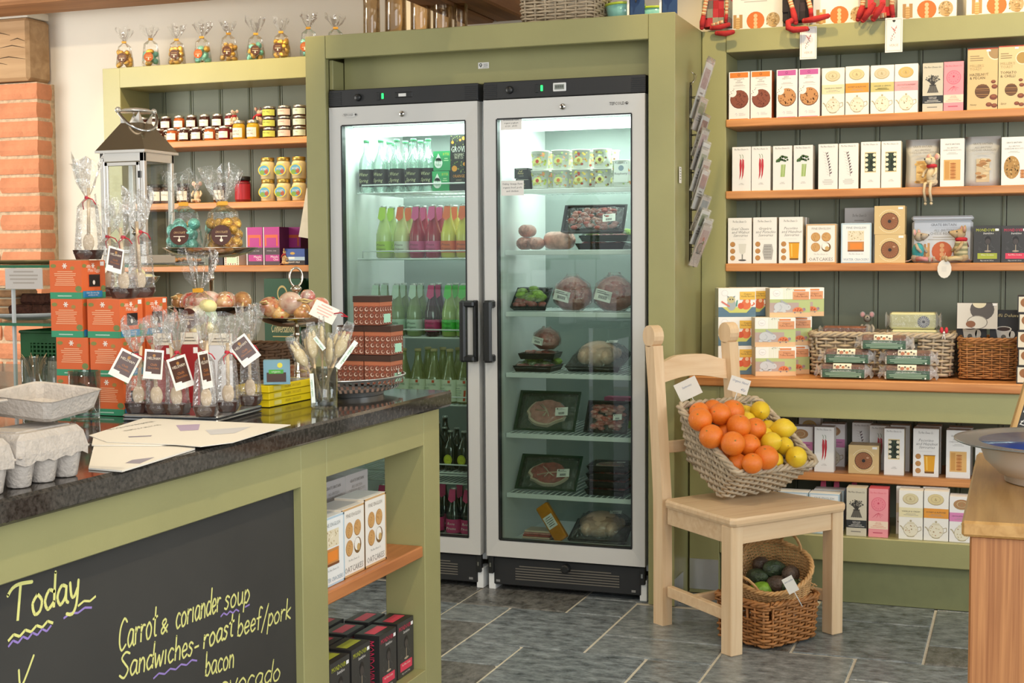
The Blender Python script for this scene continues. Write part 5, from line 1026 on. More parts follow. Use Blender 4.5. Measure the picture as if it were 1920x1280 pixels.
LID = mat('silver_lid', '#cfcac2', .3, .85); LIDD = mat('black_lid', '#2c2a28', .35, .4); LIDG = mat('gold_lid', '#cfae5c', .3, .8)
JAM = {'dark': mat('dark_jam', '#3a160e', .12, vary=.3, coat=.7), 'amber': mat('amber_jam', '#a8501a', .12, vary=.25, coat=.7), 'red': mat('red_jam', '#6e1420', .12, vary=.25, coat=.7), 'must': mat('mustard', '#c9a02c', .2, vary=.12, coat=.5), 'honey': mat('set_honey', '#e6d2a0', .25, coat=.6)}
WL = mat('white_label', '#efeae0', .6)
YJ = 5.105
def jx(px, Y): return P(px, 250, Y=Y).x
qf = lambda u: u/3
rowA = (('amber', 969, 'second'), ('dark', 1039, 'third'), ('dark', 1108, 'fourth'), ('amber', 1181, 'fifth'), ('red', 1262, 'sixth'), ('dark', 893, 'first, behind the lantern handle'))
for k, u, w_ in rowA:
    stamp(('jam', k), lambda: jarthing('jam_jar', .024, .058, JAM[k], LID, WL, txt=('Preserve',)), (jx(qf(u), YJ), YJ, S1+.0012), '%s jam jar with white label, %s in the front row' % ({'dark': 'dark brown', 'amber': 'amber', 'red': 'red'}[k], w_), 'jar', 'jam jars on the top left shelf')
# the second row stands on jars of its own
for i, (u, k, w_) in enumerate(((808, 'dark', 'partly behind the lantern top'), (872, 'dark', 'beside the lantern handle'), (937, 'dark', 'above the amber front jar'), (1010, 'amber', 'amber, next to the dark ones'), (1081, 'dark', 'broad white label, mid row'), (1154, 'dark', 'mid row above the fifth front jar'), (1226, 'dark', 'beside the toy mouse'), (1297, 'red', 'behind the toy mouse with striped scarf'))):
    for lv in (0, 1):
        stamp(('jam', k), None, (jx(qf(u), YJ+.065), YJ+.065, S1+.0012+lv*.059), '%s jam jar in the back row, %s layer, %s' % ({'dark': 'dark', 'amber': 'amber', 'red': 'red'}[k], ('lower', 'upper')[lv], w_), 'jar', 'jam jars in the back row of the top left shelf')
for u, w_ in ((1345, 'beside the red jam'), (1424, 'beside the low stacked jars')):
    stamp('mustard', lambda: jarthing('mustard_jar', .0265, .078, JAM['must'], LID, WL, (.1, .6), 1.0, ('SIMPLY', 'SEASONAL')), (jx(qf(u), YJ), YJ, S1+.0012), 'yellow mustard jar with white label, %s' % w_, 'jar', 'yellow mustard jars')
for ci, (u, lab, col, t, c) in enumerate(((1517, 'lime green', '#cfd45c', 'LIME+CHILLI', '#3a3a2a'), (1603, 'pink', '#eed0c2', 'QUINCE', '#c84a4a'), (1688, 'pale green', '#d5e2cc', 'FIG', '#3f4a3a'))):
    for lv in range(3):
        stamp(('low', ci), lambda: jarthing('preserve_jar', .0285, .043, JAM['dark'], LID, mat('label_'+t.lower(), col, .6), (.12, .7), 1.35, (t,), c, lidh=.2), (jx(qf(u), YJ), YJ, S1+.0012+lv*.0436), 'low %s-labelled %s jar, %s of its stack' % (lab, t.lower(), ('bottom', 'middle', 'top')[lv]), 'jar', 'low stacked preserve jars')
for ci, u in enumerate((1503, 1592, 1679)):
    for lv in range(2):
        stamp('honey', lambda: jarthing('honey_jar', .03, .09, JAM['honey'], LIDG, ink('#e8d9b0'), (.15, .68), .9, badge=True), (jx(qf(u), YJ), YJ, S2+.0012+lv*.0905), 'pale set honey jar, %s of the pair %s' % (('bottom', 'top')[lv], ('nearest the toy bags', 'in the middle', 'against the fridge surround')[ci]), 'jar', 'honey jars stacked two high')
for u, k, w_ in ((1025, 'dark', 'dark, seen beside the lantern'), (1232, 'dark', 'dark, behind the gathered bag top'), (872, 'dark', 'dark, seen through the lantern glass'), (935, 'dark', 'dark, seen through the lantern beside another'), (800, 'dark', 'dark, behind the lantern corner')):
    stamp('tall', lambda: jarthing('chutney_jar', .028, .085, JAM['dark'], LIDD, WL, txt=('Chutney',)), (jx(qf(u), YJ+.03), YJ+.03, S2+.0012), 'chutney jar with black lid, %s' % w_, 'jar', 'chutney jars')
stamp('redj', lambda: jarthing('relish_jar', .034, .108, JAM['red'], LIDD, mat('red_carton', '#a8202c', .5), (.1, .7), 1.5), (jx(qf(1362), YJ+.03), YJ+.03, S2+.0012), 'tall red relish jar with red label behind the bag of gold eggs', 'jar')
# ---- third shelf: tea and chocolate boxes
def d_chai(m, w, h): m.rect(0, h*.46, w, h, ink('#b53a8c'), 1); m.rect(w*.1, h*.5, w*.9, h*.8, ink('#d9663c'), 2); m.rect(w*.2, h*.5, w*.8, h*.72, ink('#b53a8c'), 3); m.rect(w*.12, h*.1, w*.98, h*.27, ink('#b53a8c'), 1); m.text('Masala', w*.68, h*.19, h*.06, ink('#f2e6ee'), 2, maxw=w*.5); m.text('Chai', w*.75, h*.12, h*.06, ink('#f2e6ee'), 2, maxw=w*.3); m.text('IMPERIAL CHAI', w*.5, h*.36, h*.03, ink('#cfc4cc'), 2, maxw=w*.7); m.rect(0, 0, w*.06, h, ink('#e6d9e0'), 4)
def d_choc(m, w, h): m.rect(0, h*.55, w, h, ink('#3a56a0'), 1); m.disc(w*.4, h*.72, w*.12, ink('#c9a24a'), 2, h*.08); m.rect(0, h*.28, w, h*.5, ink('#a9c4dc'), 1); m.rect(w*.2, h*.38, w*.5, h*.5, ink('#f0efea'), 2); m.rect(0, 0, w, h*.28, ink('#262224'), 1); m.text('CREAMY MILK', w*.45, h*.12, h*.1, ink('#efece4'), 2, maxw=w*.75)
def d_floral(m, w, h):
    [m.disc(w*(.1+.16*(i % 6)), h*(.1+.2*(i//6)), w*.045, ink(('#9a5a4a', '#5f7a4a')[i % 2]), 1, n=8) for i in range(30)]
    m.rect(w*.18, h*.2, w*.82, h*.75, ink('#bfdcc0'), 2); greek(m, w*.3, w*.7, h*.5, 2, h*.1, '#7a9a80')
def d_conv(m, w, h): m.text('Conversations', w*.5, h*.35, h*.11, ink('#d8c896'), 2, maxw=w*.66, shear=.15); m.disc(w*.5, h*.82, w*.14, ink('#b9a468'), 1, h*.1); m.disc(w*.5, h*.82, w*.11, ink('#1e4a2e'), 2, h*.075); m.line([(w*.22, h*.3), (w*.78, h*.3)], h*.012, ink('#b9a468'))
CART['chai'] = (.08, '#4a3a40', d_chai, '#6a2a5a', '#b53a8c'); CART['cmilk'] = (.07, '#3a56a0', d_choc, '#2c4684', None); CART['floral'] = (.06, '#e9e0d0', d_floral, None, None); CART['conv'] = (.05, '#1e4a2e', d_conv, '#17392a', None); CART['dk'] = (.06, '#262022', lambda m, w, h: m.disc(w*.5, h*.5, w*.2, ink('#6a4a3a'), 1, h*.3), None, None)
yl = lambda v: 400+v/3
def putl(kind, u0, u1, v0, Z, Y, lab, group=None, name='tea_box'): return put(kind, qf(u0), qf(u1), yl(v0), Z+.0005, Y, lab, group, name=name)
putl('chai', 1480, 1572, 78, S3, YJ, 'magenta and black chai box beside the small toy mouse', 'chai tea boxes'); putl('chai', 1385, 1477, 78, S3, YJ, 'magenta and black chai box partly behind the silver plate', 'chai tea boxes'); putl('chai', 1600, 1690, 78, S3, YJ+.085, 'magenta chai box in the second row, above the blue box', 'chai tea boxes')
putl('cmilk', 1600, 1715, 200, S3, YJ-.01, 'blue and black chocolate box beside the toy mouse on third left shelf', name='chocolate_box'); putl('floral', 1262, 1345, 235, S3, YJ, 'small patterned box with pale green label under the silver plate', name='soap_box'); putl('dk', 1180, 1255, 240, S3, YJ, 'small black box beside the patterned box', name='chocolate_box')
putl('conv', 1485, 1690, 368, SC, 5.05, 'dark green box printed Conversations in gold behind the egg stand', name='gift_box'); putl('conv', 1700, 1890, 372, SC, 5.12, 'dark green gift box next to the fridge surround', name='gift_box')
m = MB(); m.box(-.075, -.03, 0, .075, .03, .014, BLACKP, .002)
for i in range(26): m.ell((RND.uniform(-.065, .065), RND.uniform(-.024, .024), .02+RND.uniform(0, .008)), .009, .008, .007, mat('roast_nut', '#a8743c', .5, vary=.25), 7, 5)
tag(m.build('nut_tray', None, (jx(qf(1030), YJ), YJ, S3+.001)), 'black tray of brown nuts under the silver plate', 'tray')
# paper bag leaning at the surround
m = MB(); m.add([(-.03, 0, 0), (.02, 0, 0), (.016, .004, .17), (-.022, .004, .2), (-.03, .012, 0), (.02, .012, 0), (.016, .009, .17), (-.022, .009, .2)], [(0, 1, 2, 3), (7, 6, 5, 4), (0, 4, 5, 1), (1, 5, 6, 2), (2, 6, 7, 3), (3, 7, 4, 0)], mat('bag_paper', '#d9d2c2', .7, vary=.06))
tag(m.build('paper_bag', None, (jx(569, 4.98), 4.98, SC+.3+.21), rot=(0, .15, 0)), 'pale paper bag hanging by the edge of the fridge surround', 'bag')
# ================================================================== BAGS OF FOIL EGGS
EGG = {}
def eggmesh(mt, r, key):
    if key not in EGG: m = MB(); m.ell((0, 0, 0), r, r, r*1.32, mt, 10, 7, egg=.12); EGG[key] = m.mesh('egg')
    return EGG[key]
STK = mat('brown_sticker', '#4a2416', .4); STKO = mat('copper_sticker', '#a8582c', .35, .3); TIE = mat('orange_tie', '#e0a32c', .5)
def cello_mesh(R, H, neck, top, seed, flare=1.0, mt=None, n=18, sy=.72):
    """a gathered clear bag: body, tied neck, pleated flare"""
    rr = random.Random(seed); prof = [(R*.75, 0), (R, .01), (R*1.02, H*.25), (R*.98, H*.4), (R*.75, neck*.85), (R*.16, neck), (R*.2, neck+.004), (R*.55*flare, neck+(top-neck)*.4), (R*.85*flare, neck+(top-neck)*.8), (R*.9*flare, top)]
    m = MB(); ph = [rr.uniform(0, 6.28) for _ in range(3)]
    def rip(i, j, a):
        if i < 5: return (1+rr.uniform(-.05, .05), 0)
        if i < 7: return (1, 0)
        return (1+.28*sin(4*a+ph[0])+.2*sin(7*a+ph[1])+rr.uniform(-.12, .12), rr.uniform(-.1, .1)*(top-neck)+(.12*(top-neck)*sin(3*a+ph[2]) if i == 9 else 0))
    m.lathe(prof, mt or CELLO, n, False, rip=rip, sy=sy, caps=False); return m
def eggbag(R, H, neck, top, seed, fills, er, sticker, count, group=None, barcode=False):
    o = thing('egg_bag', None, None); rr = random.Random(seed)
    placed = []; z = er*1.1
    for i in range(2500):
        if len(placed) >= count: break
        zz = er*1.1+rr.random()*(H-er*2.2); a = rr.uniform(0, 6.28); q = (R-er*1.05)*math.sqrt(rr.uniform(.3, 1)); x, y = q*cos(a), q*sin(a)*.72
        if all((x-p[0])**2+(y-p[1])**2+(zz-p[2])**2 > (er*1.62)**2 for p in placed): placed.append((x, y, zz))
    for p in placed:
        f = rr.choice(fills); kid('egg', eggmesh(f, er, (f.name, er)), o, p, (rr.uniform(0, 3), rr.uniform(0, 3), 0))
    cello_mesh(R, H, neck, top, seed, mt=CELLOC).build('cellophane', o)
    m = MB(); m.lathe([(R*.2, neck-.003), (R*.24, neck), (R*.2, neck+.006)], TIE, 10, sy=.8); m.box(-R*.22, -R*.3, neck-.003, R*.3, -R*.22, neck+.005, TIE); m.build('tie', o)
    m = MB(); m.frame((-R*.08+R*.14*rr.uniform(-1, 1), -R*.78, H*.52), (cos(.1), -sin(.1)*0, 0), (0, .05, 1)); s = R*.52
    m.disc(0, 0, s, sticker, 1); m.line([(-s*.6, -s*.1), (s*.6, -s*.1)], s*.08, ink('#e9dcc8'), 2); m.text('CHOCOLATE', 0, s*.2, s*.22, ink('#d9b27a'), 2, maxw=s*1.2, shear=.2); m.disc(0, -s*.5, s*.16, ink('#e9dcc8'), 2); m.line([(0, -s*.1), (0, -s*.35)], s*.1, ink('#e9dcc8'), 2); m.build('sticker', o)
    return o
for i, (u, v, fl, st) in enumerate(((703, 385, 'g', STK), (850, 373, 't', STKO), (997, 362, 'g', STK), (1140, 352, 't', STKO), (1288, 340, 'g', STK), (1440, 330, 'm', STK), (1585, 322, 'g', STK), (1738, 318, 't', STKO), (1888, 300, 'm', STK))):
    yy = 5.115; x = P(u/3, v/3, Y=yy).x
    fills = {'g': [GOLD], 't': [TURQ, TURQ, TURQ, GOLD], 'm': [GOLD, TURQ]}[fl]
    o = eggbag(.038, .085 if i % 2 == 0 else .078, .112+.006*sin(i*2), .172+.008*sin(i*3), 20+i, fills, .0115 if fl != 't' else .0135, st, 22 if fl != 't' else 15)
    o.location = (x, yy, 2.0352); o.rotation_euler = (0, 0, .3+.2*sin(i*1.7))
    tag(o, 'cellophane bag of %s foil eggs on the left cornice, %s' % ({'g': 'gold', 't': 'turquoise', 'm': 'gold and turquoise'}[fl], ('first from the brick pillar', 'second from the pillar', 'third from the pillar', 'fourth from the pillar', 'fifth from the pillar', 'sixth from pillar', 'seventh from the pillar', 'half hidden by the surround', 'last, by the vases')[i]), 'sweet bag', 'bags of foil eggs on the left cornice')
# ================================================================== ON TOP OF THE FRIDGE SURROUND
VG = film('vase_glass', '#f3eadb', .03, .03)
for i, (px, r, h) in enumerate(((697, .033, .26), (742, .042, .3), (789, .04, .25), (830, .038, .2), (864, .026, .16))):
    m = MB(); m.lathe([(r*.95, 0), (r, .004), (r*.97, h*.5), (r*1.02, h), (r*.96, h), (r*.9, h*.5), (r*.9, .012), (0, .012)], VG, 22)
    x = P(px, 40, Y=4.82+.02*i).x; tag(m.build('glass_vase', None, (x, 4.82+.02*i, ZT-.001)), 'tall clear glass cylinder vase on the fridge surround, %s' % ('nearest the egg bags', 'widest, second along', 'third along', 'fourth along, under the beam', 'smallest, tucked under the beam')[i], 'vase', 'clear glass vases')
def outline(hx, hy, r, n):
    """n points round a rounded rectangle, with outward normals"""
    segs = []; L_ = []
    sx, sy = 2*(hx-r), 2*(hy-r); arc = pi/2*r; tot = 2*sx+2*sy+4*arc; o = []
    for k in range(n):
        t = tot*k/n
        for kind, ln, d in ((0, sx, 0), (1, arc, 0), (0, sy, 1), (1, arc, 1), (0, sx, 2), (1, arc, 2), (0, sy, 3), (1, arc, 3)):
            if t <= ln+1e-9: break
            t -= ln
        a0 = -pi/2+d*pi/2
        if kind == 0:
            f = t-ln/2; nx, ny = cos(a0), sin(a0); cx, cy = ((f, -hy), (hx, f), (-f, hy), (-hx, -f))[d]; o.append((cx, cy, nx, ny))
        else:
            a = a0+t/r; cx, cy = ((hx-r, -hy+r), (hx-r, hy-r), (-hx+r, hy-r), (-hx+r, -hy+r))[d]; o.append((cx+r*cos(a), cy+r*sin(a), cos(a), sin(a)))
    return o
def basket(hx, hy, rad, H, rows, n, sr, m_, taper=1.0, ty=None, oy=0, rim=True, holes=None, stake=None, jit=.0008, seed=1, rimr=None):
    """woven basket: weave (strands over and under the stakes), stakes, rim, base. taper: foot size over rim size"""
    rr = random.Random(seed); A = MB(); S = MB(); B = MB(); stake = stake or sr*1.25; amp = sr+stake*.55; pp = 2*n
    sc_ = lambda z: taper+(1-taper)*z/H
    yq = (ty or taper)/taper; yf = lambda y, z: y*(yq+(1-yq)*z/H)+oy*(1-z/H)
    for r_ in range(rows):
        z = sr+(H-2*sr)*r_/(rows-1); s = sc_(z); pts = []
        for i, (x, y, nx, ny) in enumerate(outline(hx*s, hy*s, rad*s, pp)):
            of = amp*(1 if (i//2+r_) % 2 else -1) if i % 2 == 0 else 0
            pts.append((x+nx*of, yf(y+ny*of, z), z+rr.uniform(-jit, jit)))
        if holes and holes[0] < z < holes[1]:   # hand holes in two sides
            seg = []; runs = []
            for p in pts:
                if holes[2](p):
                    if len(seg) > 1: runs.append(seg)
                    seg = []
                else: seg.append(p)
            if len(seg) > 1: runs.append(seg)
            for q in runs: A.tube(q, sr, m_, 5)
        else: A.tube(pts, sr*rr.uniform(.9, 1.08), m_, 5, True)
    o0 = outline(hx*taper, hy*taper, rad*taper, n); o1 = outline(hx, hy, rad, n)
    for (x, y, nx, ny), (x1, y1, _, _) in zip(o0, o1): S.tube([(x, yf(y, 0), .001), (x1, y1, H)], stake, m_, 5)
    nb = max(5, rows//2); s = taper*.97
    for i in range(nb):
        x = -hx*s+2*hx*s*(i+.5)/nb; S.tube([(x, yf(-hy*s, 0), .004), (x, yf(hy*s, 0), .004)], sr, m_, 4)
    for i in range(nb*2): y = -hy*s+2*hy*s*(i+.5)/(nb*2); S.tube([(-hx*s, yf(y, 0), .004+sr*(1 if i % 2 else -.6)*.6), (hx*s, yf(y, 0), .004+sr*(1 if i % 2 else -.6)*.6)], sr, m_, 4)
    if rim:
        R_ = rimr or sr*1.5
        for k in range(3):
            pts = []
            for i, (x, y, nx, ny) in enumerate(outline(hx, hy, rad, pp)):
                a = i*pi*.42+k*2.094; pts.append((x+nx*R_*.85*cos(a), y+ny*R_*.85*cos(a), H+R_*.85*sin(a)))
            B.tube(pts, R_*.75, m_, 5, True)
    return A, S, B
def basketthing(name, label, cat, loc, rot, *a, **k):
    o = thing(name, label, cat, loc, rot=rot)
    for n_, mb in zip(('weave', 'stakes', 'rim'), basket(*a, **k)):
        c = mb.build(n_, o)
        if n_ != 'rim': c['kind'] = 'stuff'
    return o
c = P(1060, 40, Y=4.83); basketthing('wicker_basket', 'grey brown wicker basket on top of the fridge surround', 'basket', (P(1062, 40, Y=4.83).x, 4.83, ZT+.006), (0, 0, 0), .142, .125, .02, .19, 17, 26, .0042, WICKG, taper=.94, stake=.0035)
m = MB(); TB = mat('aqua_glaze', '#8fd0cc', .12, coat=.6); m.lathe([(.03, 0), (.04, .004), (.062, .03), (.072, .075), (.07, .075), (.058, .03), (.03, .012), (0, .012)], TB, 26); m.lathe([(.0705, .068), (.0735, .0685), (.0735, .076), (.0705, .0765)], mat('lime_rim', '#b9d24a', .2), 26)
bo = m.mesh('aqua_bowl')
for i, (px, yy) in enumerate(((1172, 4.86), (1228, 4.98))):
    o = bpy.data.objects.new('aqua_bowl', bo); COL.objects.link(o); o.location = (P(px, 25, Y=yy).x, yy, ZT-.001); tag(o, 'aqua glazed bowl with lime rim on the surround, %s' % ('beside the wicker basket' if i == 0 else 'between the navy stands'), 'bowl', 'aqua glazed bowls')
NAVY = mat('navy_card', '#1f3f6a', .5)
for i, px in enumerate((1195, 1256)):
    m = MB(); m.box(-.026, -.004, 0, .026, .004, .17, NAVY, .001); m.box(-.036, -.005, 0, -.028, .003, .17, CARD); m.box(-.028, -.005, 0, -.0265, .003, .17, BLACKP)
    m.ell((.0, -.012, .085), .018, .012, .012, mat('white_toy', '#ece8e0', .6), 10, 6); m.ell((-.03, -.012, .09), .016, .012, .01, mat('red_toy', '#c03a34', .6), 10, 6); m.ell((.0, -.02, .072), .004, .004, .014, BLACKP, 6, 4)
    yy = 4.76 if i == 0 else 4.74
    tag(m.build('card_stand', None, (P(px, 20, Y=yy).x, yy, ZT-.001)), 'navy card with white edge standing on the surround, %s' % ('in front of the two aqua bowls' if i == 0 else 'at the corner of the surround'), 'card', 'navy cards on the surround')
# ================================================================== TOY MICE
def toymouse(s, fur, scarf, shirt=None, legs=None, stripe=None, sit=True):
    """sitting cloth mouse, snout to +X"""
    o = thing('toy_mouse', None, None); F = mat('felt_'+fur.strip('#'), fur, .9, bump=.2, bscale=200)
    m = MB(); n = 7
    B1 = mat('felt_'+shirt.strip('#'), shirt, .9) if shirt else F
    if stripe:
        for i in range(n):
            z0, z1 = .1+.42*i/n, .1+.42*(i+1)/n; f = lambda z: s*(.17-.25*(z-.28)**2*1.6); m.lathe([(f(z0), z0*s), (f(z1), z1*s)], B1 if i % 2 else mat('felt_'+stripe.strip('#'), stripe, .9), 12, sy=.8, caps=i in (0, n-1))
    else: m.ell((0, 0, .3*s), .17*s, .14*s, .24*s, B1, 12, 8)
    m.ell((-.02*s, 0, .13*s), .17*s, .15*s, .12*s, F, 12, 7); m.build('body', o)
    h = MB(); h.ell((.03*s, 0, .7*s), .14*s, .12*s, .13*s, F, 12, 8)
    h.T = Matrix.Translation((.12*s, 0, .7*s)) @ Matrix.Rotation(pi/2-.25, 4, 'Y'); h.lathe([(.11*s, 0), (.075*s, .09*s), (.03*s, .18*s), (0, .2*s)], F, 12); h.T = None
    h.ell((.3*s, 0, .75*s), .024*s, .024*s, .024*s, BLACKP, 8, 5)
    for sg in (-1, 1): h.ell((.13*s, sg*.09*s, .76*s), .017*s, .012*s, .017*s, BLACKP, 8, 5)
    h = h.build('head', o); PKE = mat('pink_ear', '#e3a9a4', .8)
    for sg in (-1, 1):
        e = MB(); e.ell((-.05*s, sg*.14*s, .82*s), .03*s, .09*s, .1*s, F, 10, 6); e.ell((-.03*s, sg*.14*s, .82*s), .02*s, .068*s, .076*s, PKE, 10, 6); e.build('ear', h)
    if scarf:
        c = MB(); SC_ = mat('scarf_'+scarf.strip('#'), scarf, .9, vary=.1); c.lathe([(.12*s, .52*s), (.155*s, .55*s), (.15*s, .6*s), (.11*s, .62*s)], SC_, 14, sy=.9); c.tube([(-.1*s, -.1*s, .56*s), (-.17*s, -.15*s, .48*s), (-.2*s, -.16*s, .38*s)], .035*s, SC_, 6); c.build('scarf', o)
    L_ = mat('felt_'+(legs or fur).strip('#'), legs or fur, .9)
    for sg in (-1, 1):
        a = MB(); a.tube([(0, sg*.14*s, .5*s), (.08*s, sg*.2*s, .38*s), (.18*s, sg*.17*s, .27*s)], [.04*s, .045*s, .035*s], F, 7); a.build('arm', o)
        l = MB()
        if sit: l.tube([(.02*s, sg*.1*s, .1*s), (.2*s, sg*.15*s, .1*s), (.36*s, sg*.14*s, .07*s)], [.07*s, .055*s, .045*s], L_, 7); l.ell((.4*s, sg*.14*s, .09*s), .045*s, .04*s, .08*s, F, 8, 5)
        else: l.tube([(.02*s, sg*.08*s, .1*s), (.16*s, sg*.1*s, .08*s), (.2*s, sg*.1*s, -.14*s), (.12*s, sg*.1*s, -.42*s)], [.055*s, .045*s, .04*s, .035*s], L_, 7); l.ell((.13*s, sg*.1*s, -.48*s), .05*s, .035*s, .04*s, F, 8, 5)
        l.build('leg', o)
    t = MB(); t.tube([(-.15*s, 0, .1*s), (-.25*s, -.05*s, .04*s), (-.32*s, -.12*s, .03*s)], .015*s, mat('tail', '#c9a898', .8), 5); t.build('tail', o)
    return o
def mouse(px, Y, Z, s, rz, lab, **k):
    o = toymouse(s, **k); o.location = (P(px, 400, Y=Y).x, Y, Z); o.rotation_euler = (0, 0, rz); return tag(o, lab, 'toy mouse')
mouse(1746, 5.07, S2+.0015, .125, pi+.95, 'toy mouse with red scarf sitting on the shelf edge, legs dangling', fur='#d9c6a4', scarf='#c9303a', sit=False)
mouse(1722, 5.095, S3+.002, .128, -.35, 'grey toy mouse with pink ears and teal top beside the kraft cookie boxes', fur='#b0a290', scarf=None, shirt='#3f9aa0', legs='#c98a8a')
mouse(1803, 5.09, S3+.002, .14, pi+.3, 'beige striped toy mouse with red scarf leaning on the tin', fur='#b79e78', scarf='#c42f38', shirt='#8d8a66', stripe='#cdbf94', legs='#c9b48a')
mouse(443, YJ+.02, S1+.06, .075, pi/2*3+.3, 'small toy mouse with red striped scarf among the jam jars', fur='#cdb79c', scarf='#c02f36')
mouse(489, YJ+.075, S1+.05, .1, -.2, 'small toy mouse peering over the low stacked jars', fur='#c9b298', scarf='#b8303a')
mouse(533, YJ-.005, S3+.06-.058, .075, .5, 'tiny brown toy mouse standing between chai and chocolate boxes', fur='#c9a97a', scarf='#a83a3a')
mouse(370, YJ, S2+.001, .1, -1.2, 'pale toy mouse whose ears rise behind the egg bags', fur='#d9c4a8', scarf=None)
# ---- tag hanging under the third shelf, and card tags on the cornice
def hangtag(name, px, pyt, pxb, pyb, Y, lab, oval=False, group=None):
    a = P(px, pyt, Y=Y); b_ = P(pxb, pyb, Y=Y); w_, h_ = abs(b_.x-a.x), a.z-b_.z; m = MB()
    if oval:
        n = 28; v = [(w_/2*cos(2*pi*i/n)*(1+.03*(i % 2)), 0, -h_/2+h_/2*sin(2*pi*i/n)*(1+.03*(i % 2))) for i in range(n)]; m.add(v+[(x, .0012, z) for x, _, z in v], [tuple(range(n)), tuple(range(2*n-1, n-1, -1))]+[(i, n+i, n+(i+1) % n, (i+1) % n) for i in range(n)], PAPER)
        m.frame((0, 0, -h_), (1, 0, 0), (0, 0, 1)); [m.rect(-w_*.2, h_*(.36+.06*i), w_*.15, h_*(.38+.06*i), ink('#cfcac2')) for i in range(5)]
    else:
        m.box(-w_/2, 0, -h_, w_/2, .0012, 0, CARD); m.frame((-w_/2, 0, -h_), (1, 0, 0), (0, 0, 1))
        for x0, y0, x1, y1 in ((.07, .04, .93, .05), (.07, .95, .93, .96), (.07, .04, .09, .96), (.91, .04, .93, .96)): m.rect(w_*x0, h_*y0, w_*x1, h_*y1, ink('#b9a98f'))
        m.disc(w_*.46, h_*.91, w_*.05, ink('#2a2a26')); m.disc(w_*.54, h_*.91, w_*.05, ink('#2a2a26')); m.poly([(w_*.41, h_*.9), (w_*.59, h_*.9), (w_*.5, h_*.86)], ink('#2a2a26'))
        rr = random.Random(3)
        for i in range(16): t = i/15; m.disc(w_*(.4+.18*t)+rr.uniform(-.1, .1)*w_, h_*(.34+.36*t), w_*.028, ink(rr.choice(('#c8484a', '#b06a6a', '#8f8580'))), 1, n=7)
        m.line([(w_*.35, h_*.74), (w_*.52, h_*.62), (w_*.66, h_*.76)], w_*.03, ink('#c8484a')); m.text('VERSE', w_*.5, h_*.17, h_*.07, ink('#d9a8a0'), 2, maxw=w_*.6)
    m.tube([(0, .0006, -.003), (0, .004, .01), (.002, .01, .025)], .0008, mat('string', '#d9cfb4', .8), 4)
    return tag(m.build(name, None, ((a.x+b_.x)/2, Y, a.z)), lab, 'tag', group)
hangtag('paper_tag', 1758, 487, 1783.5, 521, 5.058, 'white scalloped oval tag hanging below the third shelf', True)
hangtag('card_tag', 1500, 51, 1531, 110, 5.056, 'cream card tag hanging from the doll with curved red boots', group='cream card tags'); hangtag('card_tag', 1660, 34, 1692, 97, 5.056, 'cream card tag hanging from the far doll by the biscuit carton', group='cream card tags')
# ================================================================== RAG DOLLS ON THE CORNICE
REDF = mat('red_felt', '#b02a2a', .85, bump=.2, bscale=150); STRA = mat('cream_stripe', '#e2c79a', .85); STRB = mat('peach_stripe', '#c9825a', .85)
PLAID = []
def pt(px, py, Y): v = P(px, py, Y=Y); return (v.x, v.y, v.z)
def doll(lab, base, boots, stripes, cloth, cy=5.09, head=True):
    o = thing('rag_doll', lab, 'doll', pt(*base, cy), group='rag dolls on the cornice'); O = Vector(o.location)
    for bt in boots:
        m = MB(); p = [Vector(pt(x, y, Y_))-O for x, y, Y_ in bt[0]]; k = len(p)
        m.tube(p, [bt[1]*(.8 if i in (0, k-1) else 1) for i in range(k)], REDF, 9); m.ell(p[-1], bt[1]*.8, bt[1]*.8, bt[1]*.8, REDF, 8, 6); m.ell(p[0], bt[1]*.8, bt[1]*.8, bt[1]*.8, REDF, 8, 6); m.build('boot', o)
    for sp in stripes:
        m = MB(); a, b_ = (Vector(pt(*q))-O for q in sp[:2]); n = sp[2]
        for i in range(n): m.tube([a+(b_-a)*(i/n), a+(b_-a)*((i+1)/n)], .0085 if len(sp) < 4 else sp[3], STRA if i % 2 else STRB, 9)
        m.build('striped_limb', o)
    m = MB(); nx, nz = 5, 6; w_, h_ = .1, .19
    cs = [mat('cloth_'+c.strip('#'), c, .9, bump=.15, bscale=250) for c in cloth]
    for i in range(nx):
        for j in range(nz):
            m.box(-w_/2+w_*i/nx, -.03-.006*sin(i+j), .002+h_*j/nz, -w_/2+w_*(i+1)/nx, .03, .002+h_*(j+1)/nz, cs[(i*2+j*3+(i*j) % 2) % len(cs)])
    m.build('dress', o)
    h = MB(); SK = mat('doll_skin', '#e0bc94', .85); h.ell((0, 0, .255), .055, .05, .06, SK, 14, 9); h.ell((-.02, -.047, .26), .005, .004, .006, BLACKP, 7, 5); h.ell((.02, -.047, .26), .005, .004, .006, BLACKP, 7, 5); h.ell((0, -.05, .247), .005, .006, .005, mat('doll_nose', '#c9806a', .8), 7, 5); h.ell((0, .012, .275), .062, .05, .055, mat('doll_hair', '#7a3a20', .95), 14, 8); h.build('head', o)
    return o
YD = 5.045
doll('rag doll in red tartan sitting at the corner beside the fridge surround', (1345, 53), [([(1319, 30, 5.05), (1317, 42, 5.05), (1316, 52, 5.05)], .0105), ([(1334, 53, YD), (1350, 51, YD), (1366, 46, YD)], .01), ([(1344, 62, YD-.01), (1360, 63, YD-.01), (1374, 60, YD-.01)], .0105), ([(1362, 28, 5.06), (1361, 40, 5.06)], .008)],
     [((1325, -4, 5.05), (1319, 29, 5.05), 11), ((1334, 47, 5.06), (1356, 41, 5.06), 6, .007), ((1363, -2, 5.06), (1362, 28, 5.06), 9, .006)], ('#a8282c', '#8a8a78', '#b8343a', '#6e5f58', '#9a9078'))
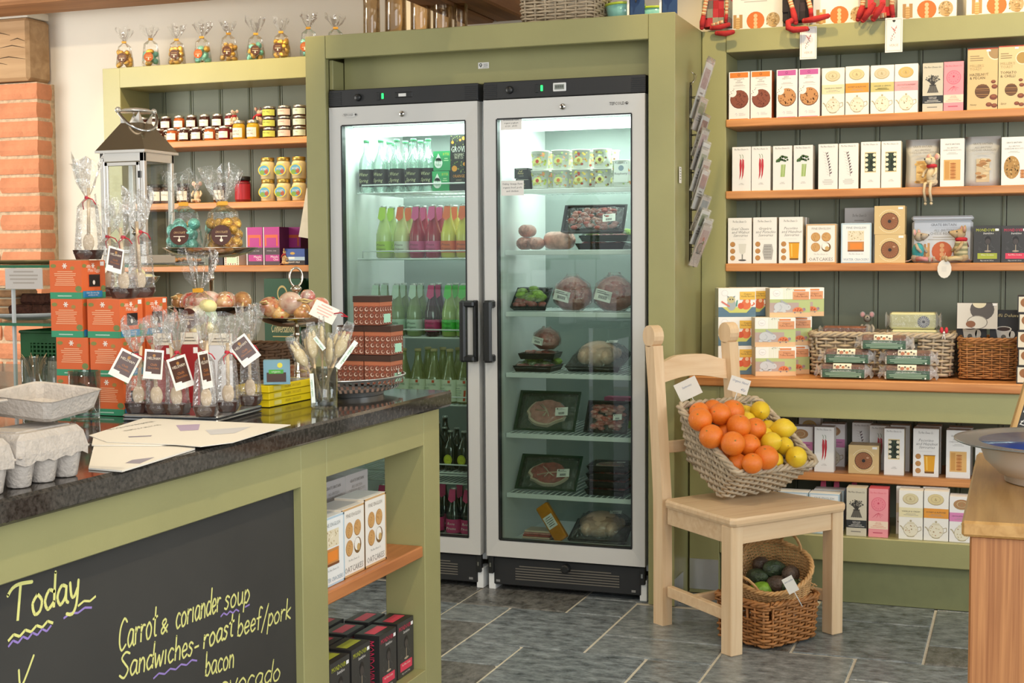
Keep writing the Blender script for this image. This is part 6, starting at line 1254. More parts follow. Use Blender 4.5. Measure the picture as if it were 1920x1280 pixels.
doll('rag doll with curved red boots sitting between two cartons', (1496, 42), [([(1486, 17, 5.05), (1489, 30, 5.045), (1492, 42, 5.045)], .0115), ([(1487, 37, YD), (1478, 42, YD-.01), (1478, 52, YD-.015), (1488, 56, YD-.015), (1512, 54, YD-.015)], .0115), ([(1520, 17, 5.05), (1521, 30, 5.05)], .0105), ([(1508, 39, YD-.01), (1528, 36, YD-.015), (1552, 30, YD-.02)], .0115)],
     [((1479, -6, 5.055), (1486, 16, 5.05), 9), ((1514, -6, 5.055), (1520, 17, 5.05), 9)], ('#2a2426', '#3a3034', '#241f22'))
doll('rag doll in red checks with two raised boots beside the far tag', (1645, 34), [([(1617, 12, 5.05), (1613, 24, 5.05), (1609, 36, 5.05)], .0115), ([(1638, 9, YD-.02), (1628, 24, YD-.015), (1618, 38, YD-.01)], .0115), ([(1655, 8, YD-.02), (1646, 22, YD-.015), (1638, 36, YD-.01)], .0115), ([(1672, 10, 5.06), (1674, 30, 5.06)], .0105)],
     [((1619, -6, 5.05), (1617, 12, 5.05), 7), ((1624, 33, 5.06), (1662, 28, 5.06), 9, .009), ((1673, -6, 5.06), (1672, 10, 5.06), 7)], ('#c0262c', '#a82a30', '#d94048', '#8a7a58'))
# ================================================================== LEAFLET RACK ON THE SIDE OF THE SURROUND
XR = -1.112
ra = thing('leaflet_rack', 'black wire leaflet rack hung on the fridge surround side', 'rack', (XR, 4.86, 1.5))
m = MB()
for dy in (-.012, .012): m.tube([(.006, dy, -.31), (.006, dy, .3), (.006, dy*.5, .325)], .0022, BLACKP, 6)
for i in range(14): z = -.3+.044*i; m.tube([(.006, -.012, z), (.03, -.03, z+.0), (.03, .03, z), (.006, .012, z)], .0016, BLACKP, 5)
m.tube([(.006, -.012, -.31), (.02, -.012, -.325), (.02, .012, -.325), (.006, .012, -.31)], .0018, BLACKP, 5); m.build('wire_frame', ra)
m = MB()
for s in (-1, 1): m.tube([(.004, 0, .315), (.02, s*.008, .335), (.022, s*.02, .352), (.012, s*.026, .36)], .0018, CHROME, 6)
m.build('hook', ra)
CC = ('#f4f2ee', '#e9e4dc', '#e0d2c8', '#f0ece8', '#d9d0c8')
for i, (x0, y0, x1, y1) in enumerate(((1303, 240, 1322, 150), (1311, 228, 1333, 143), (1306, 255, 1325, 205), (1301, 305, 1323, 240), (1298, 332, 1321, 268), (1297, 350, 1319, 290), (1296, 372, 1319, 305), (1297, 390, 1320, 325), (1300, 405, 1321, 343), (1288, 445, 1315, 388), (1283, 470, 1321, 414), (1287, 490, 1321, 432), (1291, 512, 1329, 446))):
    Yc = 4.815+.012*(i % 3)
    lo = P((x0+3), y1*.2+y0*.8, Y=Yc); hi = P(x1-3, y1, Y=Yc); h_ = max(.06, (P(x0, y1, Y=Yc).z-P(x0, y0, Y=Yc).z)*1.2)
    m = MB(); wd = .058 if i < 9 else .07; m.box(-.0008, -wd/2, 0, .0008, wd/2, h_, ink(CC[i % 5])); m.frame((.0009, -wd/2, 0), (0, 1, 0), (0, 0, 1))
    m.rect(wd*.1, h_*.55, wd*.9, h_*.9, ink(('#c9a8a4', '#8f9aa0', '#a9b08a', '#b98a7a')[i % 4])); greek(m, wd*.15, wd*.85, h_*.45, 3, h_*.07, '#9a9490')
    if i == 12: m.disc(wd*.45, h_*.45, wd*.3, ink('#3a322e'), 2); m.disc(wd*.45, h_*.45, wd*.26, ink('#a9a49c'), 3); m.disc(wd*.5, h_*.68, wd*.12, ink('#c0543a'), 4, n=8); m.disc(wd*.62, h_*.6, wd*.1, ink('#5f7a3a'), 4, n=8)
    s = MB(); s.box(-.0022, -wd/2-.003, -.001, .0022, wd/2+.003, h_*1.06, film('card_sleeve', '#f8f8f6', .1, .1, bump=.4, milky=.06))
    o = thing('leaflet', 'leaflet in clear sleeve leaning out of the rack, %s' % (('topmost with white edges', 'tall pink one at the top', 'slanting below the top pair', 'fourth down', 'fifth down', 'sixth down', 'seventh down', 'eighth down', 'ninth down, widest sleeve', 'white with small pink picture', 'big white one', 'grey one above the lowest', 'lowest, with a basket picture')[i]), 'leaflet', (XR+.022+.003*(i % 3), 4.83+.02*(i % 2), lo.z), rot=(-.12, .27 if i < 9 else .34, -.22), group='leaflets in the wire rack')
    m.build('card', o); s.build('sleeve', o)
# ================================================================== THE COUNTER
WZ = .905; XF = -1.272
ct = thing('counter', 'sage green shop counter with chalkboard front and open shelf niche', 'counter')
yA, yB, yC, yD = 2.302, 2.404, 2.876, 2.966
bar(ct, 'stile', XF-.03, yA, 0, XF, yB, .868, PAINT, .0015); bar(ct, 'end_post', XF-.1, yC, 0, XF, yD, .868, PAINT, .0015)
bar(ct, 'top_rail', XF-.03, .3, .784, XF, yA-.001, .868, PAINT, .0015); bar(ct, 'top_rail', XF-.03, yB+.001, .788, XF, yC-.001, .868, PAINT, .0015)
bar(ct, 'bottom_rail', XF-.03, .3, 0, XF, yA-.001, .2, PAINT, .0015); bar(ct, 'bottom_rail', XF-.03, yB+.001, .16, XF, yC-.001, .268, PAINT, .0015)
cb = bar(ct, 'chalkboard', -1.305, .3, .19, -1.289, yA+.005, .79, BOARD, 0)
bar(ct, 'divider', -1.6, yB-.03, 0, XF-.031, yB-.001, .868, PAINT, 0)
bar(ct, 'shelf', -1.52, yB, .53, -1.276, yC-.001, .5565, SHELFY, .003); bar(ct, 'bottom_shelf', -1.56, yB, .24, XF-.031, yC-.001, .266, PAINT, 0)
bar(ct, 'back_panel', -1.93, .3, 0, -1.9, 2.3, .868, PAINT, 0); bar(ct, 'back_post', -1.93, 2.87, 0, -1.85, 2.95, .868, PAINT, 0); bar(ct, 'back_rail', -1.91, 2.3, .8, -1.88, 2.87, .868, PAINT, 0)
wt = MB(); wt.box(-1.95, .3, .8685, -1.2465, 2.985, WZ, GRANITE, .005); tag(wt.build('worktop'), 'polished black granite worktop on the sage counter', 'worktop')
# ---- chalk writing: a single-line hand
HAND = {'C': (.75, [[(.75, 1.55), (.45, 1.8), (.1, 1.3), (.05, .5), (.3, .0), (.7, .25)]]), 'S': (.75, [[(.75, 1.6), (.4, 1.75), (.1, 1.4), (.4, .95), (.7, .5), (.4, .0), (.0, .25)]]),
 'T': (1.1, [[(.55, 1.8), (.42, .0)], [(-.15, 1.45), (.1, 1.75), (.5, 1.85), (1.2, 1.75)]]), 'V': (.7, [[(.0, 1.2), (.25, .0), (.7, 1.8)]]),
 'a': (.62, [[(.55, .9), (.25, 1.0), (.02, .5), (.2, .02), (.5, .35), (.56, .95)], [(.56, .95), (.55, .2), (.68, .0)]]), 'b': (.55, [[(.05, 1.8), (.05, .0)], [(.05, .6), (.3, 1.0), (.55, .5), (.3, .0), (.05, .15)]]),
 'c': (.5, [[(.5, .85), (.25, 1.0), (.02, .5), (.2, .0), (.5, .15)]]), 'd': (.6, [[(.55, .85), (.25, 1.0), (.02, .5), (.2, .02), (.55, .3)], [(.62, 1.85), (.55, .0)]]), 'e': (.5, [[(.05, .5), (.45, .6), (.4, .95), (.2, 1.0), (.02, .5), (.2, .0), (.5, .2)]]),
 'f': (.45, [[(.5, 1.7), (.3, 1.85), (.2, 1.4), (.2, .0)], [(.0, .95), (.45, 1.0)]]), 'h': (.55, [[(.05, 1.8), (.05, .0)], [(.05, .6), (.3, 1.0), (.48, .7), (.5, .0)]]), 'i': (.22, [[(.1, 1.0), (.1, .0)]]), 'k': (.55, [[(.05, 1.8), (.05, .0)], [(.5, .95), (.1, .5), (.55, .0)]]),
 'n': (.55, [[(.05, 1.0), (.05, .0)], [(.05, .6), (.3, 1.0), (.48, .7), (.5, .0)]]), 'o': (.58, [[(.3, 1.0), (.02, .6), (.15, .02), (.45, .1), (.55, .6), (.3, 1.0)]]), 'p': (.55, [[(.08, 1.0), (.0, -.7)], [(.06, .6), (.3, 1.0), (.55, .5), (.3, .0), (.05, .15)]]),
 'r': (.45, [[(.05, 1.0), (.05, .0)], [(.05, .6), (.25, .95), (.45, .9)]]), 's': (.45, [[(.42, .85), (.2, 1.0), (.05, .75), (.35, .4), (.2, .0), (.0, .1)]]), 't': (.45, [[(.25, 1.7), (.2, .2), (.4, .0)], [(.0, 1.05), (.5, 1.15)]]), 'u': (.58, [[(.03, 1.0), (.08, .2), (.25, .0), (.48, .3), (.5, 1.0)], [(.5, 1.0), (.55, .0)]]),
 'v': (.55, [[(.0, 1.0), (.22, .0), (.55, 1.05)]]), 'w': (.75, [[(.0, 1.0), (.15, .0), (.38, .8), (.55, .0), (.75, 1.0)]]), 'y': (.55, [[(.03, 1.0), (.12, .3), (.3, .2), (.5, .6)], [(.55, 1.0), (.45, -.2), (.2, -.7), (-.15, -.6)]]), '&': (.55, [[(.55, .0), (.1, .75), (.3, 1.0), (.4, .75), (.05, .3), (.2, .0), (.55, .5)]]), '/': (.5, [[(.55, 1.9), (.0, -.4)]]), '-': (.5, [[(.05, .5), (.45, .55)]]), ' ': (.35, [])}
def smooth(p, n=4):
    if len(p) < 3: return p
    o = []
    for i in range(len(p)-1):
        p0, p1, p2, p3 = p[max(i-1, 0)], p[i], p[i+1], p[min(i+2, len(p)-1)]
        for k in range(n):
            t = k/n; o.append(tuple(.5*((2*p1[a])+(-p0[a]+p2[a])*t+(2*p0[a]-5*p1[a]+4*p2[a]-p3[a])*t*t+(-p0[a]+3*p1[a]-3*p2[a]+p3[a])*t**3) for a in (0, 1)))
    return o+[p[-1]]
def hand(m, txt, a, b_, xh, wd, mt, sl=.12):
    adv = sum(HAND[c][0]+.14 for c in txt); sx = (b_[0]-a[0])/adv; x = 0
    for c in txt:
        for st in HAND[c][1]:
            pts = smooth([(a[0]+(x+px+sl*py)*sx, a[1]+(b_[1]-a[1])*(x+px)/adv+py*xh) for px, py in st]); m.line(pts, wd, mt, 1)
            for q in pts[::2]: m.disc(q[0], q[1], wd*.5, mt, 1, n=6)
        x += HAND[c][0]+.14
m = MB(); m.frame((-1.289, 0, 0), (0, 1, 0), (0, 0, 1)); W_ = .0037
hand(m, 'Today', (1.513, .722), (1.664, .722), .027, .0052, CHALKY, .05)
for t, a, b_, xh in (('Carrot', (1.752, .617), (1.855, .617), .0265), ('&', (1.862, .615), (1.885, .615), .022), ('coriander', (1.905, .613), (2.042, .610), .024), ('soup', (2.053, .609), (2.138, .603), .022), ('Sandwiches-', (1.752, .574), (1.975, .555), .022), ('roast', (1.984, .558), (2.083, .557), .022), ('beef/pork', (2.092, .551), (2.286, .536), .021), ('bacon', (1.988, .510), (2.082, .500), .022), ('avocado', (2.03, .463), (2.243, .43), .021), ('V', (1.522, .629), (1.556, .629), .02)):
    hand(m, t, a, b_, xh, W_ if t != 'roast' else .0042, CHALKY)
def zig(a, b_, n, amp, wd, mt):
    m.line([(a[0]+(b_[0]-a[0])*i/n, a[1]+(b_[1]-a[1])*i/n+(amp if i % 2 else -amp)) for i in range(n+1)], wd, mt, 1)
zig((1.508, .702), (1.602, .703), 8, .003, .004, CHALKY); zig((1.508, .694), (1.598, .695), 9, .003, .0032, CHALKP); zig((1.625, .703), (1.69, .703), 4, .002, .0032, CHALKP); zig((1.658, .713), (1.7, .714), 3, .002, .0035, CHALKY)
zig((2.04, .602), (2.1, .597), 6, .0025, .003, CHALKP); zig((2.12, .598), (2.136, .597), 1, .001, .003, CHALKP); zig((1.84, .552), (1.965, .546), 8, .0025, .003, CHALKP)
m.build('chalk_writing', cb)
# ---- boxes in the niche, fronts turned to the shop floor
def side_box(kind, y0, Z, X, lab, group, name='biscuit_box', h=None):
    dep = CART[kind][0]; w_ = CAT[kind][0]
    o = stamp(('carton', kind), None, (X-dep/2, y0+w_/2, Z+.0012), lab, 'box', group, pi/2); o.scale = (1, 1, 1) if not h else (1, 1, h/CAT[kind][1]); return o
SG = 'boxes on the counter niche shelf'; zs = .5565
CAT.setdefault('oat', (.09, .12)); ow = CAT['oat'][0]
side_box('oat', 2.722-ow, zs, -1.296, 'box of oatcakes at the open end of the counter niche', SG, h=.148); side_box('oat', 2.618-ow, zs, -1.296, 'box of oatcakes beside the water crackers in the counter niche', SG, h=.143); side_box('water', 2.515-CAT['water'][0]+.002, zs, -1.293, 'blue-bordered water crackers box by the counter stile', SG, h=.14)
def d_gb(m, w, h): gb(m, w, h, .9, 'CHEDDAR BISCUITS', .8)
CART['gb'] = (.06, '#b9b4b4', d_gb, '#d9d6d2', '#c9c6c6'); CAT['gb'] = (.11, .19)
for y0, w_ in ((2.715, 'farther along'), (2.602, 'nearer the stile')):
    stamp(('carton', 'gb'), lambda: carton(.11, .178, .06, *CART['gb'][1:]).build('biscuit_box'), (-1.42, y0+.055, zs+.0012), 'grey lettered biscuit box at the back of the niche, %s' % w_, 'box', 'grey biscuit boxes in the niche', pi/2)
BG = 'black cookie boxes in the counter niche'; zb = .269; mw = CAT['mondor'][0]
def mondo_side(m, w, h): pass
for k, y0, X, lv, w_ in (('mondor', 2.778, -1.298, 0, 'crimson-labelled, against the end post'), ('mondor', 2.676, -1.294, 0, 'crimson-labelled, showing its lettered side'), ('mondor', 2.77, -1.366, 0, 'crimson, behind the one at the end post'), ('mondor', 2.664, -1.366, 0, 'crimson, in the middle of the second row'), ('mondor', 2.558, -1.366, 0, 'crimson, in the second row by the stile'), ('mondor', 2.70, -1.436, 0, 'crimson, in the third row'), ('mondog', 2.555, -1.30, 0, 'lime-labelled, next to the lettered side'), ('mondog', 2.45, -1.296, 0, 'lime-labelled, against the stile'), ('mondog', 2.47, -1.366, 0, 'lime-labelled, in the second row')):
    side_box(k, y0, zb, X, 'black cookie box, %s' % w_, BG, 'cookie_box')
# vertical lettering on the side of the box whose flank shows
m = MB(); m.box(-1.352, 2.6745, zb+.002, -1.297, 2.6755, zb+CAT['mondor'][1], ink('#2a2928')); m.frame((-1.352, 2.6744, zb), (1, 0, 0), (0, 0, 1)); m.text('MONDOVINO', .03, .116, .017, ink('#d8365a'), 1, 'l', maxw=.105, rot=-pi/2); m.text('bambino', .014, .09, .011, ink('#eeece8'), 1, 'l', rot=-pi/2, shear=.2)
tag(m.build('lettered_sleeve'), 'black card sleeve with vertical crimson lettering on the cookie box side', 'sleeve')
def d_glassbox(m, w, h): m.rect(w*.2, h*.2, w*.8, h*.75, ink('#8a6a48'), 1); m.poly([(w*.3, h*.68), (w*.72, h*.68), (w*.65, h*.25), (w*.38, h*.25)], ink('#4a3a2c'), 2); m.disc(w*.5, h*.2, w*.2, ink('#6a5238'), 2, h*.1)
tag(carton(.06, .1, .06, '#d9d4c8', d_glassbox, '#b9a98a').build('gift_box', None, (-1.52, 2.72, zb+.001), rz=pi/2), 'pale box with tumbler picture in the shadow of the niche', 'box')
# ================================================================== ON THE WORKTOP
E1 = .0012
# brown patterned gift boxes on a pierced metal tray
def d_flor(m, w, h):
    m.rect(0, h*.66, w, h*.8, ink('#b0694a'), 1); m.rect(0, h*.8, w, h, ink('#3f2a22'), 1)
    for i in range(5):
        for j in range(3):
            x, y = w*(.1+.2*i), h*(.11+.22*j); m.disc(x, y, w*.085, ink('#6a2f24'), 1, n=10); m.disc(x, y, w*.07, ink(('#d9c4b4', '#c9a894')[(i+j) % 2]), 2, n=10); m.disc(x+w*.015, y+w*.012, w*.05, ink('#7a4232'), 3, n=8); m.disc(x+w*.1, y+h*.1, w*.03, ink('#a8503a'), 2, n=6)
def flor():
    s = .0665; m = MB(); m.box(-s/2, -s/2, 0, s/2, s/2, s*.995, ink('#7f4a38')); m.box(-s/2-.0012, -s/2-.0012, s*.8, s/2+.0012, s/2+.0012, s+.0006, ink('#3f2a22'))
    for o_, u_ in (((-s/2, -s/2, 0), (1, 0, 0)), ((s/2, -s/2, 0), (0, 1, 0))):
        m.frame(o_, u_, (0, 0, 1)); m.clip = (s, s*.8); d_flor(m, s, s); m.clip = None
    m.frame((s/2, -s/2, 0), (0, 1, 0), (0, 0, 1)); m.rect(s*.3, s*.08, s*.85, s*.38, ink('#a9dcc0'), 5); greek(m, s*.4, s*.78, s*.3, 3, s*.06, '#5f8a74'); return m
TZ = .9235
for x, y, z, w_ in ((-1.393, 2.922, TZ, 'bottom layer, right of the pair'), (-1.462, 2.922, TZ, 'bottom layer, left of the pair'), (-1.391, 2.921, TZ+.0685, 'middle layer, right of the pair'), (-1.461, 2.924, TZ+.0685, 'middle layer, left of the pair'), (-1.418, 2.92, TZ+.137, 'alone on top')):
    stamp('flor', lambda: flor().build('patterned_box'), (x, y, z), 'brown patterned gift box on the pierced tray, %s' % w_, 'box', 'brown patterned gift boxes')
m = MB(); n = 96; prof = [(.0, .012), (.118, .012), (.128, .014), (.134, .022), (.14, .03), (.146, .037), (.15, .042)]
vs_, fs = [], []
for r_, z in prof:
    for j in range(n): a = 2*pi*j/n; vs_.append((max(r_, .001)*cos(a)*.62, max(r_, .001)*sin(a)*1.0, z))
for i in range(len(prof)-1):
    for j in range(n):
        if 2 <= i <= 4 and (j+i) % 2: continue
        fs.append((i*n+j, i*n+(j+1) % n, (i+1)*n+(j+1) % n, (i+1)*n+j))
m.add(vs_, fs, STEEL, True); m.lathe([(.08, 0), (.085, .012)], STEEL, 24, sx=.62, caps=False); m.tube([(.62*.151*cos(2*pi*j/48), .151*sin(2*pi*j/48), .0425) for j in range(48)], .002, STEEL, 5, True)
m.tube([(.62*.13*cos(a), .13*sin(a), .04+.022*sin((a-.7)/1.1*pi)) for a in [.7+.11*i for i in range(11)]], .0025, STEEL, 6)
tag(m.build('pierced_tray', None, (-1.412, 2.83, WZ+.0005)), 'oval pierced metal tray holding brown patterned boxes', 'tray')
# tumbler of cookie lollies
lg = P(608, 766, Z=WZ); TG = film('tumbler_glass', '#f6faf8', .04, .02)
m = MB(); m.lathe([(.026, 0), (.0275, .004), (.0285, .085), (.0268, .085), (.0255, .016), (0, .016)], TG, 24); tag(m.build('glass_tumbler', None, (lg.x, lg.y, WZ+.0008)), 'clear tumbler holding biscuit lollies beside the yellow boxes', 'glass')
BISC = mat('white_biscuit', '#e2cf9f', .5, vary=.1); STICK = mat('lolly_stick', '#d9c09a', .7)
rr = random.Random(5)
for i, (px, py, w_) in enumerate(((553, 650, 'leftmost, leaning out'), (575, 640, 'second from the left'), (585, 628, 'upright near the middle'), (603, 618, 'tallest, in the middle'), (618, 645, 'in front of the middle'), (632, 635, 'leaning to the boxes'), (648, 628, 'rightmost, leaning out'))):
    tip = P(px, py, D=(Vector((lg.x, lg.y, WZ))-CAM).dot(FW)+(.02 if i % 2 else -.02)); base = Vector((lg.x+rr.uniform(-.012, .012), lg.y+rr.uniform(-.012, .012), WZ+.019)); ax = tip-base; L_ = ax.length
    o = thing('biscuit_lolly', 'cream biscuit lolly in clear wrap standing in a tumbler, %s' % w_, 'lolly', base, group='biscuit lollies in the tumbler'); o.rotation_euler = ax.to_track_quat('Z', 'X').to_euler()
    s = MB(); s.tube([(0, 0, 0), (0, 0, L_*.7)], .0022, STICK, 6); s.build('stick', o)
    c = MB(); c.ell((0, 0, L_*.8), .012, .006, .022, BISC, 12, 8, egg=-.15); c.ell((.004, 0, L_*.8+.022), .0045, .0045, .015, BISC, 8, 6); c.ell((-.005, 0, L_*.8+.021), .0045, .0045, .014, BISC, 8, 6); c.build('biscuit', o)
    f = MB(); f.lathe([(.003, L_*.55), (.015, L_*.72), (.0165, L_*.85), (.012, L_*1.08), (.009, L_*1.2)], CELLO, 9, False, sy=.6, rip=lambda i_, j, a: (1+rr.uniform(-.12, .12), 0), caps=False); f.build('wrapper', o)
RIB = mat('white_ribbon', '#e6eee8', .5); GT = ink('#3f9a4a')
for i, (a, b_, c) in enumerate((((590, 632), (608, 655), .009), ((632, 690), (668, 640), .01), ((584, 700), (588, 755), .008))):
    D_ = (Vector((lg.x, lg.y, WZ))-CAM).dot(FW)-.034; p, q = P(*a, D=D_), P(*b_, D=D_); ax = (q-p); L_ = ax.length; m = MB(); m.box(0, -.0004, -c/2, L_, .0004, c/2, RIB); m.frame((0, -.0004, -c/2), (1, 0, 0), (0, 0, 1)); m.text('organic organic', L_*.5, c*.25, c*.5, GT, 1, maxw=L_*.9)
    o = m.build('ribbon', None, p); o.rotation_euler = Matrix(((ax/L_).to_tuple(), (-FW).cross(ax/L_).to_tuple(), (-FW).to_tuple())).transposed().to_euler()
    # local x along the ribbon, local -y facing the shop
    X_ = ax/L_; Y_ = (FW-X_*FW.dot(X_)).normalized(); Z_ = X_.cross(Y_); o.rotation_euler = Matrix((X_, Y_, Z_)).transposed().to_euler(); tag(o, 'white ribbon with green lettering tied on the lollies, %s' % ('upper one', 'flying to the patterned boxes', 'hanging down the tumbler')[i], 'ribbon', 'lettered ribbons')
# yellow boxes
def yellow():
    m = MB(); Y = ink('#ecd21c', .35); m.box(-.04, -.1, 0, .04, .1, .0145, Y, .0008); m.frame((.0401, -.1, 0), (0, 1, 0), (0, 0, 1)); m.text('ORGANIC CHOCOLATE', .1, .005, .006, ink('#a8902a'), 1, maxw=.07); m.rect(.02, .003, .05, .0115, ink('#f2e27a'), 1)
    m.frame((-.04, -.1, .0146), (1, 0, 0), (0, 1, 0)); m.rect(.004, .01, .076, .19, ink('#8f9a98', .25), 1); m.disc(.04, .1, .03, ink('#6a4a34'), 2, .05); m.rect(.004, .01, .076, .03, ink('#ecd21c'), 2); return m
yb = P(507, 765, Z=WZ)
for i in range(3): stamp('yellow', lambda: yellow().build('yellow_box'), (yb.x-.045+.002*i, yb.y+.105-.004*i, WZ+E1+i*.0155), 'flat yellow chocolate box, %s of the stack of three' % ('bottom', 'middle', 'top')[i], 'box', 'flat yellow chocolate boxes')
# silver tin tray with chocolate spoons
ty = radians(6.7); TC = Vector((-1.538, 2.353, WZ+.0006))
m = MB(); ST = mat('tin_lid', '#c3c4c4', .25, .9); m.box(-.1, -.105, 0, .1, .105, .0055, ST, .003); m.box(-.098, -.103, .0055, .098, .103, .0066, BLACKP); m.box(-.1, -.105, .0066, .1, .105, .0125, ST, .003); tag(m.build('silver_tin', None, TC, rz=ty), 'flat silver tin with the chocolate spoons standing on it', 'tin')
def chocspoon(seed, h=.185, tagged=True, r=.016):
    o = thing('chocolate_spoon', None, None); rr = random.Random(seed); m = MB(); s = r
    m.add([(-s, -s, 0), (s, -s, 0), (s, s, 0), (-s, s, 0), (-s*1.25, -s*1.25, .019), (s*1.25, -s*1.25, .019), (s*1.25, s*1.25, .019), (-s*1.25, s*1.25, .019)], [(3, 2, 1, 0), (4, 5, 6, 7), (0, 1, 5, 4), (1, 2, 6, 5), (2, 3, 7, 6), (3, 0, 4, 7)], CHOC); m.build('chocolate_block', o)
    w_ = MB(); w_.T = Matrix.Rotation(rr.uniform(-.5, .3), 4, 'Z') @ Matrix.Rotation(rr.uniform(-.1, .1), 4, 'Y'); w_.ell((0, 0, .034), .0125, .003, .019, mat('wooden_spoon', '#dcc4a2', .6, vary=.06), 12, 8); w_.tube([(0, 0, .05), (0, 0, h*.72)], [.004, .0035], MC['wooden_spoon'], 6); w_.build('spoon', o)
    c = cello_mesh(r*1.5, .05, h*.62, h, seed, 1.15, n=16, sy=.95); c.build('cellophane', o)
    k = MB(); RD = mat('red_ribbon', '#c0283a', .5); k.lathe([(.004, h*.62-.003), (.0058, h*.62), (.004, h*.62+.004)], RD, 8); k.tube([(.004, -.004, h*.62), (.014, -.008, h*.6), (.02, -.006, h*.55)], .0012, RD, 5); k.tube([(.004, -.004, h*.62), (-.006, -.01, h*.57), (-.004, -.01, h*.5)], .0012, RD, 5); k.build('ribbon', o)
    return o
def hcard(o, loc, w_, h, rz, roll, tilt=-.12):
    m = MB(); m.box(-w_/2, -.0004, -h, w_/2, .0004, 0, CARD); m.frame((-w_/2, -.0004, -h), (1, 0, 0), (0, 0, 1)); m.rect(w_*.1, h*.18, w_*.9, h*.92, ink('#4a2a1c', .35), 1); m.rect(w_*.1, h*.1, w_*.42, h*.24, CARD, 2); m.text('HELSHAM', w_*.5, h*.66, h*.09, ink('#e6d9c4'), 2, maxw=w_*.66); m.disc(w_*.5, h*.8, w_*.08, ink('#a8783a'), 2, n=8); m.text('Chilli', w_*.5, h*.45, h*.08, ink('#b9743a'), 2); m.text('Chocolate', w_*.5, h*.34, h*.08, ink('#b9743a'), 2, maxw=w_*.6); m.disc(w_*.5, h*.97, w_*.03, ink('#8a8078'), 2, n=8)
    c = m.build('card', o, loc); c.rotation_euler = (tilt, roll, rz); c['label'] = 'white-edged brown card'; return c
SPZ = WZ+.0142
for i, (px, py, h, card, w_) in enumerate(((258, 772, .18, ((0, -.03, .118), .042, .056, .25, .5), 'nearest the orange boxes, its card slanting left'), (296, 774, .185, ((.0, -.034, .125), .036, .056, .3, .12), 'second, its card facing the shop'), (334, 775, .19, ((.014, -.036, .112), .04, .062, .9, -.25), 'third, in the middle of the tin'), (386, 779, .195, ((.0, -.036, .125), .034, .07, 1.1, -.05), 'at the front corner of the tin'), (428, 770, .185, None, 'toward the yellow boxes'), (310, 757, .19, None, 'behind the second one'), (370, 757, .185, None, 'behind the middle one'), (470, 758, .2, ((-.02, -.03, .135), .042, .056, .35, -.62), 'at the far end, card tilting right'))):
    p = P(px, py, Z=SPZ); o = chocspoon(40+i, h); o.location = (p.x, p.y, SPZ); o.rotation_euler = (0, 0, .35+.2*sin(i*2.3)); tag(o, 'wrapped chocolate spoon on the silver tin, %s' % w_, 'sweet', 'wrapped chocolate spoons')
    if card: hcard(o, *card)
# chocolate bars standing behind the spoons
for i, (x0, x1, y0, y1, c, w_) in enumerate(((294, 328, 624, 700, '#9a1f22', 'red, left'), (345, 378, 622, 700, '#9a1f22', 'red, between the bags'), (398, 441, 624, 700, '#dcdce0', 'white, right'))):
    D_ = 2.8; a, b_ = P(x0, y1, D=D_), P(x1, y0, D=D_); w2 = (b_-a).dot(RT); hb = b_.z-WZ-.0145; m = MB(); m.box(-w2/2, -.005, 0, w2/2, .005, hb, ink(c, .3), .001); m.frame((-w2/2, -.0052, 0), (1, 0, 0), (0, 0, 1)); m.rect(0, hb*.84, w2, hb, ink('#ddd3c0'), 1); greek(m, w2*.1, w2*.9, hb*.92, 2, .006, '#9a8f80'); m.rect(w2*.7, hb*.72, w2*.95, hb*.8, ink('#eeeae6'), 1)
    tag(m.build('chocolate_bar', None, (a.x+w2*.45, a.y, WZ+.0145 if i else WZ+.0145), rz=.35), '%s chocolate bar with cream top band standing behind the spoons' % w_, 'chocolate bar', 'chocolate bars behind the spoons')
# orange egg boxes
def d_egg(front):
    def f(m, w, h):
        m.rect(0, 0, w, h*.17, ink('#3f9a72'), 1); m.disc(w*.9, h*.26, w*.1, ink('#7a8a52'), 1, h*.08); m.disc(w*.12, h*.86, w*.09, ink('#8a8a4a'), 1, h*.05); m.disc(w*.72, h*.8, w*.07, ink('#a88a4a'), 1, h*.05); greek(m, w*.12, w*.8, h*.06, 1, h*.07, '#cfe6d6')
        for i in range(6): a = i*pi/3; m.line([(w*.48, h*.86), (w*.48+w*.075*cos(a), h*.86+w*.075*sin(a))], w*.028, ink('#f6ece0'), 2)
        if front == 0: greek(m, w*.12, w*.85, h*.7, 8, h*.05, '#f3b48a')
        else: m.rect(w*.28, h*.3, w*.78, h*.64, ink('#d9562a'), 2); m.rect(w*.3, h*.31, w*.76, h*.63, ink('#1f1613', .2), 3); m.disc(w*.5, h*.42, w*.05, ink('#e9e4dc'), 4, h*.06); m.text('Mini Eggs', w*.52, h*.7, h*.1, ink('#f8ecdc'), 2, maxw=w*.5); m.rect(w*.04, h*.03, w*.85, h*.2, ink('#2f8fc4'), 3); m.text('Dark Chocolate Egg', w*.45, h*.13, h*.045, ink('#eef4f6'), 4, maxw=w*.6); m.text('with Biscuit Bits', w*.45, h*.07, h*.045, ink('#eef4f6'), 4, maxw=w*.5); m.rect(w*.78, h*.86, w*.94, h*.97, ink('#f4f0ea'), 3); greek(m, w*.2, w*.4, h*.86, 2, h*.04, '#f8ecdc')
        if front == 2: pass
    return f
OS_ = .0765
def orange():
    s = OS_; m = MB(); m.box(-s/2, -s/2, 0, s/2, s/2, s, ink('#e06a35', .4)); m.box(-s/2, -s/2, s, s/2, s/2, s+.0004, ink('#e8936a', .4))
    for o_, u_, f in (((-s/2, -s/2, 0), (1, 0, 0), 0), ((s/2, -s/2, 0), (0, 1, 0), 1)): m.frame(o_, u_, (0, 0, 1)); m.clip = (s, s); d_egg(f)(m, s, s); m.clip = None
    return m
